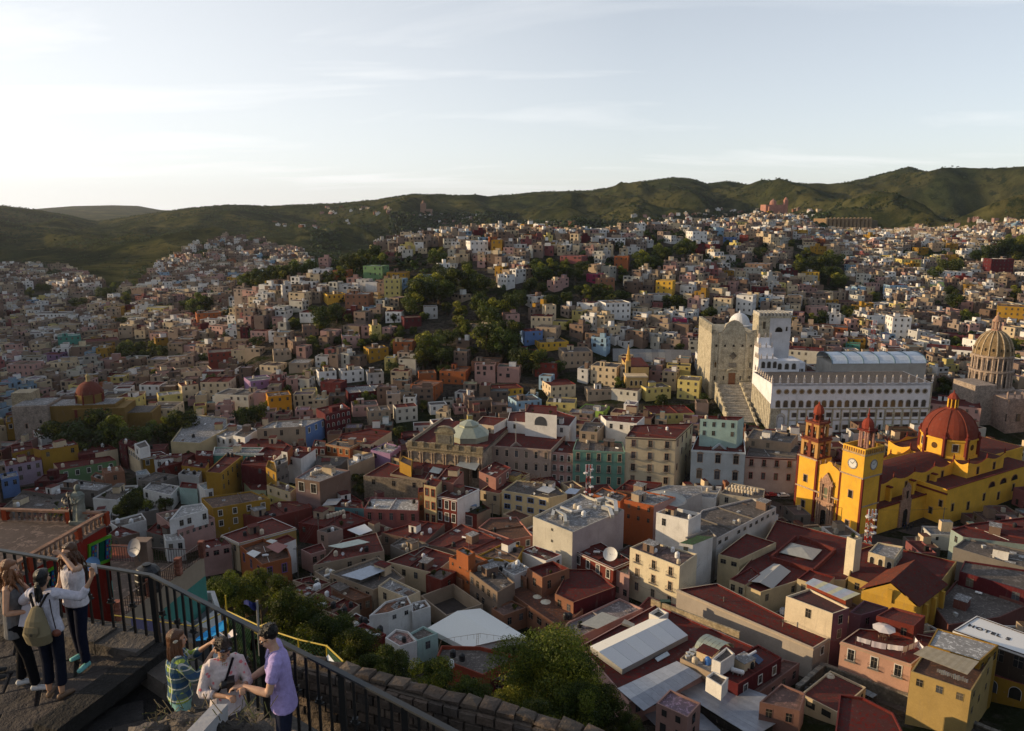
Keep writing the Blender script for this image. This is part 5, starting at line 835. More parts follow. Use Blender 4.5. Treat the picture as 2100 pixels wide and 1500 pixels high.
 def twn(m):
  for z,h in((19,1.5),(24,3.6),(30.5,6),(39,3),(46,3.4)):wall_opening(m,G,('a',-1),LL+2.7,1.3,z,z+h,False,HS,dark=(.09,.07,.05))
  wall_opening(m,G,('a',-1),LL+9.5,3.2,44.5,46.8,True,(.5,.5,.5)); wall_opening(m,G,('a',-1),LL+13,.8,45,47,True,(.5,.5,.5))
 part('window',twn,RR=T)
 S=empty('grand_staircase',(*G.p(LL/2,-15,0).xy,10)); tag(S,'wide pale stone staircase rising to the sandstone hall','staircase')
 def st(m):
  n=26
  for k in range(n):
   b0=-34+k*1.25; z=8.2+k*.45; G.box(m,3.2,13.8,b0,-1.2 if k>n-3 else b0+2.6,z-6,z,'stone',(.44,.41,.36))
 part('flight',st,RR=S)
 def st2(m):
  for k in range(22):
   b0=-24+k*1.0; z=10.5+k*.48; G.box(m,14.8,23.5,b0,b0+2.2,z-6,z,'stone',(.42,.39,.34))
 part('side_flight',st2,RR=S)
 def cheek(m):
  for a in(2.8,14.3):
   m.mark()
   for k in range(9):G.box(m,a-.4,a+.4,-34+k*3.7,-30.2+k*3.7,4,9.8+k*1.33,'stone',HS)
  for k in range(14):finial(m,G.p(14.6+k*.65,-1.5,21.4),1.2,HS,'stone',.2)
 part('cheek_wall',cheek,RR=S)
 o=MB(); q=at_D(1516,665,372); o.lathe([(6.2,-12),(6.2,-1),(6.6,-.6),(6.6,0)]+[(5.0*math.cos(math.radians(t)),5.4*math.sin(math.radians(t))+.2)for t in range(0,81,10)]+[(.5,5.8),(.3,6.6),(0,6.9)],20,(0,0,0),'plaster',(.70,.70,.70))
 d=o.build('church_dome',None,True); d.location=q; tag(d,'small white dome rising behind the sandstone hall','dome')
 C=empty('barrel_canopy',(*F.p(40,34,0).xy,20)); tag(C,'white barrel vaulted canopy roof behind the long university block','canopy')
 def can(m):
  n=8
  for i in range(n):
   t0,t1=math.pi*i/n,math.pi*(i+1)/n; y=lambda t:38-8.5*math.cos(t); z=lambda t:31.0+3.6*math.sin(t)
   m.face([F.p(38,y(t0),z(t0)),F.p(82,y(t0),z(t0)),F.p(82,y(t1),z(t1)),F.p(38,y(t1),z(t1))],'metal',(.62,.66,.70))
 part('canopy_skin',can,RR=C)
 for k in range(7):
  m=MB(); n=8
  for i in range(n):
   t0,t1=math.pi*i/n,math.pi*(i+1)/n; y=lambda t:38-8.6*math.cos(t); z=lambda t:31.05+3.7*math.sin(t); a=38.2+k*7.25
   m.bar(F.p(a,y(t0),z(t0)),F.p(a,y(t1),z(t1)),.16,'metal',(.12,.2,.25))
  rel(C,m).build('rib',C)
 part('support_wall',lambda m:(F.box(m,38,82,29.8,46,6,31.0,c=(.48,.46,.42))),RR=C)
 for poly in([F.p(-3,-1,0).xy,F.p(L+1,-1,0).xy,F.p(L+12,47,0).xy,F.p(-3,46,0).xy],[G.p(-1,-36,0).xy,G.p(LL+16,-36,0).xy,G.p(LL+16,31,0).xy,G.p(-1,31,0).xy]):HOUSES.append(poly)
university()
def company_church():
 c=at_D(2028,790,335); z0=c.z; sc=36*2/(8.3*2)/4.55; r=8.0; PC=(.42,.33,.27)
 R=empty('domed_church',(c.x,c.y,14)); tag(R,'grey pink church with a tall ribbed dome on a two tier colonnade','church')
 def part(name,fn,smooth=False):return mkpart(R,name,fn,smooth)
 def drum(m):
  o=Vector((c.x,c.y,z0)); m.lathe([(r+2,-8),(r+2,-.5),(r+1.2,0),(r-.2,0),(r-.2,6.8),(r+.9,7.0),(r+.9,7.8),(r-.8,7.9),(r-.8,13.4),(r+.4,13.6),(r+.4,14.4),(r-.2,14.5)],24,o,'stone',PC)
  for tier,(rr,h0,h1)in enumerate(((r+.5,0,7),(r-.1,7.8,13.6))):
   for k in range(24):a=2*math.pi*k/24; m.lathe([(.32,0),(.32,h1-h0)],6,o+Vector((math.cos(a)*rr,math.sin(a)*rr,h0)),'stone',(.50,.40,.33))
   for k in range(12):
    a=2*math.pi*(k+.5)/12; u=Vector((-math.sin(a),math.cos(a),0)); nn=Vector((math.cos(a),math.sin(a),0)); m.box(o+nn*(rr-.55)+UP*((h0+h1)/2-.4),(.75,.12,(h1-h0)*.36),'glass',(.035,.03,.025),(u,nn,UP))
 part('drum',drum)
 def dm(m):m.lathe([((r-.2)*math.cos(math.radians(t)),10.8*math.sin(math.radians(t)))for t in range(0,81,8)]+[(1.4,10.8)],32,Vector((c.x,c.y,z0+14.5)),'stone',(.27,.19,.10))
 part('dome',dm,True)
 def rib(m):
  for k in range(16):
   a=2*math.pi*k/16; pr=[((r-.05)*math.cos(math.radians(t)),10.9*math.sin(math.radians(t)))for t in range(0,85,12)]
   for i in range(len(pr)-1):m.bar(Vector((c.x+math.cos(a)*pr[i][0],c.y+math.sin(a)*pr[i][0],z0+14.5+pr[i][1])),Vector((c.x+math.cos(a)*pr[i+1][0],c.y+math.sin(a)*pr[i+1][0],z0+14.5+pr[i+1][1])),.2,'stone',(.55,.44,.30))
   a+=math.pi/16; q=Vector((c.x+math.cos(a)*(r-.4),c.y+math.sin(a)*(r-.4),z0+17.2)); m.box(q,(.3,.3,.6),'glass',(.05,.04,.03))
 part('dome_rib',rib)
 def lan(m):
  m.lathe([(2.1,0),(2.1,.5),(1.2,.6),(1.2,3.8),(1.9,4.0),(1.9,4.5),(1.3,5.2),(.9,6.2),(.3,6.8),(.3,8.0),(0,8.6)],10,Vector((c.x,c.y,z0+25.2)),'stone',(.46,.28,.20))
  for k in range(8):a=2*math.pi*k/8; m.lathe([(.2,0),(.2,3.4)],6,Vector((c.x+math.cos(a)*1.7,c.y+math.sin(a)*1.7,z0+25.8)),'stone',(.5,.38,.3))
 part('lantern',lan)
 def body(m):
  ax=(Vector((.97,.1,0)).normalized(),Vector((-.1,.97,0)).normalized(),UP)
  m.box((c.x+3,c.y-4,12),(15,13,z0-6-12+2),'stone',PC,ax); m.box((c.x-14,c.y-12,12),(5,7,14),'stone',(.40,.33,.28),ax); m.box((c.x+20,c.y-26,10),(17,14,13),'stone',(.36,.29,.25),ax); m.box((c.x-3,c.y-22,9),(6,5,13),'stone',(.36,.27,.23),ax)
  for k in range(6):m.lathe([(.5,0),(.4,1.5),(.55,2.2),(0,3.4)],6,(c.x-9+k*3,c.y-27,22),'stone',(.44,.32,.27))
  for k in range(5):m.box((c.x-8+k*4.5,c.y-27.2,14),(.8,.2,1.6),'glass',(.03,.03,.03),ax)
 part('nave',body)
 HOUSES.append([Vector((c.x-20,c.y-40)),Vector((c.x+40,c.y-40)),Vector((c.x+30,c.y+16)),Vector((c.x-16,c.y+14))])
company_church()
def park_church():
 c=at_z(175,815,22); R=empty('old_church',(c.x,c.y,4)); tag(R,'old yellow church with a red dome and a grey stone front block behind the park','church')
 F=Frame(Vector((c.x-30,c.y-5)),Vector((c.x+20,c.y+3)))
 def part(name,fn,smooth=False):return mkpart(R,name,fn,smooth)
 YO=(.34,.21,.055)
 part('stone_front',lambda m:(F.box(m,2.2,16,-2,12,0,19.5,'stone',(.40,.33,.28)),F.box(m,-2,6,8,16,0,23,'stone',(.46,.38,.26))))
 part('nave',lambda m:(F.box(m,16,42,0,12,0,18.5,c=YO),F.box(m,25,46,-1.5,13,0,17.2,c=YO),F.box(m,40,56,1,14,0,14,c=YO),F.box(m,26.2,27.2,-1.9,0,0,17,c='R'),F.box(m,38.0,39,-1.9,0,0,17,c='R')))
 part('roof',lambda m:(F.box(m,3,15.5,-1,11.5,19.5,19.7,'roof','L'),F.box(m,16.5,41.5,.5,11.6,18.5,18.7,'roof','L'),F.box(m,42,55,1.5,13.5,14,14.2,'roof','G')))
 def win(m):
  wall_opening(m,F,('a',-2),7.2,2.0,1,6,True,(.4,.26,.2)); wall_opening(m,F,('a',-2),12.8,.8,12,13.4,False,(.3,.25,.2)); wall_opening(m,F,('a',-2),7.2,.9,10,12,False,(.4,.26,.2))
  for a in(19,22.5):wall_opening(m,F,('a',0),a,1.2,8,10,False,'R')
  for a in(31.5,43.5):wall_opening(m,F,('a',-1.5),a,1.6,11,14,False,'R')
  wall_opening(m,F,('a',0),19.6,2,.5,5,True,(.35,.25,.2))
 part('window',win)
 D=F.p(30,6,18.5)
 part('drum',lambda m:(m.lathe([(5.3,0),(5.3,3.4),(5.7,3.6),(5.7,4.0)],8,D,'plaster',YO),[m.lathe([(.4,0),(.4,4.4),(0,5.0)],6,D+Vector((math.cos(k*math.pi/4)*5.4,math.sin(k*math.pi/4)*5.4,0)),'plaster','R')for k in range(8)]))
 part('dome',lambda m:m.lathe([(5.2*math.cos(math.radians(t)),5.2*math.sin(math.radians(t)))for t in range(0,81,10)]+[(.8,5.3)],24,D+UP*4.0,'plaster',(.26,.07,.05)),True)
 part('lantern',lambda m:m.lathe([(1.1,0),(.8,.2),(.8,2.0),(1.1,2.2),(.5,2.9),(.15,3.2),(0,4.2)],8,D+UP*9.2,'plaster',(.50,.40,.20)))
 HOUSES.append([F.p(-3,-3,0).xy,F.p(57,-3,0).xy,F.p(57,17,0).xy,F.p(-3,17,0).xy])
park_church()
def theatre():
 q1,q2=at_z(837,935,12),at_z(990,950,12)
 zt=18.0; h0=at_z(837,905,zt); h1=at_z(990,919,zt); F=Frame(h0,h1); L=F.len; ST=(.36,.30,.20)
 R=empty('theatre',(h0.x,h0.y,5)); tag(R,'old stone theatre front with paired columns, an arched crest and a glazed octagon roof','theatre')
 def part(name,fn,smooth=False):return mkpart(R,name,fn,smooth)
 part('wall',lambda m:(F.box(m,0,L,0,34,-1,zt-2.2,'stone',(.42,.34,.26)),F.box(m,-.3,L,-.3,.6,zt-3.4,zt-2.2,'stone',ST),F.box(m,-.6,L,-.7,.6,zt-2.2,zt-1.7,'stone',ST),F.box(m,0,L,0,.5,zt-1.7,zt,'stone',ST),F.box(m,0,.5,.5,34,zt-2.2,zt,'stone',(.42,.36,.28))))
 def colm(m):
  n=7
  for k in range(n):
   a=.8+k*(L-1.6)/(n-1)
   for d in(-.45,.45):m.lathe([(.42,0),(.34,.6),(.3,9.5),(.5,10.2),(.5,10.4)],8,F.p(a+d,-.35,4.2),'stone',(.46,.36,.27))
   F.box(m,a-.9,a+.9,-.5,.5,zt-1.7,zt+.2,'stone',ST)
 part('column',colm)
 def win(m):
  n=7
  for k in range(n-1):
   a=.8+(k+.5)*(L-1.6)/(n-1); wall_opening(m,F,('a',0),a,1.9,6.5,10.4,False,(.40,.32,.24),dark=(.03,.028,.026)); F.box(m,a-1.5,a+1.5,-.5,0,10.7,11,'stone',ST)
   m.face([F.p(a-1.6,-.4,11),F.p(a+1.6,-.4,11),F.p(a,-.4,12.2)],'stone',(.44,.36,.27)); m.face([F.p(a-1.6,-.4,11),F.p(a,-.4,12.2),F.p(a,0,12.2),F.p(a-1.6,0,11)],'stone',ST)
 part('window',win)
 def crest(m):
  ca=L*.5; F.box(m,ca-3.2,ca+3.2,-.6,.8,zt,zt+4.2,'stone',(.34,.31,.22)); F.box(m,ca-2.3,ca+2.3,-.75,-.6,zt+.6,zt+3.6,'stone',(.22,.21,.18)); F.box(m,ca-3.7,ca+3.7,-.8,1.0,zt+4.2,zt+4.6,'stone',ST)
  n=8; pr=[(ca+3.7*math.cos(math.pi*k/n),zt+4.6+2.2*math.sin(math.pi*k/n))for k in range(n+1)]
  m.face([F.p(a,-.6,z)for a,z in pr],'stone',(.33,.30,.21))
  for i in range(n):m.face([F.p(*((pr[i][0],-.8)),pr[i][1]),F.p(pr[i][0],1.0,pr[i][1]),F.p(pr[i+1][0],1.0,pr[i+1][1]),F.p(pr[i+1][0],-.8,pr[i+1][1])],'stone',ST)
 part('crest',crest)
 part('roof',lambda m:(m.face([F.p(.5,.6,zt-1.2),F.p(L,.6,zt-1.2),F.p(L,34,zt-1.2),F.p(.5,34,zt-1.2)],'roof','M'),))
 g=F.p(L*.66,13,zt-1.2)
 part('glazed_octagon',lambda m:m.lathe([(7.6,0),(7.6,2.0),(7.9,2.1),(4.6,4.8),(3.8,5.0),(3.8,5.7),(1.2,7.0)],8,g,'metal',(.36,.38,.29),ph=math.pi/8))
 HOUSES.append([F.p(0,0,0).xy,F.p(L,0,0).xy,F.p(L,34,0).xy,F.p(0,34,0).xy])
 for(x,y,w,h,z,par,cc)in((1058,921,32,13,13.5,'pink stone palace','PS'),(1474,926,36,15,15.0,'pale blue mansion','PB')):
  p=at_z(x,y,z); s=FPX/(p.y*CP-(p.z-HC)*SP); W=w/s/2*1.0; Hh=h/s
  root=next(o for o in SC.objects if o.get('label')and par in o['label'])
  m=MB(); ang=math.atan2(.18,1); e=Vector((math.cos(ang),math.sin(ang),0))if par.startswith('pink')else Vector((1,.03,0)).normalized(); n_=Vector((-e.y,e.x,0)); p=p-n_*.15
  m.face([p-e*W,p+e*W,p+UP*Hh],'stone',(.34,.24,.2)); m.face([p+n_*1.2-e*W,p+n_*1.2+UP*Hh,p+n_*1.2+e*W],'stone',cc)
  m.bar(p-e*W*1.08,p+UP*Hh*1.08,.3,'plaster',cc); m.bar(p+e*W*1.08,p+UP*Hh*1.08,.3,'plaster',cc); m.bar(p-e*W*1.08,p+e*W*1.08,.25,'plaster',cc)
  m.v=[(v[0]-root.location.x,v[1]-root.location.y,v[2]-root.location.z)for v in m.v]; m.build('pediment',root)
 if 1:
  p=at_z(1058,908,17); m=MB(); m.lathe([(.09,0),(.06,9),(0,9.3)],6,(0,0,0),'metal',(.55,.55,.52)); o=m.build('flagpole'); o.location=p; tag(o,'bare white flagpole above the pink stone pediment','flagpole')
theatre()
# ======= middle distance: houses seen against the slopes
M_=[(1073,680,43,27,'B'),(1103,702,68,17,'YB'),(1117,627,25,40,'C'),(1085,650,50,30,'C'),(1125,660,43,15,'YL'),(1095,672,48,27,'BE'),(1035,645,33,25,'P'),(1237,622,60,34,'W'),(1180,622,40,22,'W'),(1340,622,20,20,'PK'),(1382,655,28,28,'MG'),(1330,605,50,12,'W'),(1207,752,60,40,'C'),(1268,755,50,36,'CG'),(1093,745,52,30,'R'),(1040,722,55,20,'GR'),(1150,722,70,32,'BE'),(1125,790,60,28,'C'),(1103,772,28,30,'LB'),(1010,798,68,16,'YB','M'),(1055,822,60,30,'LB'),(1115,826,68,28,'YL'),(1182,842,58,16,'LM'),(930,806,35,18,'W'),(838,790,58,30,'O','TC'),(897,762,62,26,'O','TC'),(858,766,40,22,'O','N'),(962,742,66,20,'TC','N'),(803,702,46,24,'O'),(755,715,45,25,'Y'),(787,735,25,25,'YL'),(712,803,92,22,'K','L'),(672,785,36,30,'R','G'),(700,760,50,25,'W'),(752,765,38,25,'L'),(720,832,60,22,'P'),(755,842,50,34,'BE'),(810,835,50,30,'CG'),(892,845,25,22,'C'),(705,605,55,38,'TC'),(745,630,28,16,'LB'),(788,640,38,22,'W'),(827,652,40,20,'K'),(868,630,32,25,'L'),(945,668,35,25,'BE'),(985,662,36,22,'C'),(762,668,22,32,'YL'),(740,670,22,25,'P'),(700,690,42,25,'P'),(123,690,46,34,'T','AQ'),(300,632,40,20,'YL'),(305,668,32,10,'MG'),(405,643,52,32,'O'),(188,680,43,16,'O'),(242,672,32,22,'BE'),(320,693,30,17,'Y'),(398,702,34,14,'YL'),(493,672,17,32,'K'),(512,680,38,22,'P','M'),(550,680,22,22,'W'),(462,677,30,24,'W'),(558,652,24,20,'P'),(428,723,54,33,'ML','G'),(550,812,52,40,'OB'),(520,806,26,36,'P'),(437,810,80,38,'CG'),(410,784,64,38,'C','M'),(375,790,35,32,'C'),(513,780,50,18,'VI'),(285,790,48,26,'W','M'),(327,810,50,26,'YL'),(323,762,42,18,'P'),(367,762,72,20,'C'),(203,785,27,16,'O'),(247,762,56,16,'YL'),(130,740,47,15,'W'),(15,748,60,36,'P'),(78,758,24,26,'BE'),(645,732,30,22,'W'),(653,762,40,28,'W'),(618,802,36,26,'YL'),(655,785,48,36,'K'),(293,838,65,26,'C'),(240,815,46,34,'YL'),(222,836,26,22,'LB'),(380,855,33,13,'Y'),(177,700,70,20,'N'),(63,644,75,20,'W'),(20,650,33,16,'YL'),(465,570,22,16,'YB'),(542,577,28,15,'YB'),(640,553,38,26,'W'),(680,556,36,25,'O'),(670,604,42,18,'YB'),(742,547,46,32,'GR'),(790,560,46,22,'Y'),(786,574,38,46,'YL'),(580,586,20,34,'W'),(862,566,36,12,'LB'),(900,542,25,24,'W'),(700,637,30,20,'K'),(612,642,45,20,'W'),(962,496,42,24,'W'),(1006,494,25,30,'Y'),(970,473,28,15,'K'),(1417,476,35,22,'W'),(1460,488,48,12,'B'),(1515,483,18,16,'R'),(1635,473,22,14,'YB'),(1167,481,20,28,'C'),(1240,489,45,15,'W'),(1277,508,38,16,'W'),(1427,501,20,20,'K'),(1257,527,33,24,'O'),(1145,526,50,15,'PK'),(1200,563,35,18,'MG'),(1225,572,38,24,'TC'),(1342,577,38,28,'YB'),(1445,573,27,28,'TC'),(1545,590,32,26,'K'),(1632,558,48,18,'YB'),(1600,566,25,14,'AQ'),(1525,542,55,20,'N'),(1845,533,45,22,'YL'),(2027,533,50,38,'K'),(1820,586,40,25,'LB'),(1905,586,30,20,'GR'),(1920,558,75,20,'W'),(2045,596,55,15,'P'),(1507,607,36,36,'W'),(1460,612,40,30,'C'),(2042,630,58,40,'Y'),(1775,648,40,28,'W'),(1825,652,42,46,'W'),(1740,653,35,24,'Y'),(1678,672,60,24,'O'),(1732,706,30,22,'T'),(1845,703,50,20,'W'),(1897,717,93,26,'W','M'),(1935,692,120,15,'K','M'),(1612,720,75,44,'CG'),(1895,832,110,52,'P','M'),(1590,842,60,20,'W'),(1790,850,60,22,'BE'),(1700,838,50,14,'BE'),(1330,848,100,22,'YL','M'),(1200,800,60,22,'BE'),(1250,800,60,24,'CG'),(880,830,40,20,'W'),(1320,795,60,26,'YL'),(1385,780,50,40,'YL'),(600,700,40,20,'N'),(560,720,40,22,'BE'),(500,715,36,20,'BE'),(620,668,36,22,'N'),(655,680,36,24,'P'),(590,745,46,20,'BE'),(530,750,44,20,'C'),(480,758,46,18,'W'),(60,700,44,18,'BE'),(20,720,44,18,'P'),(85,728,40,16,'VI'),(145,760,40,18,'BE'),(190,745,36,14,'N'),(250,735,46,16,'L'),(300,738,46,16,'BE'),(345,735,44,16,'W'),(400,745,30,14,'BE'),(1480,525,30,16,'W'),(1555,520,30,14,'P'),(1700,600,34,18,'BE'),(1720,620,40,18,'N'),(1660,630,40,20,'P'),(1620,600,30,16,'BE'),(1760,590,30,16,'C'),(1870,620,40,18,'BE'),(1960,620,36,18,'P'),(1560,640,30,20,'BE')]
MB_ROOTS=[]; N_IND=298-N_TRACED
M_.sort(key=lambda t:-t[2]*t[3]); M_SMALL=M_[N_IND:]; M_=M_[:N_IND]
SMALL=[]
for t in M_SMALL:
 x,y,w,h,c=t[:5]; rc=t[5]if len(t)>5 else random.choice(['G','L','G','BE','M','N'])
 q=hit(x+w/2,y+h,0); f=q.y*CP-(q.z-HC)*SP; s_=FPX/f; W=w/s_; Hh=h/s_*1.03; rot=random.choice([-1,1])*random.uniform(.12,.4); dp=max(6,min(14,W*random.uniform(.6,1.0))); W=W*.86/math.cos(rot)
 ang=math.atan2(q.x,q.y)*-.6+rot; e=Vector((math.cos(ang),math.sin(ang))); nrm=Vector((-e.y,e.x)); c0=Vector((q.x,q.y)); cc=c0+nrm*dp/2
 HOUSES.append([c0-e*W/2,c0+e*W/2,c0+e*W/2+nrm*dp,c0-e*W/2+nrm*dp]); SMALL.append((cc.x,cc.y,q.z,Hh,e,W/2,dp/2,c,rc))
for t in M_:
 x,y,w,h,c=t[:5]; rc=t[5]if len(t)>5 else random.choice(['G','L','G','BE','M','N'])
 o=block(None,x,y,w,h,c,rc); o['_px']=(float(x+w/2),float(y)); o['_c']=c if isinstance(c,str)else 'C'; o['_r']=rc; MB_ROOTS.append(o)
 # ------- two masts, barn, spire church, fortress, hill church
def mast(x,y0,y1,D,lab):
 a=at_D(x,y1,D); b=at_D(x,y0,D); Hh=b.z-a.z; R=empty('telecom_mast',a); tag(R,lab,'mast')
 n=9; w=.65
 def seg(k):
  m=MB(); z0,z1=Hh*k/n,Hh*(k+1)/n; c=(.55,.04,.02)if k%2==0 else(.7,.68,.66); C4=[(-w,-w),(w,-w),(w,w),(-w,w)]
  for i in range(4):
   p,q=C4[i],C4[(i+1)%4]; m.bar((p[0],p[1],z0),(p[0],p[1],z1),.07,'metal',c); m.bar((p[0],p[1],z0),(q[0],q[1],z1),.04,'metal',c); m.bar((p[0],p[1],z1),(q[0],q[1],z1),.04,'metal',c)
  m.build('lattice_section',R)
 for k in range(n):seg(k)
 for k,(z,s)in enumerate(((.93,1),(.86,-1),(.78,1),(.6,1),(.5,-1),(.45,1))):
  m=MB(); r=.55+.2*(k%2); o=Vector((s*.95,-.7,Hh*z)); m.lathe([(0,0),(r,.05),(r,.35),(0,.4)],10,o,'plastic',(.62,.6,.58)); m.build('antenna_drum',R)
 for s in(-1,0,1):m=MB(); m.box((s*.95,-.9,Hh*.97),(.16,.1,1.2),'plastic',(.66,.64,.62)); m.build('panel_antenna',R)
mast(1205,955,1062,228,'red and white lattice mast on the greyish white block, drums and panels on top')
mast(1785,658,742,350,'slim red and white lattice mast behind the long university block')
mast(1778,1048,1128,196,'thin mast with lights in front of the basilica clock tower')
def simple_gable(lab,name,cat,pts_eave,z_e,ridge,z_r,wc,rc,base,rmat='metal'):
 """pts_eave: 4 outline points (front-left, front-right, back-right, back-left) of the eaves; ridge: two points"""
 E=[at_z(x,y,z_e)for x,y in pts_eave]; Rr=[at_z(x,y,z_r)for x,y in ridge]
 R=empty(name,(E[0].x,E[0].y,base)); tag(R,lab,cat)
 m=MB()
 for i in range(4):
  j=(i+1)%4; a,b=E[i],E[j]; m.face([Vector((a.x,a.y,base-2)),Vector((b.x,b.y,base-2)),b,a],'plaster',wc)
 m.face([E[0],E[1],Rr[0]],'plaster',wc); m.face([E[2],E[3],Rr[1]],'plaster',wc); rel(R,m).build('wall',R)
 for q in([E[1],E[2],Rr[1],Rr[0]],[E[3],E[0],Rr[0],Rr[1]]):
  m=MB(); up=UP*.12; m.face([p+up for p in q],rmat,rc); m.face([p-UP*.05 for p in q][::-1],rmat,rc)
  for i in range(4):m.face([q[i]-UP*.05,q[(i+1)%4]-UP*.05,q[(i+1)%4]+up,q[i]+up],rmat,rc)
  rel(R,m).build('roof_slope',R)
 HOUSES.append([p.xy for p in E]); return R,E,Rr
simple_gable('long yellow hall with a weathered grey tin roof on the slope','long_hall','hall',[(1258,735),(1415,742),(1416,735),(1262,728)],33,[(1265,708),(1416,716)],38,(.52,.38,.14),(.24,.23,.22),18)if 0 else None
def barn():
 a=at_D(1258,770,392); b=at_D(1416,778,388); F=Frame(a,b); L=F.len; R=empty('long_hall',(a.x,a.y,a.z)); tag(R,'long yellow hall with a weathered grey sheet roof on the slope left of the university','hall'); z=a.z
 mkpart(R,'wall',lambda m:F.box(m,0,L,0,16,z-5,z+8,c=(.50,.36,.14)))
 for k in range(12):
  m=MB(); a0,a1=-.5+k*(L+1)/12,-.5+(k+1)*(L+1)/12-.06; m.face([F.p(a0,-.8,z+7.8),F.p(a1,-.8,z+7.8),F.p(a1,8,z+13),F.p(a0,8,z+13)],'metal',random.choice([(.22,.21,.20),(.26,.25,.23),(.19,.18,.17)])); m.face([F.p(a0,8,z+13),F.p(a1,8,z+13),F.p(a1,16.8,z+7.8),F.p(a0,16.8,z+7.8)],'metal',(.24,.22,.2)); rel(R,m).build('roof_sheet',R)
 for k in range(6):m=MB(); a0=4+k*7; wall_opening(m,F,('a',0),a0,1.4,z+2,z+4.5,False,(.45,.3,.12)); rel(R,m).build('window',R)
 HOUSES.append([F.p(0,0,0).xy,F.p(L,0,0).xy,F.p(L,16,0).xy,F.p(0,16,0).xy])
barn()
def spire_church():
 a=at_D(1283,812,352); b=at_D(1326,812,352); F=Frame(a,b); L=F.len; z=a.z; R=empty('spire_church',a); tag(R,'small yellow church with a slim pointed spire and red roof','church'); c=(.60,.42,.17)
 mkpart(R,'tower_base',lambda m:(F.box(m,0,L,0,7,z-6,z+9,c=c),F.box(m,-.3,L+.3,-.3,7.3,z+9,z+9.6,c='C')))
 mkpart(R,'nave',lambda m:(F.box(m,2,12,7,30,z-6,z+12.5,c=c)))
 mkpart(R,'roof',lambda m:F.box(m,1.8,12.2,7,30.2,z+12.5,z+12.8,'roof','M'))
 mkpart(R,'spire',lambda m:(F.box(m,.8,3.2,7,9.4,z+9,z+15.5,c=c),m.lathe([(1.5,0),(1.5,.4),(1.0,.5),(1.0,2.6),(1.3,2.8),(.8,3.2),(0,8.4)],8,F.p(2,8.2,z+15.5),'plaster',(.70,.42,.10))))
 def w(m):
  for k in range(3):wall_opening(m,F,('a',0),2.6+k*2.2,1.1,z+5,z+7.4,True,'C')
 mkpart(R,'window',w); HOUSES.append([F.p(0,0,0).xy,F.p(12,0,0).xy,F.p(12,30,0).xy,F.p(0,30,0).xy])
spire_church()
def fortress():
 a=at_D(1692,472,1180); b=at_D(1782,470,1200); F=Frame(a,b); L=F.len; R=empty('fortress',a); tag(R,'brown ribbed hilltop fortress wall among the far trees','fortress'); z=a.z; c=(.30,.20,.11)
 mkpart(R,'wall',lambda m:F.box(m,0,L,0,30,z-14,z+17,'stone',c))
 for k in range(12):m=MB(); m.lathe([(3.2,-12),(2.6,15),(2.9,16),(1.2,19)],8,F.p(k*L/11,-1.5,z),'stone',(.34,.24,.14)); rel(R,m).build('buttress',R)
 mkpart(R,'rear_hall',lambda m:F.box(m,L+1,L+32,20,50,z-14,z+14,'stone',(.16,.13,.09)))
 a=at_D(1570,434,1290); F2=Frame(a,a+Vector((44,6,0))); z=a.z; R=empty('hill_church',a); tag(R,'small pink domed church on the far hill top','church'); c=(.55,.27,.20)
 mkpart(R,'nave',lambda m:(F2.box(m,0,32,0,20,z-12,z+11,c=c),F2.box(m,4,16,-4,0,z-12,z+8,c=c)))
 mkpart(R,'tower',lambda m:(F2.box(m,33,39,0,6,z-12,z+19,c=c),m.lathe([(3.2,0),(2,3),(0,5)],8,F2.p(36,3,z+19),'plaster',c)))
 mkpart(R,'dome',lambda m:m.lathe([(5.5,0),(5.5,3),(4.8,5.5),(3,7.5),(.8,8.6),(0,11)],12,F2.p(16,8,z+11),'plaster',(.50,.26,.20)))
 a=at_D(868,432,2000); m=MB(); m.box((0,0,0),(7,7,16),'stone',(.33,.20,.14)); m.box((14,4,-6),(9,7,8),'stone',(.33,.22,.16)); m.box((-14,2,-9),(8,6,5),'plaster',(.5,.4,.35)); m.lathe([(5,0),(3,4),(0,9)],8,(0,0,16),'stone',(.3,.18,.13)); o=m.build('ruined_tower'); o.location=a+UP*2; tag(o,'distant brown stone tower on the saddle of the far hill','tower')
fortress()
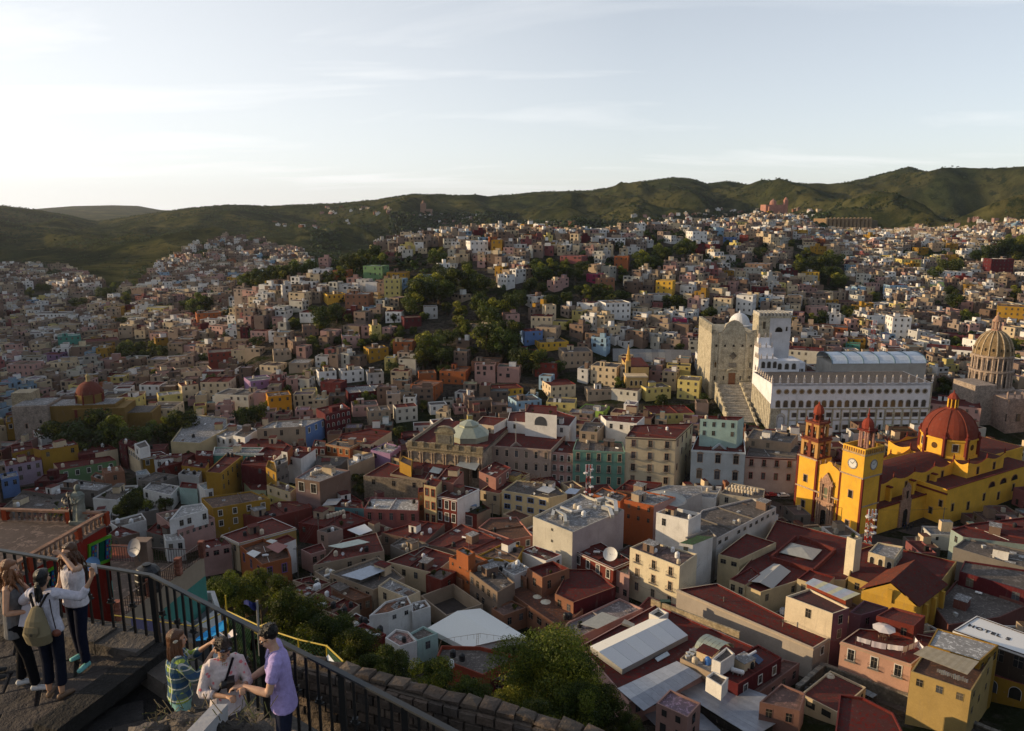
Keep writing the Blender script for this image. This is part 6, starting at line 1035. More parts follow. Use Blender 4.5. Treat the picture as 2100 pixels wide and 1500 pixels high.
# ------- trees
def crown_mesh(nl,size,seed,shape='round',dark=1.0,clumps=22,name='crown'):
 rs=np.random.RandomState(seed); V=[]; Fc=[]; C=[]
 cl=[]
 for k in range(clumps):
  d=rs.normal(size=3); d/=np.linalg.norm(d); r=rs.uniform(.35,.85)
  p=d*r
  if shape=='round':p=p*np.array([1,1,.78])+np.array([0,0,.06])
  elif shape=='tall':p=p*np.array([.55,.55,1.15])
  elif shape=='wide':p=p*np.array([1,1,.5])
  cl.append((p,rs.uniform(.20,.36)*(1.15 if shape!='tall' else .8),rs.uniform(.75,1.25)))
 per=nl//clumps; v=[]; c=[]
 for p,r,tone in cl:
  d=rs.normal(size=(per,3)); d/=np.linalg.norm(d,axis=1)[:,None]; rr=r*rs.uniform(.55,1.05,(per,1))**.6
  o=p+d*rr*np.array([1,1,.8]); n=d+rs.normal(scale=.55,size=(per,3)); n/=np.linalg.norm(n,axis=1)[:,None]
  u=np.cross(n,rs.normal(size=(per,3))); u/=np.linalg.norm(u,axis=1)[:,None]; w=np.cross(n,u); s=size*rs.uniform(.6,1.3,(per,1))
  v.append(np.stack([o-u*s,o-w*s*.45,o+u*s,o+w*s*.45],1).reshape(-1,3))
  base=np.array([.050,.068,.017])if tone<1.12 else np.array([.12,.125,.022]); cc=base*tone*dark*rs.uniform(.65,1.45,(per,1)); c.append(cc)
 v=np.vstack(v); c=np.vstack(c); n=len(v)//4
 me=bpy.data.meshes.new(name); me.vertices.add(len(v)); me.vertices.foreach_set('co',v.astype(np.float32).ravel()); me.loops.add(4*n); me.loops.foreach_set('vertex_index',np.arange(4*n,dtype=np.int32)); me.polygons.add(n); me.polygons.foreach_set('loop_start',np.arange(0,4*n,4,dtype=np.int32)); me.polygons.foreach_set('loop_total',np.full(n,4,dtype=np.int32))
 me.materials.append(MAT['leaf']); at=me.attributes.new('Col','FLOAT_COLOR','FACE'); CC=np.ones((n,4),dtype=np.float32); CC[:,:3]=c; at.data.foreach_set('color',CC.ravel()); me.update(calc_edges=True); return me
CR_BIG=[crown_mesh(60000,.020,11,'round',1.45,64)]  # leaf colour raised to imitate sun on the great tree
CR_NEAR=[crown_mesh(14000,.034,21+k,s,d,34)for k,(s,d)in enumerate((('round',1.0),('round',.75),('wide',1.0),('tall',.9)))]  # leaf tone painted in: lighter first crown for sunlit trees, darker second
CR_MID=[crown_mesh(2600,.075,31+k,s,d,18)for k,(s,d)in enumerate((('round',.85),('round',.65),('wide',.8),('tall',.9),('round',1.05)))]
def trunk_mesh(seed,h=1.0):
 rs=random.Random(seed); m=MB(); c=(.09,.065,.045)
 pts=[Vector((0,0,-1.0)),Vector((.04,.02,-.6)),Vector((-.02,.05,-.2)),Vector((.03,0,.06))]; rad=[.10,.07,.055,.03]
 for i in range(3):m.bar(pts[i],pts[i+1],rad[i],'bark',c,n=7)
 for k in range(7):
  a=k*2.4; p=pts[1].lerp(pts[3],rs.uniform(.2,.9)); q=p+Vector((math.cos(a)*.5,math.sin(a)*.5,rs.uniform(.02,.06))); m.bar(p,q,.022,'bark',c,n=5)
 return m.mesh('trunk')
TRK=[trunk_mesh(k)for k in range(3)]
TREES=[]
def tree(X,Y,z,r,lab=None,kind='mid',idx=None,hz=None,rz=None,grp='trees among the houses',nm='tree',cz=None):
 pool=dict(big=CR_BIG,near=CR_NEAR,mid=CR_MID)[kind]; me=pool[idx%len(pool)]if idx is not None else random.choice(pool)
 R=empty(nm,(X,Y,z)); k=hz or 1.0; rz=random.uniform(0,6.28)if rz is None else rz
 h=r*1.25*k if cz is None else cz
 link('crown',me,R,(0,0,h),rz,(r,r,r*k)); link('trunk',random.choice(TRK),R,(0,0,h),rz,(r*1.0,r*1.0,h))
 if lab:tag(R,lab,'tree')
 R['group']=grp; TREES.append((R,r)); return R
def tree_px(x,y,rp,D=None,**kw):
 """x, y: centre of the crown as sighted, rp its radius there"""
 if D is None:
  q=hit(x,y+rp*1.0,0); D=q.y
 p=at_D(x,y,D); f=p.y*CP-(p.z-HC)*SP; r=rp*f/FPX; g=gz1(p.x,p.y)
 return tree(p.x,p.y,min(g,p.z-r*.9),r,cz=max(r*.9,p.z-g),**kw)
DISC=[]
TP=[(120,895,34),(165,890,40),(205,872,36),(235,885,40),(262,895,34),(185,905,34),(135,905,26),(345,878,26),(372,868,28),(322,882,22),(500,858,22),(525,850,20),(880,708,30),(868,735,22),(905,728,24),(940,640,24,3),(948,668,22,3),(1000,690,32),(1030,700,30),(1045,680,26),(1070,735,24),(1095,740,22),(1130,748,14),(1145,752,14),(1268,790,18),(860,600,30),(848,622,22),(900,588,28),(925,575,28),(958,566,26),(985,578,24),(1008,640,28),(985,625,24),(1040,625,24),(660,650,24),(690,640,18),(285,716,16),(310,712,14,3),(255,720,18),(330,722,14),(410,620,22,3),(395,628,16),(700,562,18),(672,570,14),(560,562,18),(530,568,18),(590,556,18),(610,550,18),(635,545,14),(505,578,16),(720,540,20),(745,528,18),(765,520,18),(780,535,16),(895,528,18),(1110,556,18),(1130,548,20),(1155,552,18),(1180,560,14),(1205,600,18),(1230,596,16),(1195,545,14),(1088,585,16),(1110,592,14),(1275,560,16),(1320,535,22),(1345,540,16),(1355,515,16),(1405,510,20),(1270,505,10),(1340,490,8,3),(1130,620,16),(1165,612,14),(1245,610,16),(1275,605,14),(1390,620,16),(1455,645,16),(1640,540,20),(1680,545,22),(1700,560,20),(1655,520,14),(1560,520,14),(1720,575,16),(1530,655,10),(1690,650,14),(1665,655,14),(1735,640,14),(1960,620,18),(1950,600,14),(1985,650,16),(1950,545,20),(1920,560,14),(2060,512,24),(2030,520,18),(2090,505,26),(2005,522,14),(1620,500,8,3),(1626,498,8,3),(1905,455,8),(270,1035,26),(250,1045,22),(295,1045,20),(285,1012,16),(338,1032,15),(735,985,14,1),(738,1005,13,1),(985,880,12),(820,888,14),(60,600,12),(90,590,12),(250,660,10),(160,620,14),(215,600,16),(260,612,14),(2080,600,16),(1790,610,12),(1490,500,8),(640,700,12),(770,770,10),(470,690,12),(1003,455,9)]
_r9=random.Random(9)
for t in list(TP):
 if t[2]>=16 and t[1]<860:
  for _ in range(1):TP.append((t[0]+_r9.uniform(-1.4,1.4)*t[2],t[1]+_r9.uniform(-.7,.7)*t[2],t[2]*_r9.uniform(.5,.85)))
for t in TP:
 x,y,rp=t[:3]; o=tree_px(x,y,rp*1.25,None,idx=t[3]if len(t)>3 else None,hz=None)
 o['_px']=(float(x),float(y)); DISC.append((x,y+6,rp*1.1+7,o.location.y))
def hill_trees():
 big=[(1135,1405,135,62,'big',0,'great spreading tree in the sun below the white gabled canopies'),(1232,1455,60,60,'near',1,'dark tree on the right shoulder of the great spreading tree'),(1290,1490,34,58,'near',1,'small dark tree at the right foot of the great tree'),(1030,1465,62,58,'near',0,'leafy tree between the great tree and the wall'),(890,1395,62,54,'near',0,'bright green tree above the end of the stone coping'),(965,1420,48,55,'near',2,'low yellowish green tree beside the orange red house'),(800,1365,52,52,'near',1,'dim green tree rising behind the stone coping'),(730,1335,46,56,'near',1,'dark tree above the bent coping with cactus at its side'),(660,1315,52,58,'near',1,'dark tree just right of the man in the lilac shirt'),(600,1262,50,62,'near',1,'dark pointed tree behind the railing, middle of the dark row'),(560,1225,40,66,'near',1,'dark tree beside the flagpole with the blue flag'),(500,1222,42,58,'near',0,'sunlit tree at the top of the yellow pipe fence'),(455,1212,34,56,'near',0,'thin sunlit tree left of the yellow pipe fence'),(530,1190,26,60,'near',0,'small sunlit tree top above the flag'),(630,1255,34,66,'near',0,'bushy tree on the shoulder of the dark row'),(700,1290,30,62,'near',1,'small dark tree beneath the speckled roof'),(430,1290,26,50,'near',0,'dim shrubby tree behind the blue tarpaulin'),(520,1320,30,50,'near',1,'shadowed tree behind the railing beside the woman with sunglasses'),(760,1385,36,44,'near',1,'dim bushy tree low behind the coping'),(1100,1490,60,50,'near',1,'shaded tree at the bottom edge in front of the great tree'),(1180,1440,60,58,'near',0,'lit tree overlapping the great tree from the right')]
 for x,y,rp,D,k,i,lab in big:
  if x<800:rp*=1.3
  o=tree_px(x,y,rp,D,kind=k,idx=i,lab=lab,grp='trees on the slope below the lookout'); o['_px']=(float(x),float(y))
hill_trees()
# ------- houses that fill the rest
NF_IND=0
def city():
 rs=random.Random(99)
 cells={}
 def key(x,y):return(int(x//20),int(y//20))
 for P in HOUSES:
  xs=[p[0]for p in P]; ys=[p[1]for p in P]
  for i in range(int((min(xs)-10)//20),int((max(xs)+10)//20)+1):
   for j in range(int((min(ys)-10)//20),int((max(ys)+10)//20)+1):cells.setdefault((i,j),[]).append(P)
 def free(cx_,cy_,hw,hd,e):
  n=Vector((-e.y,e.x)); pts=[Vector((cx_,cy_))+e*a*hw+n*b*hd for a in(-1,0,1)for b in(-1,0,1)]
  for p in pts:
   for P in cells.get(key(p.x,p.y),()):
    if inside(P,p.x,p.y):return False
  c=Vector((cx_,cy_))
  for P in cells.get(key(cx_,cy_),()):
   for q in P:
    d=Vector(q)-c
    if abs(d.dot(e))<hw*.9 and abs(d.dot(n))<hd*.9:return False
  return True
 grey=['N','N','N','BE','BE','W','CG','P','C','N',(.38,.28,.24),(.42,.33,.27),(.33,.25,.21)]; mixd=grey+grey+['W','W','C','P','C','BE','YL','C','W','N','BE','LB','Y','PK','BE','CG','K','W','P','CG','C','W','BE','CG',(.40,.33,.28),(.48,.38,.31),(.36,.27,.22)]
 white=['W','W','W','W','CG','C','P','LB','BE','N','L','O']
 cand=[]
 SB=(0,0)
 Y=118.0
 while Y<1420:
  step=7.6 if Y<420 else(8.2 if Y<700 else 9.4)
  Xm=Y*.80; X=-Xm
  while X<Xm:
   sx_=step*rs.choice([.75,.85,.95,1.05,1.2,1.5]); jx=X+rs.uniform(-1.2,1.2); jy=Y+rs.uniform(-2.2,2.2)+6*math.sin(X*.013+Y*.004); X+=sx_*.98
   g=gz1(jx,jy); px,py,f=to_px(jx,jy,g)
   if px<-60 or px>2160 or f<20:continue
   h=rs.choice([3.2,5.6,6.2,6.4,6.8,8.6])if Y>330 else rs.choice([3.4,4.2,5.0,6.0])
   yt=float(np.interp(px,YT_X,YT_Y))
   if py<yt:continue
   if Y>720 and 640<px<1280:continue
   if Y>1150 and not(290<px<640):continue
   if px<640 and Y>660 and px>480 and py>575:continue
   if px<300 and py<560 and py<600-.0*px and Y>1000:continue
   if Y<215 and(px<640 or(py>1290+0.10*(px-640)and px<1330)):continue
   if 1630<px<1760 and 990<py<1050:continue
   if py>1180 and px<1700 and Y<150 and px>1380 and rs.random()<.6:continue
   if Y<720 and 470<px<770 and py<575-.12*(px-480):continue
   if any((px-a)**2+(py-b)**2<r_*r_ and abs(jy-dd)<60 for a,b,r_,dd in DISC):continue
   if 120<px<390 and 850<py<925:continue
   if fbm(jx/70+5,jy/70+2,2)>.66 and Y>400:
    if rs.random()<.8:cand.append(('t',jx,jy,g,px,py,f)); continue
   if 200<px<640 and py<605 and Y>700 and rs.random()<.45:cand.append(('t',jx,jy,g,px,py,f)); continue
   if rs.random()<.07 and Y>330:cand.append(('t',jx,jy,g,px,py,f)); continue
   ang=(fbm(jx/160+7,jy/160+3,2)-.5)*2.6+rs.uniform(-.12,.12); e=Vector((math.cos(ang),math.sin(ang))); hw=sx_*.5*rs.uniform(.8,1.02); hd=step*.5*rs.uniform(.8,1.1)
   if not free(jx,jy,hw,hd,e):continue
   pal=mixd
   if px<320 and py<620:pal=grey+['W','W','CG']
   elif 290<px<640 and py<610:pal=white+grey+grey
   elif py<520 and px>900:pal=white+mixd
   elif Y<300:pal=['BE','C','P','G','TC','K','N','W','PK']
   cand.append(('h',jx,jy,g,px,py,f,h,e,hw,hd,rs.choice(pal),rs.choice(['G','L','G','N','BE','M','L']if Y>330 else['M','M','ML','G','L','BR'])))
  Y+=step*1.02
 hs=[c for c in cand if c[0]=='h']; ts=[c for c in cand if c[0]=='t']
 hs.sort(key=lambda c:-(c[9]*c[7])/c[6]**2)
 out=[]
 for c in hs[:NF_IND]:
  _,x,y,g,px,py,f,h,e,hw,hd,wc,rc=c; n=Vector((-e.y,e.x)); p=Vector((x,y)); P=[p-e*hw-n*hd,p+e*hw-n*hd,p+e*hw+n*hd,p-e*hw+n*hd]
  r=house_w(None,g+h,wc,rc,P,{0:(max(1,int(hw/1.5)),max(1,int(h/3)))},'d',par=.4,ww=.95,wh=1.3,sh=2.9,clutter=.6); r['_px']=(float(px),float(py)); r['_c']=wc if isinstance(wc,str)else 'BE'; r['_r']=rc; out.append(r)
 m=MB(); m.mats=['plaster','roof','glass']; V=[]; Fq=[]; Mi=[]; Cc=[]
 def quad(a,b,c_,d,mi,cc):Fq.append((a,b,c_,d)); Mi.append(mi); Cc.append(cc)
 r2=random.Random(5)
 def add_house(x,y,g,h,e,hw,hd,wc,rc,lod):
  k0=r2.uniform(.72,1.02); wc=tuple(v*k0 for v in col(wc)); rc=tuple(v*r2.uniform(.6,.95)for v in col(rc)); n=(-e.y,e.x)
  def P(a,b,z):return(x+e.x*a+n[0]*b,y+e.y*a+n[1]*b,z)
  def bx(a0,a1,b0,b1,z0,z1,wcc,rcc,par=0.):
   q=[(a0,b0),(a1,b0),(a1,b1),(a0,b1)]
   for i in range(4):
    (u0,v0),(u1,v1)=q[i],q[(i+1)%4]; quad(P(u0,v0,z0),P(u1,v1,z0),P(u1,v1,z1),P(u0,v0,z1),0,wcc)
   if par:
    I=[(a0+.25,b0+.25),(a1-.25,b0+.25),(a1-.25,b1-.25),(a0+.25,b1-.25)]
    for i in range(4):
     j=(i+1)%4; quad(P(*q[i],z1),P(*q[j],z1),P(*I[j],z1),P(*I[i],z1),0,wcc); quad(P(*I[i],z1),P(*I[j],z1),P(*I[j],z1-par),P(*I[i],z1-par),0,wcc)
    quad(*[P(*k,z1-par)for k in I],1,rcc)
   else:quad(*[P(*k,z1)for k in q],1,rcc)
  bx(-hw,hw,-hd,hd,g-4,g+h,wc,rc,.4 if lod<2 else 0)
  if r2.random()<.45:a=r2.uniform(-.4,.1)*hw; b=r2.uniform(-.3,.2)*hd; c2=wc if r2.random()<.5 else col(r2.choice(['W','N','BE','C'])); bx(a,a+hw*r2.uniform(.5,.9),b,b+hd*.7,g+h-.4,g+h+r2.uniform(1.8,2.8),c2,rc)
  if r2.random()<.5:
   a,b=r2.uniform(-.7,.7)*hw,r2.uniform(-.7,.7)*hd; k=r2.choice([(.02,.02,.02),(.5,.45,.36),(.65,.65,.65)]); bx(a-.5,a+.5,b-.5,b+.5,g+h-.4,g+h+1.0,k,k)
  rows=max(1,int(h/2.9))
  for r in range(rows):
   zt=g+h-.7-r*2.8
   for side in(0,1,3):
    half,off=(hw,hd)if side==0 else(hd,hw); nc=max(1,int(half*2/2.9))
    for k in range(nc):
     if r2.random()<.22:continue
     t=-half+(k+.5)*2*half/nc+r2.uniform(-.3,.3); w_=r2.choice([.4,.5,.6,.9]); hh=r2.choice([1.1,1.3,1.3,1.9])
     if side==0:q=[P(t-w_,-off-.05,zt-hh),P(t+w_,-off-.05,zt-hh),P(t+w_,-off-.05,zt),P(t-w_,-off-.05,zt)]
     elif side==1:q=[P(off+.05,t-w_,zt-hh),P(off+.05,t+w_,zt-hh),P(off+.05,t+w_,zt),P(off+.05,t-w_,zt)]
     else:q=[P(-off-.05,t+w_,zt-hh),P(-off-.05,t-w_,zt-hh),P(-off-.05,t-w_,zt),P(-off-.05,t+w_,zt)]
     quad(*q,2,(.03,.03,.032))
 for c in hs[NF_IND:]:
  _,x,y,g,px,py,f,h,e,hw,hd,wc,rc=c; add_house(x,y,g,h,e,hw,hd,wc,rc,0 if f<500 else 1)
 for(x,y,g,h,e,hw,hd,wc,rc)in SMALL:add_house(x,y,g,h,e,hw,hd,wc,rc,0)
 for(x0,x1,y0,y1,n)in((560,720,455,470,14),(660,720,425,440,12),(740,800,425,440,12),(840,990,440,475,40),(1080,1180,455,470,14),(1300,1420,440,465,30),(1400,1560,430,450,30),(1860,2090,462,478,20),(1560,1680,430,450,20),(1990,2080,450,462,8)):
  for _ in range(n):
   x,y=r2.uniform(x0,x1),r2.uniform(y0,y1); q=hit(x,y,0)
   if q.y>3500 or q.y<600:continue
   a=r2.uniform(-.5,.5); s=r2.uniform(.7,1.0); add_house(q.x,q.y,q.z,5*s,Vector((math.cos(a),math.sin(a))),5*s*r2.uniform(.7,1.5),4*s,r2.choice(['W','W','P','C','N','TC']),'M',2)
 nq=len(Fq); v=np.array(Fq,dtype=np.float32).reshape(-1,3); me=bpy.data.meshes.new('distant_houses'); me.vertices.add(len(v)); me.vertices.foreach_set('co',v.ravel()); me.loops.add(nq*4); me.loops.foreach_set('vertex_index',np.arange(nq*4,dtype=np.int32)); me.polygons.add(nq)
 me.polygons.foreach_set('loop_start',np.arange(0,nq*4,4,dtype=np.int32)); me.polygons.foreach_set('loop_total',np.full(nq,4,dtype=np.int32)); me.polygons.foreach_set('material_index',np.array(Mi,dtype=np.int32))
 for k in m.mats:me.materials.append(MAT[k])
 at=me.attributes.new('Col','FLOAT_COLOR','FACE'); C4=np.ones((nq,4),dtype=np.float32); C4[:,:3]=np.array(Cc,dtype=np.float32); at.data.foreach_set('color',C4.ravel()); me.update(calc_edges=True)
 o=bpy.data.objects.new('distant_houses',me); SC.collection.objects.link(o); o['kind']='stuff'; o['label']='mass of small flat roofed houses that covers the farther slopes'
 print('houses far',len(hs)-NF_IND,'quads',nq,'trees',len(ts))
 ts.sort(key=lambda c:c[6]); ind=ts[:max(0,120)]
 for c in ind:t=tree(c[1],c[2],c[3],random.uniform(2.6,4.6),cz=3.2); t['_px']=(float(c[4]),float(c[5]))
 return out,ts[120:]
CITY,TREST=city()
def scrub():
 """woods and scrub on the far slopes, and the trees between the farthest houses: one mass of small leafy clumps"""
 rs=np.random.RandomState(12); pts=[]
 n=70000; xs=rs.uniform(-60,2160,n); D=np.exp(rs.uniform(math.log(650),math.log(2900),n)); X=(xs-1050)/FPX*D*1.0; Z=gz(X,D); px,py,f=to_px(X,D,Z)
 yt=np.interp(px,YT_X,YT_Y); dn=fbm(X/140,D/140,4); keep=(py<yt+2)&((dn>.50)|(rs.rand(n)<.07))&(py>330)
 P=np.stack([X,D,Z],1)[keep]; F_=f[keep]; R=rs.uniform(.9,2.2,len(P))*np.clip(F_/1100,.8,1.5)
 for(x0,x1,y0,y1,cnt)in((480,760,528,584,900),(1420,1700,440,476,900),(800,1060,440,480,700),(1850,2100,480,500,300),(1050,1300,455,480,400),(640,700,470,540,120)):
  for _ in range(cnt):
   x,y=rs.uniform(x0,x1),rs.uniform(y0,y1)
   if x0==480 and y<585-(x-480)*.26-20:continue
   q=hit(x,y,0)
   if q.y<3000:P=np.vstack([P,[q.x,q.y,q.z]]); R=np.append(R,rs.uniform(1.8,3.6)*max(.8,q.y/900))
 T2=[(c[1],c[2],c[3])for c in TREST]
 if T2:P=np.vstack([P,np.array(T2)]); R=np.append(R,rs.uniform(2.2,3.8,len(T2)))
 k=14; N_=len(P); d=rs.normal(size=(N_,k,3)); d/=np.linalg.norm(d,axis=2)[...,None]; d[...,2]=np.abs(d[...,2])*.9; o=P[:,None,:]+d*R[:,None,None]*rs.uniform(.5,1,(N_,k,1))+np.array([0,0,.3])*R[:,None,None]
 nn=d+rs.normal(scale=.4,size=d.shape); nn/=np.linalg.norm(nn,axis=2)[...,None]; u=np.cross(nn,rs.normal(size=d.shape)); u/=np.linalg.norm(u,axis=2)[...,None]; w=np.cross(nn,u); s=(R[:,None,None])*.5
 v=np.stack([o-u*s,o-w*s*.7,o+u*s,o+w*s*.7],2).reshape(-1,3).astype(np.float32); n=len(v)//4
 c=np.repeat(np.array([.030,.044,.016])[None]*rs.uniform(.6,1.6,(N_,1)),k,0)*rs.uniform(.7,1.35,(n,1))
 me=bpy.data.meshes.new('scrub_woods'); me.vertices.add(len(v)); me.vertices.foreach_set('co',v.ravel()); me.loops.add(4*n); me.loops.foreach_set('vertex_index',np.arange(4*n,dtype=np.int32)); me.polygons.add(n); me.polygons.foreach_set('loop_start',np.arange(0,4*n,4,dtype=np.int32)); me.polygons.foreach_set('loop_total',np.full(n,4,dtype=np.int32))
 me.materials.append(MAT['leaf']); at=me.attributes.new('Col','FLOAT_COLOR','FACE'); CC=np.ones((n,4),dtype=np.float32); CC[:,:3]=c; at.data.foreach_set('color',CC.ravel()); me.update(calc_edges=True)
 ob=bpy.data.objects.new('scrub_woods',me); SC.collection.objects.link(ob); ob['kind']='stuff'; ob['label']='green scrub and woods scattered over the far hills'; print('scrub quads',n)
scrub()
# ======= the lookout: floor, kerb, railing, coping wall
ZF,ZL,ZR=94.3,94.05,95.33
def lookout():
 RT=[at_z(-90,1114,ZR),at_z(310,1180,ZR),at_z(537,1297,ZR),at_z(700,1380,ZR),at_z(830,1448,ZR),at_z(985,1530,ZR)]
 pl=[Vector((p.x,p.y))for p in RT]
 m=MB(); edge=[at_z(-250,1640,ZF),at_z(110,1492,ZF),at_z(322,1337,ZF),at_z(330,1322,ZF)]
 up=[Vector((e.x,e.y))for e in edge]+[pl[1]+Vector((-.05,.1)),pl[0],Vector((pl[0].x,edge[0].y))]
 if area(up)<0:up=up[::-1]
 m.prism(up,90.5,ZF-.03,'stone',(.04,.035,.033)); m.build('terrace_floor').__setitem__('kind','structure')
 fl=bpy.data.objects['terrace_floor']
 m=MB(); low=[Vector((-9,.6)),Vector((2.6,.6)),Vector((.2,5.9)),pl[4],pl[3],pl[2],pl[1]+Vector((.1,0)),Vector((-9,8.6))]
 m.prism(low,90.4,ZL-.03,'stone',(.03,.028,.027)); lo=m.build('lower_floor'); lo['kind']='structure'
 rs=random.Random(4); e=Vector((.90,.44)).normalized(); n=Vector((-e.y,e.x)); base=Vector((-9,3)); protos=[]
 for k in range(5):
  m=MB(); w,d=.36,.21; j=lambda:rs.uniform(-.022,.022); P=[(-w+j(),-d+j()),(w+j(),-d+j()),(w+j(),d+j()),(-w+j(),d+j())]; c=rs.choice([(.085,.074,.07),(.07,.062,.06),(.10,.085,.078),(.06,.055,.054)])
  top=[(x*.97,y*.96)for x,y in P]
  for i in range(4):
   jj=(i+1)%4; m.face([(*P[i],-.03),(*P[jj],-.03),(*P[jj],.018),(*P[i],.018)],'stone',c); m.face([(*P[i],.018),(*P[jj],.018),(*top[jj],.026),(*top[i],.026)],'stone',c)
  m.face([(x,y,.026)for x,y in top],'stone',c); protos.append(m.mesh('paving_slab'))
 def slabs(poly,z,par,cap):
  cnt=0
  for r in range(-20,40):
   for q in range(-20,40):
    p=base+e*(q*.745+(r%2)*.37)+n*(r*.445)
    if not all(inside(poly,p.x+a,p.y+b)for a,b in((-.33,-.1),(.33,.1),(.1,-.3),(-.1,.3))):continue
    x,y,f=to_px(p.x,p.y,z)
    if x<-60 or x>900 or y>1560:continue
    if cnt<cap:link('paving_slab',rs.choice(protos),par,(p.x,p.y,z-.03+rs.uniform(-.004,.005)),math.atan2(e.y,e.x)+rs.uniform(-.015,.015)); cnt+=1
 slabs(up,ZF,fl,290); slabs(inset(low,.25)if area(low)>0 else inset(low[::-1],.25),ZL,lo,200)
 m=MB(); a,b=edge[1],edge[2]; d=(b-a).normalized(); m.box((a+b)/2+Vector((0,0,-.02)),((b-a).length/2+.1,.17,.10),'stone',(.035,.032,.03),(d,Vector((-d.y,d.x,0)),UP)); o=m.build('step_edge',fl)
 R=empty('kerb',(pl[1].x,pl[1].y,ZF)); tag(R,'rough stone kerb along the foot of the black railing','kerb')
 for i in range(len(pl)-1):
  a,b=pl[i],pl[i+1]; L=(b-a).length; d=(b-a)/L; nn=Vector((d.y,-d.x)); k=max(1,int(L/.62))
  for q in range(k):
   m=MB(); s0=a+d*(L*(q+.5)/k); zz=ZF+.02+rs.uniform(-.015,.015)if i==0 else ZL+.08
   m.box(Vector((s0.x+nn.x*.17,s0.y+nn.y*.17,zz)),(L/k/2-.008,.20,.13),'stone',rs.choice([(.13,.115,.105),(.11,.098,.09),(.15,.13,.115)]),(Vector((d.x,d.y,0)),Vector((-nn.x,-nn.y,0)),UP))
   m.box(Vector((s0.x-nn.x*.14,s0.y-nn.y*.14,zz-.2)),(L/k/2-.004,.16,.18),'stone',(.10,.09,.08),(Vector((d.x,d.y,0)),Vector((-nn.x,-nn.y,0)),UP)); rel(R,m).build('kerb_stone',R)
 R=empty('railing',(pl[1].x,pl[1].y,ZF)); tag(R,'black iron railing of square bars round the lookout terrace','railing'); K=(.012,.013,.014)
 for i in range(len(pl)-1):
  m=MB(); a,b=RT[i],RT[i+1]; m.bar(a,b,.030,'paint',(.025,.028,.032),.012); rel(R,m).build('handrail',R)
  L=(pl[i+1]-pl[i]).length; k=max(2,int(L/.178)); d=(pl[i+1]-pl[i])/L; m1=MB(); hgt=1.03 if i==0 else 1.16
  m1.bar((0,0,-hgt),(0,0,-.02),.0135,'paint',K); pk=m1.mesh('baluster_bar'); m2=MB(); m2.bar((0,0,-hgt),(0,0,-.02),.0135,'paint',K); m2.box((0,0,-.5),(.05,.028,.008),'paint',K,(Vector((d.x,d.y,0)),Vector((-d.y,d.x,0)),UP)); m2.box((0,0,-.47),(.028,.028,.022),'paint',K); pk2=m2.mesh('baluster_bar')
  for q in range(1,k):p=RT[i].lerp(RT[i+1],q/k); link('baluster_bar',pk2 if q%2 else pk,R,p-R.location)
  m3=MB(); m3.bar((0,0,-hgt-.12),(0,0,.0),.032,'paint',K); link('corner_post',m3.mesh('corner_post'),R,RT[i]-R.location)
 C_=[at_z(560,1336,93.4),at_z(600,1345,93.4),at_z(700,1367,93.4),at_z(800,1393,93.4),at_z(950,1432,93.4),at_z(1100,1470,93.4),at_z(1195,1498,93.4),at_z(1330,1545,93.4)]
 R=empty('retaining_wall',C_[3]); tag(R,'old stone retaining wall with a crumbling coping outside the railing','wall')
 Q=[Vector((p.x,p.y))for p in C_]
 for i in range(len(Q)-1):
  a,b=Q[i],Q[i+1]; L=(b-a).length; d=(b-a)/L; nn=Vector((-d.y,d.x)); m=MB(); mid=(a+b)/2; m.box((mid.x+nn.x*.02,mid.y+nn.y*.02,91.6),(L/2+.02,.15,1.72),'stone',(.20,.165,.14),(Vector((d.x,d.y,0)),Vector((nn.x,nn.y,0)),UP)); rel(R,m).build('wall_core',R)
  k=max(1,int(L/.24))
  for q in range(k):
   m=MB(); s0=a+d*(L*(q+.5)/k); c=rs.choice([(.17,.13,.105),(.14,.115,.095),(.19,.15,.12),(.12,.095,.08)]); hh=rs.uniform(.02,.07); w=L/k/2-.006; wd=rs.uniform(.09,.13); ax=(Vector((d.x,d.y,0)),Vector((nn.x,nn.y,0)),UP)
   o_=Vector((s0.x,s0.y,93.36)); J=lambda s:rs.uniform(-s,s)
   bt=[o_+ax[0]*x+ax[1]*y for x,y in((-w,-wd),(w,-wd),(w,wd),(-w,wd))]; tp=[p+UP*(hh+J(.02))+Vector((J(.015),J(.02),0))-(p-o_)*.08 for p in bt]; mt=sum(tp,Vector())/4+UP*(.02+J(.01))
   for g in range(4):h_=(g+1)%4; m.face([bt[g],bt[h_],tp[h_],tp[g]],'stone',c); m.face([tp[g],tp[h_],mt],'stone',c)
   rel(R,m).build('coping_stone',R)
  for r in range(5):
   for q in range(max(1,int(L/.22))):
    kk=max(1,int(L/.22)); m=MB(); s0=a+d*(L*(q+.5+(r%2)*.35)/kk); c=rs.choice([(.22,.17,.14),(.17,.14,.12),(.26,.20,.16),(.13,.11,.10)]); m.box(Vector((s0.x-nn.x*.14,s0.y-nn.y*.14,93.25-r*.15+rs.uniform(-.02,.02))),(L/kk/2-.015,.03+rs.uniform(0,.02),.062),'stone',c,(Vector((d.x,d.y,0)),Vector((nn.x,nn.y,0)),UP)); rel(R,m).build('stone',R)
 m=MB(); pg=pl[1:]+[Vector((p.x,p.y))for p in C_[::-1]]
 if area(pg)<0:pg=pg[::-1]
 m.prism(pg,88,92.2,'stone',(.09,.08,.06)); m.build('ledge_ground')['kind']='structure'
 return pl,rs
PL,RSF=lookout()
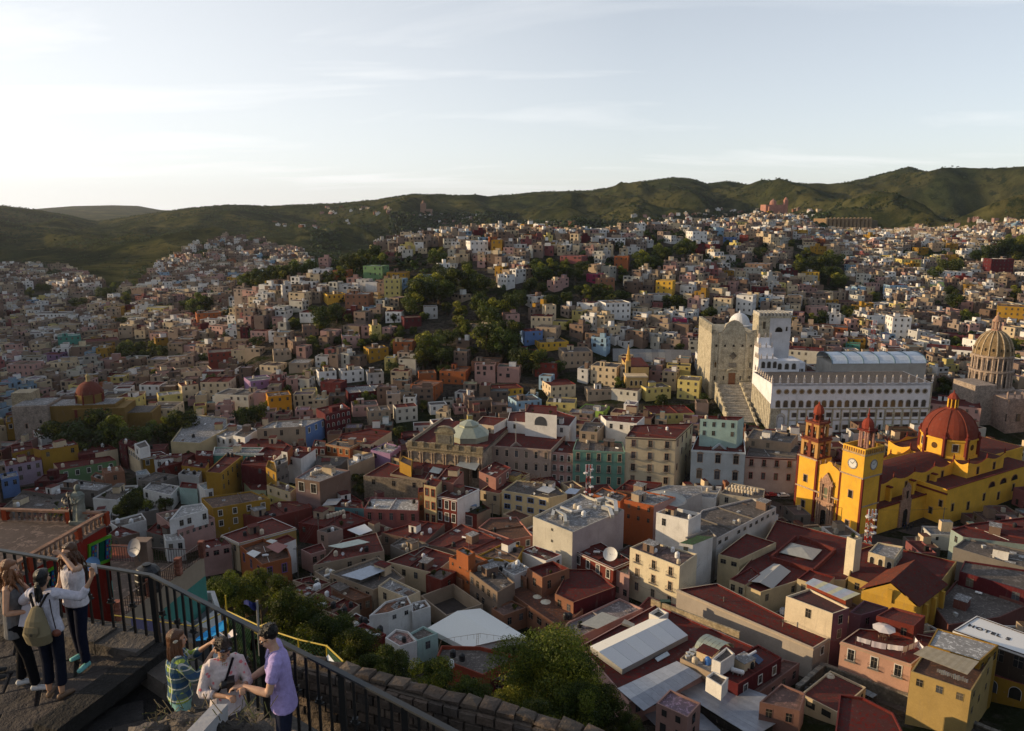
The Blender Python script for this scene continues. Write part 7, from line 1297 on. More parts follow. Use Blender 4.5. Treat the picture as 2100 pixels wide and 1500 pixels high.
def ellip(m,o,r,n=12,k=8,mat='plastic',c=(1,1,1),jit=0.,rs=None):
 o=Vector(o); R=[]
 for i in range(k+1):
  t=math.pi*i/k; ring=[]
  for j in range(n):
   a=2*math.pi*j/n; d=Vector((math.sin(t)*math.cos(a)*r[0],math.sin(t)*math.sin(a)*r[1],-math.cos(t)*r[2]))
   ring.append(o+d)
  R.append(ring)
 if jit:
  for i in range(1,k):
   for j in range(n):R[i][j]=o+(R[i][j]-o)*(1+rs.uniform(-jit,jit))
 for i in range(k):
  for j in range(n):
   q=(j+1)%n
   if i==0:m.face([R[0][0],R[1][q],R[1][j]],mat,c)
   elif i==k-1:m.face([R[i][j],R[i][q],R[k][0]],mat,c)
   else:m.face([R[i][j],R[i][q],R[i+1][q],R[i+1][j]],mat,c)
def near_things():
 rs=random.Random(8)
 R=empty('rock_heap',at_D(395,1500,4.5)); tag(R,'dark rough rocks and dry weeds at the very bottom beneath the plaid shirt','rocks')
 for k,(x,y,D,r)in enumerate(((372,1490,4.6,.12),(345,1505,4.5,.13),(402,1474,4.7,.09),(330,1535,4.4,.16),(395,1510,4.4,.17),(465,1505,4.5,.11),(492,1498,4.6,.10),(470,1530,4.4,.15),(525,1512,4.5,.11),(430,1525,4.3,.15),(300,1545,4.3,.2))):
  m=MB(); ellip(m,(0,0,0),(r,r*.9,r*.8),10,7,'stone',rs.choice([(.06,.05,.045),(.04,.035,.03),(.10,.085,.075)]),.22,rs); o=m.build('rock',R,False); o.location=at_D(x,y,D)-R.location
 m=MB()
 for _ in range(160):
  p=at_D(rs.uniform(310,560),rs.uniform(1450,1520),rs.uniform(4.3,4.9)); m.bar(p,p+Vector((rs.uniform(-.08,.08),rs.uniform(-.08,.08),rs.uniform(.01,.09))),.0035,'cloth',rs.choice([(.20,.15,.08),(.12,.10,.06),(.08,.09,.04)]),n=3)
 rel(R,m).build('dry_weeds',R,kind='stuff')
 R=empty('pale_slab',at_D(430,1470,4.2)); tag(R,'pale smooth parapet slab slanting out of the bottom edge by the floral blouse','slab')
 a,b=at_D(452,1441,4.55),at_D(385,1512,3.95); d=(b-a).normalized(); s=d.cross(UP).normalized(); w=s.cross(d); m=MB(); m.box((a+b)/2-w*.06,((b-a).length/2,.052,.05),'plaster',(.48,.48,.50),(d,s,w)); rel(R,m).build('slab',R)
 R=empty('pipe_fence',at_D(465,1252,20)); tag(R,'yellow pipe fence with green wire mesh in front of the dark trees','fence'); Yl=(.42,.30,.03); pts=[at_D(232,1262,20.5),at_D(400,1285,20),at_D(465,1253,20.5),at_D(545,1290,18.5),at_D(612,1312,17.5),at_D(670,1325,17),at_D(704,1357,15)]
 for i in range(len(pts)-1):m=MB(); m.bar(pts[i],pts[i+1],.02,'paint',Yl if i else(.30,.22,.03),n=8); rel(R,m).build('pipe',R)
 for p in(pts[2],pts[4],pts[5]):m=MB(); m.bar(p-UP*1.6,p+UP*(.5 if p is pts[2]else .02),.024,'paint',Yl,n=8); rel(R,m).build('post',R)
 m=MB(); m.bar(at_D(541,1307,18.5),at_D(515,1292,18.6),.025,'paint',Yl,n=6); m.bar(at_D(515,1292,18.6),at_D(552,1277,18.4),.025,'paint',Yl,n=6); rel(R,m).build('brace',R)
 m=MB()
 for i in(2,3,4,5):
  a,b=pts[i],pts[i+1]; L=(b-a).length
  for k in range(int(L/.14)):
   p=a.lerp(b,k*.14/L); q=a.lerp(b,min(1,(k*.14+1.2)/L)); m.bar(p,q-UP*1.2*min(1,(L-k*.14)/1.2),.004,'metal',(.05,.12,.05),n=3); q2=a.lerp(b,max(0,(k*.14-1.2)/L)); m.bar(p,q2-UP*1.2*min(1,k*.14/1.2),.004,'metal',(.05,.12,.05),n=3)
 rel(R,m).build('wire_mesh',R,kind='stuff')
 a,b=at_D(527,1232,17.5),at_D(533,1345,17.2); R=empty('flagpole',b); tag(R,'thin grey flagpole flying a small dark blue flag','flagpole'); m=MB(); m.bar(b,a,.03,'metal',(.28,.28,.28),n=8); rel(R,m).build('pole',R)
 m=MB(); G=[[at_D(527-27*u,1234+18*v*(1-u*.6)+3*math.sin(u*6),17.5+.12*math.sin(u*7+v))for u in[k/8 for k in range(9)]]for v in(0,.33,.66,1)]
 for j in range(3):
  for i in range(8):m.face([G[j][i],G[j+1][i],G[j+1][i+1],G[j][i+1]],'cloth',(.03,.04,.16)); m.face([G[j][i]+Vector((0,.012,0)),G[j][i+1]+Vector((0,.012,0)),G[j+1][i+1]+Vector((0,.012,0)),G[j+1][i]+Vector((0,.012,0))],'cloth',(.03,.04,.16))
 rel(R,m).build('flag',R)
 def cloth(lab,nm,px,c,cat,thick=.02):
  P=[at_D(x,y,D)for x,y,D in px]; cen=sum(P,Vector())/len(P); m=MB()
  for i in range(len(P)):
   j=(i+1)%len(P); m.face([P[i],P[j],cen-UP*.12],'cloth',c); m.face([P[j]-UP*thick,P[i]-UP*thick,cen-UP*(.12+thick)],'cloth',c); m.face([P[i],P[i]-UP*thick,P[j]-UP*thick,P[j]],'cloth',c)
  m.v=[(v[0]-cen.x,v[1]-cen.y,v[2]-cen.z)for v in m.v]; o=m.build(nm); o.location=cen; tag(o,lab,cat)
 cloth('bright blue tarpaulin stretched behind the black railing','tarpaulin',[(396,1315,19),(420,1296,20),(465,1268,21),(464,1290,20),(425,1312,19)],(.02,.22,.50),'tarpaulin')
 cloth('white pointed canopy tip right of the man in lilac','canopy',[(658,1362,16),(673,1342,16.5),(688,1360,16),(675,1366,15.5)],(.6,.62,.62),'canopy')
 cloth('white and pink awning corner right of the blue tarpaulin','awning',[(450,1296,19),(462,1305,19),(480,1288,19),(486,1302,18.5),(468,1310,18.5)],(.55,.5,.5),'awning')
 cloth('red cloth hanging behind the railing left of the flagpole','cloth',[(515,1312,17),(527,1311,17),(526,1332,17),(513,1333,17)],(.35,.02,.05),'cloth')
 R=empty('stall_roof',at_D(360,1290,22)); tag(R,'dark flat stall roof with a navy banner below the turquoise wall','stall')
 P=[at_z(245,1275,86.5),at_z(395,1320,86.5),at_z(430,1290,86.5),at_z(300,1262,86.5)]; m=MB(); m.prism([p.xy for p in P]if area([p.xy for p in P])>0 else[p.xy for p in P][::-1],84,86.5,'plaster',(.10,.10,.105)); rel(R,m).build('roof',R)
 m=MB(); a,b=at_z(268,1270,86.9),at_z(330,1284,86.9); m.face([a-UP*.35,b-UP*.35,b+UP*.1,a+UP*.1],'cloth',(.03,.04,.12)); rel(R,m).build('banner',R)
near_things()
# ------- balustrade terrace, red house, statue, lamp
def left_terrace():
 Z=81.0; ZT=80.15
 T=[at_z(-60,1041,Z),at_z(213,1050,Z),at_z(55,1140,Z),at_z(-70,1211,Z)]; P=[t.xy for t in T]
 R=empty('red_house',(T[1].x,T[1].y,70)); tag(R,'red house under the balustrade terrace with a lime green window frame','house'); RW=(.42,.028,.014)
 m=MB(); pr=P[::-1]if area(P)<0 else P; m.prism(pr,66,ZT-.02,'plaster',RW,top=False); rel(R,m).build('wall',R); HOUSES.append(pr)
 m=MB(); m.face([Vector((p.x,p.y,ZT))for p in pr],'roof',(.30,.24,.21)); rel(R,m).build('roof_terrace',R)
 bp=MB(); bp.lathe([(.10,0),(.10,.05),(.06,.08),(.115,.24),(.10,.32),(.05,.46),(.05,.52),(.09,.58),(.09,.64)],8,(0,0,0),'stone',(.30,.20,.15)); bm_=bp.mesh('baluster')
 B=empty('balustrade',(T[1].x,T[1].y,ZT)); tag(B,'terracotta balustrade with orange red piers round the house terrace','balustrade')
 for i in(0,1,2):
  a,b=P[i],P[i+1]; L=(b-a).length; d=(b-a)/L; ax=(Vector((d.x,d.y,0)),Vector((-d.y,d.x,0)),UP); mid=(a+b)/2
  m=MB(); m.box((mid.x,mid.y,Z-.07),(L/2+.1,.15,.07),'stone',(.34,.20,.14),ax); rel(B,m).build('top_rail',B)
  m=MB(); m.box((mid.x,mid.y,ZT+.03),(L/2+.12,.17,.08),'stone',(.30,.22,.18),ax); rel(B,m).build('base_rail',B)
  k=int(L/.36)
  for q in range(k):
   p=a+d*(L*(q+.5)/k)
   if q%12==6:
    m=MB(); m.box((p.x,p.y,(Z+ZT)/2-.05),(.17,.17,.42),'plaster',(.48,.07,.02),ax); rel(B,m).build('pier',B)
   else:link('baluster',bm_,B,(p.x-B.location.x,p.y-B.location.y,.12))
 for p in(P[1],P[2]):m=MB(); m.box((p.x,p.y,(Z+ZT)/2-.04),(.22,.22,.43),'plaster',(.48,.07,.02)); rel(B,m).build('pier',B)
 def on_wall(x,y,off=.0):
  u,F,dd=ray(x,y); a,b=P[1],P[2]; dirx=b-a;
  nrm=Vector((dirx.y,-dirx.x)).normalized(); nrm=-nrm if nrm.dot(a)>0 else nrm
  t=a.dot(nrm)/(u*nrm.x+F*nrm.y); return Vector((u*t+nrm.x*off,F*t+nrm.y*off,HC+dd*t))
 def quadw(nm,px,mat,c,off,th=.05):
  m=MB(); Q=[on_wall(x,y,off)for x,y in px]; Q2=[on_wall(x,y,off-th)for x,y in px]; m.face(Q,mat,c); m.face(Q[::-1],mat,c)
  for i in range(4):j=(i+1)%4; m.face([Q[i],Q2[i],Q2[j],Q[j]],mat,c); m.face([Q[j],Q2[j],Q2[i],Q[i]],mat,c)
  return m
 for(x0,ya,yb,x1,yc,yd)in((184,1121,1160,221,1104,1146),(78,1184,1222,108,1168,1208)):
  def px(s,t):x=x0+(x1-x0)*s; return(x,(ya+(yc-ya)*s)*(1-t)+(yb+(yd-yb)*s)*t)
  W=empty('window',on_wall(x0,ya)-R.location); W.parent=R;
  base=R.location+W.location
  def put(nm,a0,a1,b0,b1,mat,c,off,th=.05):
   m=quadw(nm,[px(a0,b0),px(a1,b0),px(a1,b1),px(a0,b1)],mat,c,off,th); m.v=[(v[0]-base.x,v[1]-base.y,v[2]-base.z)for v in m.v]; m.build(nm,W)
  put('frame',-.12,1.12,-.15,.0,'paint',(.16,.48,.03),.1,.1); put('frame',-.12,1.12,1.0,1.15,'paint',(.16,.48,.03),.1,.1); put('frame',-.12,.0,0,1,'paint',(.16,.48,.03),.1,.1); put('frame',1.0,1.12,0,1,'paint',(.16,.48,.03),.1,.1)
  put('pane',0,1,0,1,'glass',(.02,.03,.03),.02,.01); put('curtain',.32,.45,0,1,'cloth',(.45,.45,.45),.05,.01); put('curtain',.5,.78,0,1,'cloth',(.01,.13,.08),.05,.01)
  for s0,s1 in((.02,.3),(.8,1.06)):
   put('shutter',s0,s1,.02,.98,'paint',(.02,.10,.34),.13,.03)
   for k in range(5):
    for q in range(2):put('shutter_panel',s0+.03+q*.13,s0+.11+q*.13,.08+k*.18,.2+k*.18,'paint',((.02,.35,.45),(.42,.03,.04),(.40,.35,.02))[(k+q)%3],.14,.01)
 D=on_wall(172,1156,.6); m=MB(); nrm=Vector((.45,-.8,.4)).normalized(); u=nrm.cross(UP).normalized(); w=u.cross(nrm)
 def dish(m,r,c):
  rg=lambda rr,dd:[nrm*dd+u*rr*math.cos(2*math.pi*k/18)+w*rr*1.1*math.sin(2*math.pi*k/18)for k in range(18)]
  A=[rg(.001,0),rg(r*.5,.03),rg(r*.8,.08),rg(r,.13)]
  for i in range(3):
   for k in range(18):m.face([A[i][k],A[i+1][k],A[i+1][(k+1)%18],A[i][(k+1)%18]],'plastic',c)
  m.bar(Vector((0,0,0)),nrm*.5-w*.2,.02,'metal',(.2,.2,.2)); m.bar(Vector((0,0,0)),-nrm*.25-UP*.5,.03,'metal',(.2,.2,.2))
 dish(m,.42,(.22,.42,.70)); o=m.build('satellite_dish'); o.location=D; tag(o,'light blue satellite dish on the red wall beside the raised phone','satellite dish')
 s=at_z(166,1073,ZT+.02); S=empty('statue',s); tag(S,'tall grey stone statue of a robed figure at the corner of the terrace','statue'); h=2.35*1.0
 G_=(.27,.30,.27)
 m=MB(); m.box((0,0,.12),(.5,.4,.12),'stone',G_); m.build('plinth',S)
 m=MB(); n=20; pf=[(.46,.24),(.44,.5),(.38,1.0),(.36,1.4),(.40,1.75),(.42,1.95),(.30,2.1),(.14,2.16),(.12,2.22)]
 Rg=[[Vector((r*math.cos(2*math.pi*k/n)*(1+.09*math.sin(k*4.7+z)),r*.68*math.sin(2*math.pi*k/n)*(1+.09*math.cos(k*5.1)),z))for k in range(n)]for r,z in pf]
 for i in range(len(Rg)-1):
  for k in range(n):m.face([Rg[i][k],Rg[i][(k+1)%n],Rg[i+1][(k+1)%n],Rg[i+1][k]],'stone',G_)
 ellip(m,(0,-.02,2.36),(.15,.16,.20),12,8,'stone',G_); ellip(m,(0,.04,2.40),(.19,.17,.22),12,8,'stone',G_); m.bar((-.36,-.05,1.85),(-.16,-.34,1.45),.1,'stone',G_,n=8); m.bar((.36,-.05,1.85),(.14,-.34,1.5),.1,'stone',G_,n=8); ellip(m,(0,-.36,1.48),(.12,.07,.09),8,6,'stone',G_)
 m.build('robed_figure',S)
 s=at_z(147,1076,ZT); Lp=empty('lamp_post',s); tag(Lp,'black ornate lamp post with unlit glass lanterns beside the statue','lamp post'); m=MB(); m.lathe([(.16,0),(.16,.2),(.08,.3),(.06,.9),(.09,1.0),(.045,1.1),(.04,1.75),(.07,1.8),(0,2.0)],10,(0,0,0),'paint',(.012,.012,.012)); m.build('pole',Lp)
 for k in range(5):
  a=k*2*math.pi/4; r=.34 if k<4 else 0; z=1.62 if k<4 else 2.0; m=MB();
  if k<4:m.bar((0,0,1.35),(math.cos(a)*r*.6,math.sin(a)*r*.6,1.28),.02,'paint',(.012,)*3,n=6); m.bar((math.cos(a)*r*.6,math.sin(a)*r*.6,1.28),(math.cos(a)*r,math.sin(a)*r,1.5),.02,'paint',(.012,)*3,n=6); m.build('arm',Lp)
  m=MB(); ellip(m,(math.cos(a)*r,math.sin(a)*r,z),(.115,.115,.13),10,7,'plastic',(.48,.40,.28)); m.lathe([(.12,0),(.03,.1),(0,.16)],8,(math.cos(a)*r,math.sin(a)*r,z+.1),'paint',(.012,)*3); m.build('lantern',Lp)
 s=at_z(124,1050,80.75); m=MB(); rs=random.Random(2)
 for _ in range(160):
  d=Vector((rs.gauss(0,.26),rs.gauss(0,.2),rs.gauss(0,.13))); m.box(d,(.035,.035,.02),'leaf',rs.choice([(.14,.24,.02),(.08,.15,.02),(.42,.36,.05),(.5,.5,.45),(.45,.08,.05)]))
 o=m.build('flower_pot'); o.location=s; tag(o,'bright flowering pot plant on the balustrade left of the lamp post','plant')
 zt=79.0
 Nb=house("tan roof terrace with brick piers above a turquoise wall",0,'T',(.36,.27,.21),[(238,1276),(418,1141),(385,1157),(226,1150)],z=zt,par=0,clutter=0,bands=(1.3,'BE'))
 Q=[at_z(x,y,zt)for x,y in((238,1276),(418,1141),(385,1157),(226,1150))]
 Rr=empty('terrace_railing',Q[0]); tag(Rr,'rusty iron railing with brick piers round the tan roof terrace','railing')
 for(a,b)in((Q[0],Q[1]),(Q[3],Q[2])):
  L=(b-a).length; d=(b-a)/L; k=int(L/.16); m=MB(); m.bar((0,0,0),(0,0,.95),.012,'paint',(.06,.035,.03)); me=m.mesh('bar')
  for q in range(k):link('bar',me,Rr,a.lerp(b,q/k)-Rr.location)
  m=MB(); m.bar(a+UP*.95,b+UP*.95,.022,'paint',(.07,.04,.03)); m.bar(a+UP*.1,b+UP*.1,.015,'paint',(.07,.04,.03)); rel(Rr,m).build('rail',Rr)
 for t in(.03,.36,.68,.98):
  p=Q[0].lerp(Q[1],t)
  for r in range(11):
   m=MB(); m.box((0,0,r*.098+.045),(.17-(r%2)*.012,.17-(r%2)*.012,.043),'stone',random.choice([(.34,.13,.09),(.30,.12,.09),(.38,.17,.12)])); o=m.build('brick',Rr); o.location=p-Rr.location
 p=at_z(296,1157,zt); m=MB(); m.box((0,0,.75),(.42,.3,.75),'plaster',(.42,.30,.23)); m.box((0,0,1.54),(.48,.36,.05),'plaster',(.38,.28,.22)); o=m.build('chimney_pillar'); o.location=p; tag(o,'plain tan masonry pillar behind the black water tank','pillar')
 m=MB(); nrm=Vector((-.35,-.85,.35)).normalized(); u=nrm.cross(UP).normalized(); w=u.cross(nrm); nonlocal_=(nrm,u,w)
 rg=lambda rr,dd:[nrm*dd+u*rr*math.cos(2*math.pi*k/20)+w*rr*1.1*math.sin(2*math.pi*k/20)for k in range(20)]; A=[rg(.001,0),rg(.2,.02),rg(.4,.07),rg(.5,.12)]
 for i in range(3):
  for k in range(20):m.face([A[i][k],A[i+1][k],A[i+1][(k+1)%20],A[i][(k+1)%20]],'plastic',(.26,.26,.29))
 m.bar(Vector(),nrm*.55-w*.1,.015,'metal',(.2,.2,.2)); m.bar(Vector(),Vector((.05,.25,-1.0)),.03,'metal',(.15,.15,.15)); o=m.build('satellite_dish'); o.location=at_z(286,1116,zt+1.35)+Vector((0,-.5,0)); tag(o,'large grey satellite dish on a mast above the tan terrace','satellite dish')
 q=at_z(306,1212,zt); o=link('water_tank',tank_mesh('black'),None,q,.3,(1.22,1.22,1.15)); tag(o,'big black plastic water tank behind the corner post of the railing','water tank')
 house("red sloping tiled shed behind the rusty railing",0,'P',(.42,.13,.08),[(226,1150),(288,1141),(276,1118),(224,1116)],z=77.8,par=0,clutter=0)
 house("white stepped house with an iron stair below the tan terrace",0,'W','L',[(352,1262),(398,1292),(452,1248),(440,1212),(385,1212)],z=76.0,par=.5,clutter=0,win={0:(2,1)})
left_terrace()
# ======= people
def solid(name,c,rough=.9,spec=.2,pattern=None):
 m,nt,b=newmat(name); b.inputs['Roughness'].default_value=rough; b.inputs['Specular IOR Level'].default_value=spec
 n=noise(nt,opos(nt),22,4,.6); cc=mix(nt,'MULTIPLY',1.0,tuple(c),ramp(nt,n,.25,.75,(.82,.82,.82,1),(1.15,1.15,1.15,1)))
 if pattern=='plaid':
  def stripes(axis,sc,off,wd,colr,base,f):
   s=N(nt,'ShaderNodeSeparateXYZ'); nt.links.new(opos(nt),s.inputs[0]); v=M(nt,'FRACT',M(nt,'ADD',M(nt,'MULTIPLY',s.outputs[axis],sc),off)); return mix(nt,'MIX',M(nt,'MULTIPLY',M(nt,'LESS_THAN',v,wd),f),base,colr)
  cc=stripes('X',8,5.1,.45,(.02,.06,.15),cc,.8); cc=stripes('Z',8,.2,.45,(.02,.06,.15),cc,.8); cc=stripes('X',8,5.25,.09,(.6,.62,.6),cc,.7); cc=stripes('Z',8,.4,.09,(.6,.62,.6),cc,.7)
 if pattern=='floral':
  v=N(nt,'ShaderNodeTexVoronoi'); v.inputs['Scale'].default_value=11; nt.links.new(opos(nt),v.inputs['Vector']); n2=noise(nt,opos(nt),60,3,.6)
  cc=mix(nt,'MIX',M(nt,'MULTIPLY',ramp(nt,M(nt,'ADD',v.outputs['Distance'],M(nt,'MULTIPLY',n2,.35)),.34,.42,(1,1,1,1),(0,0,0,1)),.8),cc,(.62,.10,.12))
 nt.links.new(cc,b.inputs['Base Color'])
 if name=='hair_strands':bump(nt,b,noise(nt,opos(nt,(90,90,12)),1.2,3,.6),.9,.02)
 if name=='shirt_fabric':bump(nt,b,noise(nt,opos(nt,(1,1,.6)),9,3,.6,1.2),.8,.03)
 return m
def tube(m,pts,rad,n=12,mat='cloth',c=(1,1,1),side=None):
 """closed tapered tube through pts; rad = list of (rx, ry) or r"""
 pts=[Vector(p)for p in pts]; R=[]
 for i,p in enumerate(pts):
  d=(pts[min(i+1,len(pts)-1)]-pts[max(i-1,0)]).normalized(); s=Vector(side)if side else Vector((1,0,0)); s=s-d*s.dot(d)
  if s.length<.1:s=Vector((0,1,0))-d*d.y
  s.normalize(); t=d.cross(s); r=rad[i]if isinstance(rad[i],tuple)else(rad[i],rad[i]); R.append([p+s*r[0]*math.cos(2*math.pi*k/n)+t*r[1]*math.sin(2*math.pi*k/n)for k in range(n)])
 for i in range(len(R)-1):
  for k in range(n):m.face([R[i][k],R[i][(k+1)%n],R[i+1][(k+1)%n],R[i+1][k]],mat,c)
 d0=(pts[0]-pts[1]).normalized(); d1=(pts[-1]-pts[-2]).normalized(); r0=min(rad[0])if isinstance(rad[0],tuple)else rad[0]; r1=min(rad[-1])if isinstance(rad[-1],tuple)else rad[-1]
 A=pts[0]+d0*r0*.7; B=pts[-1]+d1*r1*.7
 for k in range(n):m.face([R[0][(k+1)%n],R[0][k],A],mat,c); m.face([R[-1][k],R[-1][(k+1)%n],B],mat,c)
def finish(m,name,parent,material,vox=.010,smooth=4):
 me=m.mesh(name,True,True); me.materials.clear(); me.materials.append(material)
 me.polygons.foreach_set('material_index',np.zeros(len(me.polygons),dtype=np.int32))
 o=bpy.data.objects.new(name,me); SC.collection.objects.link(o); o.parent=parent
 r=o.modifiers.new('r','REMESH'); r.mode='VOXEL'; r.voxel_size=vox; r.use_smooth_shade=True
 s=o.modifiers.new('s','SMOOTH'); s.iterations=smooth; s.factor=.5
 return o
SKIN={}
def person(lab,loc,head,Ht,sex,arms,skinc,hairc,hair,top,bottom,shoes,lean=(0,0),hd=(0,0),stance=None,sleeves='short',hem=.86,legs=.10,extras=None,look=None):
 """head: heading (rotation about z, 0 = facing +Y); arms = ((elbow, wrist, palmdir) left, right) in body units for 1.70 m; lean = (sideways, forward)"""
 R=empty('person',loc,head); R.scale=(Ht/1.7*.92,Ht/1.7*.92,Ht/1.7); tag(R,lab,'person')
 sh=.185 if sex=='m' else .160; hip=.088
 stance=stance or(((-.10,.0),(.0)),((.10,.0),(.0)))
 lx,ly=lean
 V=Vector; pel=V((0,0,.93)); wai=V((lx*.3,ly*.3,1.08)); che=V((lx*.7,ly*.7,1.27)); nk=V((lx,ly,1.44)); ht,hf=hd
 hc=V((lx+ht*.02,ly+.02+hf*.05,1.575-abs(hf)*.025)); SL=V((lx-sh,ly*.95,1.395)); SR=V((lx+sh,ly*.95,1.395))
 fL,fR=V((*stance[0][0],.085)),V((*stance[1][0],.085)); kL=V((-hip,0,.90)).lerp(fL,.52)+V((0,.03,0)); kR=V((hip,0,.90)).lerp(fR,.52)+V((0,.03,0))
 aL,aR=arms; wr=.85 if sex=='f' else 1.0
 sk=solid('skin',skinc,.55,.3)
 B=MB()
 tube(B,[pel-V((0,0,.06)),pel,wai,che,che+V((0,0,.1)),nk-V((0,0,.03))],[(.15,.11),(.165*(1.02 if sex=='f' else .95),.115),(.125*(.95 if sex=='f' else 1.1),.095),(.155*(1 if sex=='f' else 1.1),.11),(.15*(1 if sex=='f' else 1.12),.09),(.07,.06)],14)
 for S in(SL,SR):tube(B,[che.lerp(S,.3)+V((0,0,.06)),S],[.075,.055*(.9 if sex=='f' else 1.08)])
 for S,(el,wrs,_)in((SL,aL),(SR,aR)):tube(B,[S,V(el)],[.050*wr,.038*wr]); tube(B,[V(el),V(el).lerp(V(wrs),.35),V(wrs)],[.038*wr,.040*wr,.025*wr])
 tube(B,[nk-V((0,0,.08)),nk,hc-V((0,.01,.06))],[.058*wr,.050*wr,.052*wr])
 Rm=Matrix.Rotation(-ht,3,'Z')@Matrix.Rotation(-hf,3,'X')
 hp=lambda x,y,z:hc+Rm@V((x,y,z))
 def ell(o,r,n=14,k=10):
  m0=MB(); ellip(m0,(0,0,0),r,n,k);
  for f in m0.f:B.face([o+Rm@V(m0.v[i])for i in f],'skin')
 ell(hp(0,-.012,.035),(.076,.094,.088)); ell(hp(0,.018,-.022),(.060,.072,.082)); ell(hp(0,.040,-.072),(.034,.040,.030)); ell(hp(0,.094,-.008),(.013,.020,.017)); ell(hp(0,.086,.018),(.009,.014,.026))
 for s in(-1,1):ell(hp(s*.076,-.008,-.002),(.012,.020,.032)); ell(hp(s*.038,.058,-.025),(.026,.024,.024))
 for K,F_ in((kL,fL),(kR,fR)):
  hp_=V((-hip if K is kL else hip,0,.90)); tube(B,[hp_,K],[.085,.055]); tube(B,[K,K.lerp(F_,.35)-V((0,.015,0)),F_],[.052,.054,.034])
 for(el,wrs,pd)in(aL,aR):
  w0,d=V(wrs),V(pd[0]).normalized(); up=V(pd[1]); up=(up-d*up.dot(d)).normalized(); sd=d.cross(up); curl=pd[2]
  tube(B,[w0-d*.01,w0+d*.035,w0+d*.085],[(.024,.017),(.036,.015),(.038,.014)],10,side=sd)
  for k,(o,L)in enumerate(((-.029,.062),(-.010,.074),(.010,.070),(.028,.055))):
   b0=w0+d*.078+sd*o; d1=(d*math.cos(curl*.6)+up*-math.sin(curl*.6)); d2=(d*math.cos(curl*1.6)-up*math.sin(curl*1.6)); m1=b0+d1*L*.5; tube(B,[b0,m1,m1+d2*L*.5],[.0098,.0092,.0078],7)
  s_=-1 if el is aL[0]else 1; b0=w0+d*.03-sd*.028*s_*-1 if 0 else w0+d*.03+sd*.03*(-s_); td=(d*.7+sd*(-s_)*.7-up*.25).normalized(); tube(B,[b0,b0+td*.035,b0+td*.035+(d*.9-up*curl*.5).normalized()*.028],[.0115,.0105,.0085],7)
 body=finish(B,'body',R,sk,.0075,5)
 fm=MB()
 def fe(o,r,c,mat='paint'):
  m0=MB(); ellip(m0,(0,0,0),r,8,6)
  for f in m0.f:fm.face([o+Rm@V(m0.v[i])for i in f],mat,c)
 for s in(-1,1):
  fe(hp(s*.030,.074,.012),(.014,.010,.007),(.6,.58,.55)); fe(hp(s*.030,.082,.012),(.006,.005,.006),(.02,.012,.01)); fe(hp(s*.031,.079,.030),(.018,.006,.0035),hairc)
 fe(hp(0,.086,-.045),(.022,.009,.006 if look!='open' else .004),(.30,.07,.06));
 if look=='open':fe(hp(0,.082,-.055),(.017,.010,.013),(.06,.01,.01))
 fm.build('face',R,True)
 T=MB(); tm=solid('shirt_fabric',top[0],.92,.1,top[1]if len(top)>1 else None); th=.014
 zb=hem
 rb=.165+th+legs*.12
 tube(T,[V((0,0,zb)),V((0,0,min(zb+.09,1.0))),wai,che,che+V((0,0,.08)),nk-V((0,0,.055))],[(rb+.012,.125+th+.006),(.172+th,.118+th),(.135+th+.01,.102+th+.006),(.160*(1 if sex=='f' else 1.12)+th,.118+th),(.152*(1 if sex=='f' else 1.14)+th,.10+th),(.098,.082)],16)
 for S,(el,wrs,_)in((SL,aL),(SR,aR)):
  if sleeves=='none':tube(T,[che.lerp(S,.25)+V((0,0,.06)),S.lerp(che,.25)+V((0,0,.05))],[.085,.05]); continue
  tube(T,[che.lerp(S,.3)+V((0,0,.05)),S],[.09,.072]); E=V(el); W=V(wrs)
  if sleeves=='short':tube(T,[S,S.lerp(E,.62)],[.066,.064])
  else:tube(T,[S,E],[.066,.056]); tube(T,[E,E.lerp(W,.45 if sleeves=='three' else .9)],[.056,.050])
 finish(T,'shirt',R,tm,.010,4)
 P=MB(); pm=solid('trouser_fabric',bottom[0],.92,.1); bl=bottom[1]
 tube(P,[pel-V((0,0,.08)),pel,pel+V((0,0,.06))],[(.165,.12),(.176,.126),(.155,.115)],16)
 for K,F_,sx_ in((kL,fL,-1),(kR,fR,1)):
  A=K.lerp(F_,bl); tube(P,[V((sx_*hip,0,.90)),K,A],[.098,.070,.062 if bl>.8 else .070])
 finish(P,'trousers',R,pm,.011,4)
 for K,F_,tw in((kL,fL,stance[0][1]),(kR,fR,stance[1][1])):
  S_=MB(); d=V((math.sin(tw),math.cos(tw),0)); tube(S_,[F_-d*.055-V((0,0,.045)),F_+d*.04-V((0,0,.045)),F_+d*.15-V((0,0,.055))],[(.036,.038),(.042,.036),(.040,.026)],10); S_.f and finish(S_,'shoe',R,solid('shoe_leather',shoes,.6,.3),.009,3)
 Hh=MB(); hm=solid('hair_strands',hairc,.4,.5); rs=random.Random(len(lab))
 def he(o,r):
  m0=MB(); ellip(m0,(0,0,0),r,14,10)
  for f in m0.f:Hh.face([o+Rm@V(m0.v[i])for i in f],'hair')
 he(hp(0,-.030,.050),(.088,.092,.088)); he(hp(0,.018,.085),(.068,.060,.036))
 if hair in('long','curly','pony'):
  he(hp(0,-.055,-.005),(.085,.062,.085))
 finish(Hh,'hair',R,hm,.009,2)
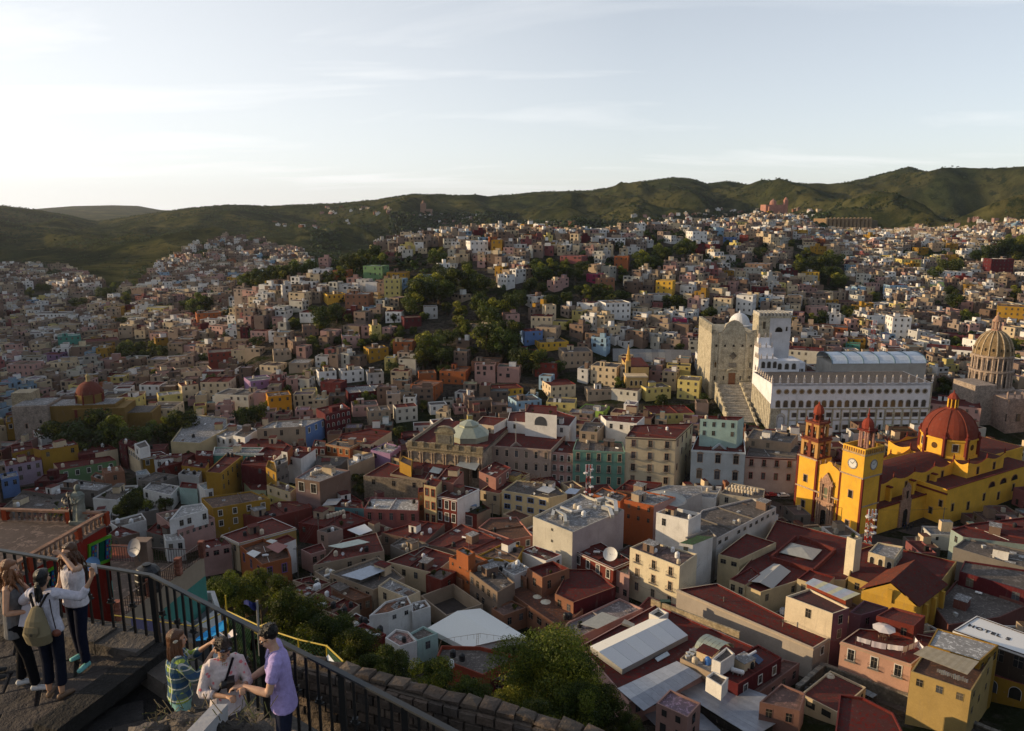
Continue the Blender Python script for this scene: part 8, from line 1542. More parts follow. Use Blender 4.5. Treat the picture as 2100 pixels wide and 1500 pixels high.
 if hair=='short':
  Lk=MB()
  for k in range(110):
   a=rs.uniform(0,6.283); e_=rs.uniform(.1,1.5); d=V((math.cos(a)*math.cos(e_),math.sin(a)*math.cos(e_),math.sin(e_)))
   if d.y>.55 and d.z<.6:continue
   p=hp(d.x*.084,-.028+d.y*.088,.048+d.z*.082); tube(Lk,[p,p+V((d.x*.012+rs.uniform(-.01,.01),d.y*.012+rs.uniform(-.01,.01),.006)),p+V((d.x*.022,d.y*.022+.008,-.004))],[.008,.006,.002],5)
  me=Lk.mesh('hair_tuft',True); me.materials.clear(); me.materials.append(hm); me.polygons.foreach_set('material_index',np.zeros(len(me.polygons),dtype=np.int32)); link('hair_tuft',me,R)
 if hair in('long','curly','pony'):
  Lk=MB(); cnt=dict(long=70,curly=110,pony=26)[hair]
  for k in range(cnt):
   a=rs.uniform(-2.5,2.5)if hair!='pony' else rs.uniform(-.3,.3); L=dict(long=rs.uniform(.34,.52),curly=rs.uniform(.22,.34),pony=rs.uniform(.26,.36))[hair]
   p=hp(math.sin(a)*.078,-math.cos(a)*.085 if abs(a)<2.2 else .02,.03 if hair!='pony' else .0)+V((0,-.02 if hair=='pony' else 0,0)); pts=[p]
   for q in range(5):
    w=.030 if hair=='curly' else .011; pts.append(pts[-1]+V((rs.uniform(-w,w)+math.sin(a)*(.012 if q<2 else 0),rs.uniform(-w,w)-(.012 if q<1 else 0),-L/5)))
   tube(Lk,pts,[.013,.016,.016,.013,.009,.004],6)
  me=Lk.mesh('hair_lock',True); me.materials.clear(); me.materials.append(hm); me.polygons.foreach_set('material_index',np.zeros(len(me.polygons),dtype=np.int32)); link('hair_lock',me,R)
 if extras:extras(R,hp,Rm,V,dict(nk=nk,che=che,wai=wai,SL=SL,SR=SR,aL=aL,aR=aR))
 return R
SKL,SKT,SKD=(.50,.30,.20),(.42,.24,.15),(.33,.18,.11)
def pos(x,y,z):return at_z(x,y,z)
person('person cut by the left edge in a pale top and black trousers',pos(-14,1390,ZF),math.radians(-60),1.66,'f',(((-.30,-.02,1.12),(-.22,.22,1.05),((0.2,1,.0),(0,0,1),.9)),((.28,.02,1.12),(.20,.24,1.08),((-.2,1,0),(0,0,1),.9))),SKT,(.05,.025,.012),'long',((.40,.38,.33),),((.012,.012,.014),.95),(.03,.03,.03),sleeves='short')
def e_bag(R,hp,Rm,V,J):
 m=MB(); tube(m,[J['SR']+V((-.05,.07,.03)),V((0,.15,1.18)),V((-.15,.12,.98))],[(.016,.006)]*3,8,'cloth',(.12,.03,.02)); m.build('bag_strap',R,True)
 m=MB(); m.box((-.24,.05,.90),(.03,.10,.09),'cloth',(.14,.04,.025)); m.build('shoulder_bag',R)
person('woman in a long grey tank top facing right, fingers clasped near her chin',pos(52,1412,ZF),math.radians(-72),1.68,'f',(((-.20,.16,1.17),(-.02,.30,1.34),((.2,.7,.6),(0,-1,.4),1.1)),((.24,-.02,1.12),(.10,.24,1.06),((-.4,1,.1),(0,0,1),.8))),SKL,(.22,.09,.035),'curly',((.13,.13,.135),),((.008,.008,.010),.95),(.45,.45,.45),hd=(.1,.05),stance=(((-.10,-.06),-.1),((.10,.16),.15)),sleeves='none',hem=.76,extras=e_bag)
def e_back(R,hp,Rm,V,J):
 K=(.20,.165,.10); m=MB(); tube(m,[V((0,-.19,.86)),V((0,-.22,.98)),V((0,-.20,1.14)),V((0,-.16,1.28))],[(.17,.09),(.18,.11),(.13,.09),(.07,.04)],14,'cloth',K); m.build('backpack',R,True)
 m=MB(); tube(m,[V((0,-.31,1.10)),V((0,-.325,1.04)),V((0,-.315,.96))],[(.09,.012),(.10,.015),(.05,.01)],10,'cloth',(.17,.14,.085)); ellip(m,(0,-.335,1.02),(.025,.008,.025),10,6,'metal',(.08,.07,.05)); m.build('backpack_flap',R,True)
 for s in(-1,1):m=MB(); tube(m,[V((s*.03,-.17,1.27)),V((s*.11,-.10,1.42)),V((s*.13,.03,1.43)),V((s*.13,.10,1.30))],[(.018,.006)]*4,8,'cloth',(.012,.012,.014)); m.build('backpack_strap',R,True)
 m=MB(); tube(m,[V((.10,-.05,1.42)),V((.16,-.12,1.2)),V((.2,-.14,1.0))],[.007]*3,6,'cloth',(.02,.01,.01)); ellip(m,(.21,-.15,.95),(.06,.04,.045),10,7,'plastic',(.16,.05,.03)); m.build('camera_case',R,True)
 m=MB(); w=V(J['aR'][1]); m.box(w+V((.02,.05,.10)),(.036,.006,.065),'plastic',(.5,.5,.52)); o=m.build('phone'); o.parent=R
 m=MB(); m.face([(-.16,.1,1.22),(-.20,-.02,.95),(-.42,.02,.93),(-.36,.06,1.18)],'cloth',(.50,.49,.55)); m.face([(-.16,.12,1.22),(-.36,.08,1.18),(-.42,.04,.93),(-.20,0,.95)],'cloth',(.50,.49,.55)); m.build('shirt_tail',R)
person('woman with khaki backpack and black ponytail from behind, one arm raising a phone',pos(118,1428,ZF),math.radians(-2),1.64,'f',(((-.34,.06,1.26),(-.40,.22,1.12),((-.2,1,-.1),(0,0,1),.7)),((.44,.10,1.30),(.56,.16,1.52),((.1,.2,1),(0,1,0),.5))),SKT,(.008,.008,.010),'pony',((.52,.50,.56),),((.010,.012,.022),.72),(.16,.10,.06),stance=(((-.10,0),-.3),((.10,-.04),.5)),sleeves='three',hem=.90,extras=e_back)
person('curly haired woman in white tank top and jeans, one hand on her forehead',pos(172,1362,ZF),math.radians(158),1.66,'f',(((-.30,.18,1.46),(-.06,.15,1.60),((.9,.1,.35),(0,-1,0),.5)),((.26,.02,1.10),(.20,.20,.98),((0,1,-.3),(0,0,1),.7))),SKL,(.085,.035,.016),'curly',((.62,.58,.60),),((.012,.014,.030),.95),(.18,.46,.44),hd=(.05,-.05),stance=(((-.12,.05),-.2),((.16,-.10),.3)),sleeves='none',hem=.88,look='open')
def e_ph(R,hp,Rm,V,J):
 w=(V(J['aR'][1])+V(J['aL'][1]))/2; m=MB(); m.box(w+V((0,.07,.05)),(.07,.012,.045),'plastic',(.05,.05,.055)); m.box(w+V((0,.057,.05)),(.06,.002,.036),'glass',(.05,.06,.08)); m.build('camera',R)
 m=MB(); ellip(m,hp(.085,-.02,.03),(.012,.03,.02),8,6,'plastic',(.5,.45,.35)); m.build('hair_clip',R)
 m=MB(); tube(m,[V((-.17,0,.93)),V((0,.125,.93)),V((.17,0,.93)),V((0,-.125,.93)),V((-.17,0,.93))],[.012]*5,6,'cloth',(.18,.06,.03)); m.build('belt',R,True)
person('girl in a green and blue plaid shirt with long brown hair photographing over the railing',Vector((-3.52,7.15,ZL)),math.radians(-58),1.66,'f',(((-.22,.18,1.22),(-.06,.38,1.40),((.3,.8,.5),(0,-.4,1),1.0)),((.24,.16,1.18),(.08,.38,1.36),((-.2,.8,.5),(0,-.4,1),1.0))),SKT,(.11,.045,.018),'long',((.26,.34,.07),'plaid'),((.20,.38,.36),.95),(.1,.1,.1),hd=(.1,.05),sleeves='three',hem=.93,extras=e_ph)
def e_fl(R,hp,Rm,V,J):
 m=MB()
 for s in(-1,1):ellip(m,hp(s*.036,.055,.098),(.030,.014,.018),10,7,'glass',(.03,.04,.07))
 tube(m,[hp(-.075,.02,.085),hp(0,.075,.10),hp(.075,.02,.085)],[.004]*3,6,'plastic',(.02,.02,.02)); m.build('sunglasses',R,True)
 for r_,z_ in((.062,1.452),(.072,1.432),(.084,1.412)):
  m=MB()
  for k in range(22):
   a=2*math.pi*k/22; ellip(m,J['nk']+V((math.cos(a)*r_,math.sin(a)*r_*.9+.01,z_-1.455+(.015 if math.sin(a)<0 else-.02))),(.0085,)*3,6,4,'plastic',(.60,.58,.55))
  m.build('bead_necklace',R,True,kind='stuff')
 m=MB(); tube(m,[J['SL']+V((.06,.06,.05)),V((0,.15,1.28)),V((.14,.12,1.08))],[(.014,.006)]*3,8,'cloth',(.015,.012,.014)); m.build('bag_strap',R,True)
person('woman in pink flowered white blouse with sunglasses on her hair, looking down',Vector((-2.98,7.02,ZL)),math.radians(-150),1.68,'f',(((-.24,.10,1.16),(-.14,.30,1.22),((.2,1,.3),(0,0,1),.9)),((.26,.04,1.13),(.02,.30,1.16),((-.4,1,.3),(0,0,1),.9))),SKT,(.035,.018,.010),'short',((.60,.52,.50),'floral'),((.10,.08,.08),.95),(.1,.1,.1),hd=(-.15,.65),sleeves='three',hem=.84,extras=e_fl)
def e_man(R,hp,Rm,V,J):
 m=MB()
 for s in(-1,1):m.box(hp(s*.034,.098,.010),(.026,.002,.015),'glass',(.10,.08,.07)); m.bar(hp(s*.06,.095,.018),hp(s*.08,.0,.018),.003,'plastic',(.01,.01,.01)); m.box(hp(s*.034,.099,.025),(.028,.003,.002),'plastic',(.01,.01,.01))
 m.build('glasses',R)
 m=MB(); tube(m,[V(J['aR'][1])-V((0,.03,0)),V(J['aR'][1])-V((0,.008,0))],[.031,.031],10,'plastic',(.015,.015,.015)); m.build('wristwatch',R,True)
 m=MB(); c=J['nk']; tube(m,[c+V((-.07,-.02,-.02)),c+V((-.05,.06,-.035)),c+V((0,.085,-.075)),c+V((.05,.06,-.035)),c+V((.07,-.02,-.02)),c+V((0,-.07,.0)),c+V((-.07,-.02,-.02))],[(.018,.008)]*7,8,'cloth',(.36,.30,.52)); m.build('collar',R,True)
 m=MB(); w=(V(J['aR'][1])+V(J['aL'][1]))/2; m.box(w+V((0,.12,.03)),(.065,.035,.045),'plastic',(.012,.012,.013)); tube(m,[w+V((0,.15,.03)),w+V((0,.21,.03))],[.035,.037],14,'plastic',(.015,.015,.016)); m.build('camera',R,True)
person('man in a lilac polo shirt and glasses bending over a black camera beside the railing',Vector((-2.38,7.02,ZL)),math.radians(108),1.82,'m',(((-.26,.14,1.13),(-.06,.40,1.14),((.1,1,0),(0,0,1),.7)),((.26,.14,1.11),(.10,.38,1.08),((-.2,1,.05),(0,0,-1),.5))),SKL,(.008,.007,.007),'short',((.40,.32,.60),),((.020,.024,.045),.97),(.05,.04,.04),lean=(0,.06),hd=(.1,.45),sleeves='short',hem=.83,extras=e_man)
def far_people():
 rs=random.Random(3); protos=[]
 for k in range(6):
  m=MB(); c=rs.choice([(.5,.5,.5),(.05,.06,.12),(.4,.05,.05),(.5,.42,.3),(.03,.03,.03),(.1,.2,.3)]); tube(m,[(-.08,.08,.05),(-.09,0,.45),(-.08,0,.88)],[.05,.06,.085],7,'cloth',(.04,.045,.07)); tube(m,[(.08,-.08,.05),(.09,0,.45),(.08,0,.88)],[.05,.06,.085],7,'cloth',(.04,.045,.07)); tube(m,[(0,0,.85),(0,0,1.1),(0,0,1.38),(0,0,1.46)],[(.15,.1),(.14,.1),(.19,.11),(.06,.06)],8,'cloth',c)
  for s in(-1,1):tube(m,[(s*.2,0,1.38),(s*.25,.03,1.1),(s*.22,.12,.88)],[.05,.045,.035],6,'cloth',c)
  ellip(m,(0,0,1.60),(.09,.1,.12),8,6,'skin',(.35,.2,.13)); ellip(m,(0,-.02,1.65),(.095,.1,.1),8,6,'hair',(.03,.02,.015)); protos.append(m.mesh('person',True,True))
 spots=[(1850,1082),(1854,1086),(1858,1080),(1863,1084),(1868,1088),(1846,1078),(1860,1090),(1872,1082),(1552,1002),(1560,1000),(1568,1003),(1576,1001),(1583,1004),(1592,1001),(1600,1003),(1610,1000),(1480,812),(1487,808),(1493,806),(1497,815),(1510,818),(1470,806),(1600,1046),(1640,1062),(1388,1000),(1396,1003),(1404,1001)]
 where={0:'by the side portal of the basilica',8:'in front of the arcaded house',16:'on the grand staircase of the sandstone hall',22:'on the small square left of the basilica',24:'at the mouth of the shadowy alley'}
 w=''
 for i,(x,y)in enumerate(spots):
  w=where.get(i,w); z=None
  if 16<=i<22:p=at_D(x,y,345 if y>810 else 349); p.z=p.z
  else:p=hit(x,y,0)
  o=link('person',rs.choice(protos),None,p,rs.uniform(0,6.3),(1,1,1)); o['category']='person'; o['group']='people '+w; o['label']='tiny distant person standing '+w
far_people()
# ======= canopies, sheds, signs, roof life of the near town
def rootof(txt):return next(o for o in SC.objects if o.get('label')and txt in o['label'])
def slab(R,name,pts,mat,c,th=.12):
 P=[at_z(x,y,z)for x,y,z in pts]; m=MB(); n=len(P)
 a=(P[1]-P[0]).cross(P[2]-P[0])
 if a.z<0:P=P[::-1]
 m.face(P,mat,c); m.face([p-UP*th for p in P][::-1],mat,c)
 for i in range(n):j=(i+1)%n; m.face([P[i]-UP*th,P[j]-UP*th,P[j],P[i]],mat,c)
 return rel(R,m).build(name,R)
def strips(R,name,a0,a1,b1,b0,k,mat,cs,th=.1,gap=.03):
 """k sheets between edge a0-a1 and edge b0-b1 (points (x, y, z) as sighted)"""
 A0,A1,B0,B1=[at_z(*p)for p in(a0,a1,b0,b1)]
 for i in range(k):
  t0,t1=i/k,(i+1)/k-gap/k; Q=[A0.lerp(A1,t0),A0.lerp(A1,t1),B0.lerp(B1,t1),B0.lerp(B1,t0)]; m=MB()
  if(Q[1]-Q[0]).cross(Q[2]-Q[0]).z<0:Q=Q[::-1]
  up=UP*random.uniform(0,.02); c=cs[i%len(cs)]; m.face([p+up for p in Q],mat,c); m.face([p-UP*th for p in Q][::-1],mat,c)
  for g in range(4):h_=(g+1)%4; m.face([Q[g]-UP*th,Q[h_]-UP*th,Q[h_]+up,Q[g]+up],mat,c)
  rel(R,m).build(name,R)
def details():
 rs=random.Random(31)
 R=empty('tent_canopy',at_z(970,1300,4)); tag(R,'large white peaked tent roof in the lower centre, before the walled yard','canopy'); ze,zr=8.0,9.6; Wt=(.74,.74,.70)
 slab(R,'roof_slope',[(877,1288,ze),(957,1329,ze),(1030,1312,zr),(938,1253,zr)],'cloth',Wt,.03); slab(R,'roof_slope',[(938,1253,zr),(1030,1312,zr),(1082,1308,ze),(985,1248,ze)],'cloth',Wt,.03)
 m=MB(); E=[at_z(877,1288,ze),at_z(957,1329,ze),at_z(1082,1308,ze),at_z(985,1248,ze)]; Rd=[at_z(938,1253,zr),at_z(1030,1312,zr)]
 m.face([E[1],E[2],Rd[1]],'cloth',Wt)
 for a,b in((E[0],E[1]),(E[1],E[2]),(E[2],E[3])):m.face([a-UP*1.2,b-UP*1.2,b,a],'cloth',(.62,.62,.60))
 rel(R,m).build('skirt',R);
 m=MB()
 for e_ in E:m.bar(e_-UP*5,e_,.06,'metal',(.4,.4,.4),n=6)
 rel(R,m).build('post_set',R)
 hz_=[p.xy for p in E]; HOUSES.append(hz_)
 zm=rootof('market hall')['_z']
 R=empty('gabled_canopy',at_z(1310,1320,zm)); tag(R,'long white gabled canopy on the maroon market hall roof','canopy'); a,b=zm+1.3,zm+2.9
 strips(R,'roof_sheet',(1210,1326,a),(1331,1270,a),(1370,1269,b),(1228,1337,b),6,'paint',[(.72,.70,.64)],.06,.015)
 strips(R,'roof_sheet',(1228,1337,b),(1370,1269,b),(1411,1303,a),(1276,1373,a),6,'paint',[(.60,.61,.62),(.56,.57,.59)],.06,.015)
 m=MB(); q=[at_z(1228,1337,b),at_z(1370,1269,b),at_z(1411,1303,a),at_z(1276,1373,a),at_z(1210,1326,a),at_z(1331,1270,a)]
 m.face([q[2]-UP*1.2,q[5]-UP*1.2,q[5],q[1],q[2]],'plaster',(.5,.5,.48)); m.face([q[3],q[0],q[4],q[4]-UP*1.2,q[3]-UP*1.2],'plaster',(.5,.5,.48)); m.face([q[3]-UP*1.2,q[2]-UP*1.2,q[2]-UP*.1,q[3]-UP*.1],'plaster',(.40,.38,.36)); rel(R,m).build('end_wall',R)
 R=empty('sheet_roof',at_z(1350,1410,zm)); tag(R,'wide bluish grey corrugated roof just below the long white gabled canopy','roof'); cs=[(.36,.37,.40),(.33,.34,.37)]
 strips(R,'roof_sheet',(1266,1412,zm+.7),(1388,1356,zm+.7),(1413,1369,zm+1.5),(1292,1434,zm+1.5),9,'metal',cs,.08,.02); strips(R,'roof_sheet',(1292,1434,zm+1.5),(1413,1369,zm+1.5),(1440,1386,zm+.7),(1320,1458,zm+.7),9,'metal',cs,.08,.02)
 R=empty('sheet_roof',at_z(1530,1450,8)); tag(R,'lowest bluish grey corrugated roof with a stuccoed shaft beside it','roof'); strips(R,'roof_sheet',(1396,1420,8),(1462,1385,8.3),(1643,1452,8.3),(1545,1512,7.6),12,'metal',cs,.08,.02)
 m=MB(); P=[at_z(1400,1424,7.6).xy,at_z(1540,1512,7.4).xy,at_z(1636,1456,7.9).xy,at_z(1462,1392,7.9).xy]; P=P if area(P)>0 else P[::-1]; m.prism(P,0,7.3,'plaster',(.05,.045,.04)); rel(R,m).build('wall',R)
 m=MB(); strips_=[(1330,1480),(1400,1440),(1540,1515),(1430,1560)]; R2=empty('sheet_roof',at_z(1400,1490,6)); tag(R2,'dim grey roof at the bottom edge right of the great tree','roof'); strips(R2,'roof_sheet',(1318,1462,6),(1396,1424,6),(1480,1500,6),(1400,1545,6),6,'metal',[(.30,.32,.37)],.08,.02)
 R=rootof('market hall')
 slab(R,'skylight',[(1343,1350,zm+.5),(1368,1336,zm+.5),(1374,1343,zm+.25),(1349,1357,zm+.25)],'metal',(.55,.58,.58)); slab(R,'ventilator',[(1275,1278,zm+1),(1281,1270,zm+1.5),(1302,1280,zm+1.5),(1298,1286,zm+1)],'metal',(.18,.18,.18),.5)
 m=MB(); m.bar(at_z(1371,1253,zm+.2),at_z(1490,1302,zm+.2),.06,'plastic',(.6,.6,.6),n=6); rel(R,m).build('roof_pipe',R)
 m=MB(); a,b=at_z(1336,1228,zm+1.6),at_z(1517,1296,zm+1.6); d=(b-a).normalized(); m.box((a+b)/2-UP*.9,((b-a).length/2,.22,.9),'stone',(.40,.33,.22),(d,Vector((-d.y,d.x,0)),UP)); rel(R,m).build('parapet',R)
 o=empty('generator',at_z(1364,1246,zm+.1)); tag(o,'dark green generator box against the market hall parapet','machine'); m=MB(); m.box((0,0,.8),(1.2,.7,.8),'metal',(.02,.05,.03)); m.box((0,0,1.65),(1.1,.6,.06),'metal',(.03,.07,.04)); m.build('housing',o); m=MB(); [m.box((-.6+k*.3,-.71,.8),(.1,.02,.5),'metal',(.01,.02,.015))for k in range(5)]; m.build('grille',o,kind='stuff')
 zg=rootof('machine')['_z']if 0 else rootof('grey rooftop platform')['_z']
 R=empty('arched_skylight',at_z(1465,1335,zg)); tag(R,'barrel shaped transparent skylight on the crowded rooftop platform','skylight'); A,B=at_z(1424,1330,zg+.6),at_z(1468,1349,zg+.6); C_,D_=at_z(1458,1310,zg+.6),at_z(1506,1330,zg+.6); n=8
 for s in range(5):
  t0,t1=s/5,(s+.93)/5; m=MB()
  for i in range(n):
   f=lambda t,k:A.lerp(B,t).lerp(C_.lerp(D_,t),(1-math.cos(math.pi*k/n))/2)+UP*1.9*math.sin(math.pi*k/n); m.face([f(t0,i),f(t1,i),f(t1,i+1),f(t0,i+1)],'metal',(.30,.34,.29));
  rel(R,m).build('glazing_panel',R)
 for k,(x,y)in enumerate(((1412,1345),(1418,1340),(1424,1338),(1420,1348),(1428,1343),(1410,1352))):tank('ac',*at_z(x,y,zg+.02),1.0)
 tank('blue',*at_z(1452,1362,zg),1.2); tank('gas',*at_z(1512,1384,rootof('crimson walled house with white')['_z']),1.6,rz=-.5); tank('black',*at_z(1541,1370,rootof('crimson walled house with white')['_z']),1.0)
 zk=rootof('crimson walled house with white')['_z']; R=empty('solar_heater',at_z(1550,1350,zk)); tag(R,'solar water heater with a blue panel on the crimson walled house','solar heater'); slab(R,'panel',[(1538,1346,zk+1.6),(1548,1338,zk+1.6),(1566,1354,zk+.3),(1556,1363,zk+.3)],'glass',(.01,.03,.10),.08); m=MB(); m.bar(at_z(1533,1346,zk+1.9),at_z(1550,1336,zk+1.9),.25,'plastic',(.7,.7,.7),n=10); rel(R,m).build('tank',R)
 ze=12.0; R=empty('gabled_hall',at_z(1830,1240,2)); tag(R,'bright yellow gabled hall with a steep red roof in the convent','hall'); zr_=15.2
 P=[at_z(1767,1212,ze),at_z(1880,1244,ze),at_z(1938,1200,ze),at_z(1825,1172,ze)]; Y_=(.66,.40,.06); m=MB(); F=[at_z(1827,1197,zr_),at_z(1876,1152,zr_)]
 for i in range(4):j=(i+1)%4; m.face([Vector((P[i].x,P[i].y,-1)),Vector((P[j].x,P[j].y,-1)),P[j],P[i]],'plaster',Y_)
 m.face([P[0],P[1],F[0]],'plaster',Y_); m.face([P[2],P[3],F[1]],'plaster',Y_); rel(R,m).build('wall',R); HOUSES.append([p.xy for p in P])
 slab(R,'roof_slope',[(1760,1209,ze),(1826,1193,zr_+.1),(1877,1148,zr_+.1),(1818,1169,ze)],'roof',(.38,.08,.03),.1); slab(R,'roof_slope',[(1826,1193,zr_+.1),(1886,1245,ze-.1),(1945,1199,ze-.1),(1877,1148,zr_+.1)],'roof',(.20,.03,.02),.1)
 m=MB(); mid=(P[0]+P[1])/2; d=(P[1]-P[0]).normalized(); nn=Vector((d.y,-d.x,0)); ax=(d,nn,UP); m.box(mid+d*.2+nn*.2+UP*.8,(.5,.25,1.6),'plaster',Y_,ax); rel(R,m).build('belfry_pier',R)
 for k in(.25,.55,.85):m=MB(); p=P[1].lerp(P[2],k); d2=(P[2]-P[1]).normalized(); n2=Vector((d2.y,-d2.x,0)); m.box(p+n2*.5-UP*4,(.4,.5,3.4),'plaster',Y_,(d2,n2,UP)); rel(R,m).build('buttress',R)
 zc0=rootof('huge maroon roofed convent')['_z']
 R=empty('court_canopy',at_z(1643,1133,zc0)); tag(R,'low grey pyramid canopy over the convent court','canopy'); ap=at_z(1640,1118,zc0+1.6); Q=[at_z(x,y,zc0+.5)for x,y in((1597,1133),(1666,1149),(1686,1128),(1622,1113))]
 for i in range(4):m=MB(); m.face([Q[i],Q[(i+1)%4],ap],'metal',(.46,.44,.38)); m.face([ap-UP*.05,Q[(i+1)%4]-UP*.05,Q[i]-UP*.05],'metal',(.46,.44,.38)); rel(R,m).build('roof_slope',R)
 m=MB()
 for(pa,pb)in(((1580,1146),(1668,1172)),((1668,1172),(1713,1130)),((1713,1130),(1640,1103)),((1580,1146),(1632,1103))):a,b=at_z(*pa,zc0+.5),at_z(*pb,zc0+.5); d=(b-a).normalized(); m.mark(); m.box((a+b)/2,((b-a).length/2,.25,.7),'plaster',(.24,.05,.04),(d,Vector((-d.y,d.x,0)),UP))
 rel(rootof('huge maroon roofed convent'),m); [q.build('court_parapet',rootof('huge maroon roofed convent'))for q in m.pieces()if q.f]
 R=empty('tent_canopy',at_z(1580,1195,6)); tag(R,'grey ridged tent canopy in the lower convent yard','canopy'); z1,z2=9.6,11.0; g_=(.42,.40,.37); slab(R,'roof_slope',[(1532,1192,z1),(1587,1156,z1),(1600,1158,z2),(1558,1195,z2)],'cloth',g_,.03); slab(R,'roof_slope',[(1558,1195,z2),(1600,1158,z2),(1622,1172,z1),(1584,1208,z1)],'cloth',g_,.03)
 m=MB(); [m.bar(at_z(x,y,z1)-UP*5,at_z(x,y,z1),.05,'metal',(.5,.5,.48),n=5)for x,y in((1536,1192),(1586,1207),(1618,1173))]; rel(R,m).build('post_set',R)
 zb_=rootof('blank cream house')['_z']; R=empty('striped_skylight',at_z(1700,1215,zb_)); tag(R,'blue and yellow striped sheet roof behind the blank cream house','skylight'); strips(R,'roof_sheet',(1651,1196,zb_+1.4),(1733,1232,zb_+1.4),(1765,1218,zb_+2.2),(1668,1186,zb_+2.2),9,'metal',[(.38,.44,.52),(.42,.43,.50),(.52,.50,.34)],.06,.01)
 m=MB(); a,b=at_z(1655,1200,zb_+.7),at_z(1735,1236,zb_+.7); d=(b-a).normalized(); m.box((a+b)/2,((b-a).length/2,.1,.65),'plaster',(.40,.08,.04),(d,Vector((-d.y,d.x,0)),UP)); rel(R,m).build('front_wall',R)
 zo=rootof('ochre house with a beige')['_z']; R=empty('tin_awning',at_z(1940,1360,zo)); tag(R,'beige corrugated awning sheltering laundry on the ochre house','awning'); strips(R,'roof_sheet',(1873,1341,zo+2.0),(1984,1384,zo+2.0),(2008,1357,zo+2.9),(1900,1325,zo+2.9),14,'metal',[(.36,.31,.22),(.39,.34,.25)],.05,.012)
 cl=MB(); a,b=at_z(1924,1372,zo+1.7),at_z(1984,1392,zo+1.7)
 for k in range(15):p=a.lerp(b,k/14); q=MB(); q.box(p-UP*rs.uniform(.35,.55),(.16,.02,rs.uniform(.3,.5)),'cloth',rs.choice([(.6,.58,.52),(.5,.45,.4),(.65,.62,.58)])); rel(R,q); cl.v+=[]; o=q.build('hanging_cloth'); o.location=R.location; o.parent=None; tag(o,'cream garment drying under the beige awning','laundry','garments under the beige awning')
 LABELS.clear()
 Hn=house("white parapet building lettered with hotel name at the right edge",11.0,(.10,.07,.05),'W',[(1956,1292),(2112,1346),(2112,1302),(2003,1263)],par=.2,clutter=0,rmat='paint',win={0:(4,1)},ww=1.6,wh=2.4,trim=(.7,.7,.7))  # wall coloured dark to stand for the unlit interior below the roof
 zh=Hn['_z']+.04; a,b=at_z(1984,1284,zh),at_z(2093,1322,zh); d=(b-a).normalized(); u2=Vector((-d.y,d.x,0))
 fc=bpy.data.curves.new('lettering','FONT'); fc.body='HOTEL S'; fc.size=2.0; fc.space_character=1.25; fc.extrude=.03; fc.offset=.05; mm,nt,bb=newmat('letter_black'); bb.inputs['Base Color'].default_value=(.03,.03,.04,1); fc.materials.append(mm)
 to=bpy.data.objects.new('lettering',fc); SC.collection.objects.link(to); to.parent=Hn; to.matrix_local=Matrix(((d.x,u2.x,0,a.x-Hn.location.x),(d.y,u2.y,0,a.y-Hn.location.y),(0,0,1,zh+.03-Hn.location.z),(0,0,0,1)))
 to['_len']=(b-a).length
 fc.size=2.0*(b-a).length/(2.0*.72*7*1.15)
 bpy.context.view_layer.update(); me_=bpy.data.meshes.new_from_object(to.evaluated_get(bpy.context.evaluated_depsgraph_get())); ml=to.matrix_local.copy(); bpy.data.objects.remove(to); to=bpy.data.objects.new('lettering',me_); SC.collection.objects.link(to); to.parent=Hn; to.matrix_local=ml
 zs=rootof('salmon house')['_z']
 def parasol(x,y,z,r,c,lab):
  p=at_z(x,y,z); R=empty('parasol',p); tag(R,lab,'parasol'); m=MB(); m.lathe([(.035,0),(.03,2.3)],6,mat='metal',c=(.4,.38,.35)); m.build('pole',R); m=MB(); m.lathe([(r,1.95),(r*.55,2.2),(.12,2.45),(0,2.5)],8,mat='cloth',c=c); m.lathe([(r,1.93),(0,2.44)],8,mat='cloth',c=c); m.build('canopy',R)
 parasol(1811,1306,zs,2.3,(.70,.62,.58),'white square parasol on the salmon house roof')
 parasol(1102,1240,4.9,1.6,(.60,.56,.44),'cream parasol on the terracotta terrace, the farther one'); parasol(1119,1251,4.9,1.8,(.62,.58,.46),'cream parasol on the terracotta terrace, the nearer one')
 def tbl(x,y,z,c,lab):
  R=empty('table_set',at_z(x,y,z)); tag(R,lab,'table and chairs'); m=MB(); m.box((0,0,.74),(.5,.5,.025),'plastic',c); m.build('table_top',R)
  for sx_ in(-.42,.42):
   for sy in(-.42,.42):m=MB(); m.box((sx_,sy,.36),(.025,.025,.36),'plastic',c); m.build('leg',R)
  for k in range(4):
   a_=k*math.pi/2; q=Vector((math.cos(a_)*.85,math.sin(a_)*.85,0)); n_=Vector((math.cos(a_),math.sin(a_),0)); t_=Vector((-n_.y,n_.x,0)); m=MB(); m.box(q+UP*.44,(.22,.22,.02),'plastic',c,(n_,t_,UP)); m.box(q+n_*.21+UP*.68,(.02,.21,.22),'plastic',c,(n_,t_,UP))
   for s1 in(-.18,.18):
    for s2 in(-.18,.18):m.box(q+n_*s1+t_*s2+UP*.21,(.018,.018,.21),'plastic',c,(n_,t_,UP))
   m.build('chair_frame',R)
 tbl(1106,1247,4.9,(.55,.05,.03),'red plastic table set under the farther cream parasol'); tbl(1124,1256,4.9,(.55,.05,.03),'red plastic table set under the nearer cream parasol'); tbl(1812,1311,zs,(.16,.10,.07),'brown table set under the white square parasol')
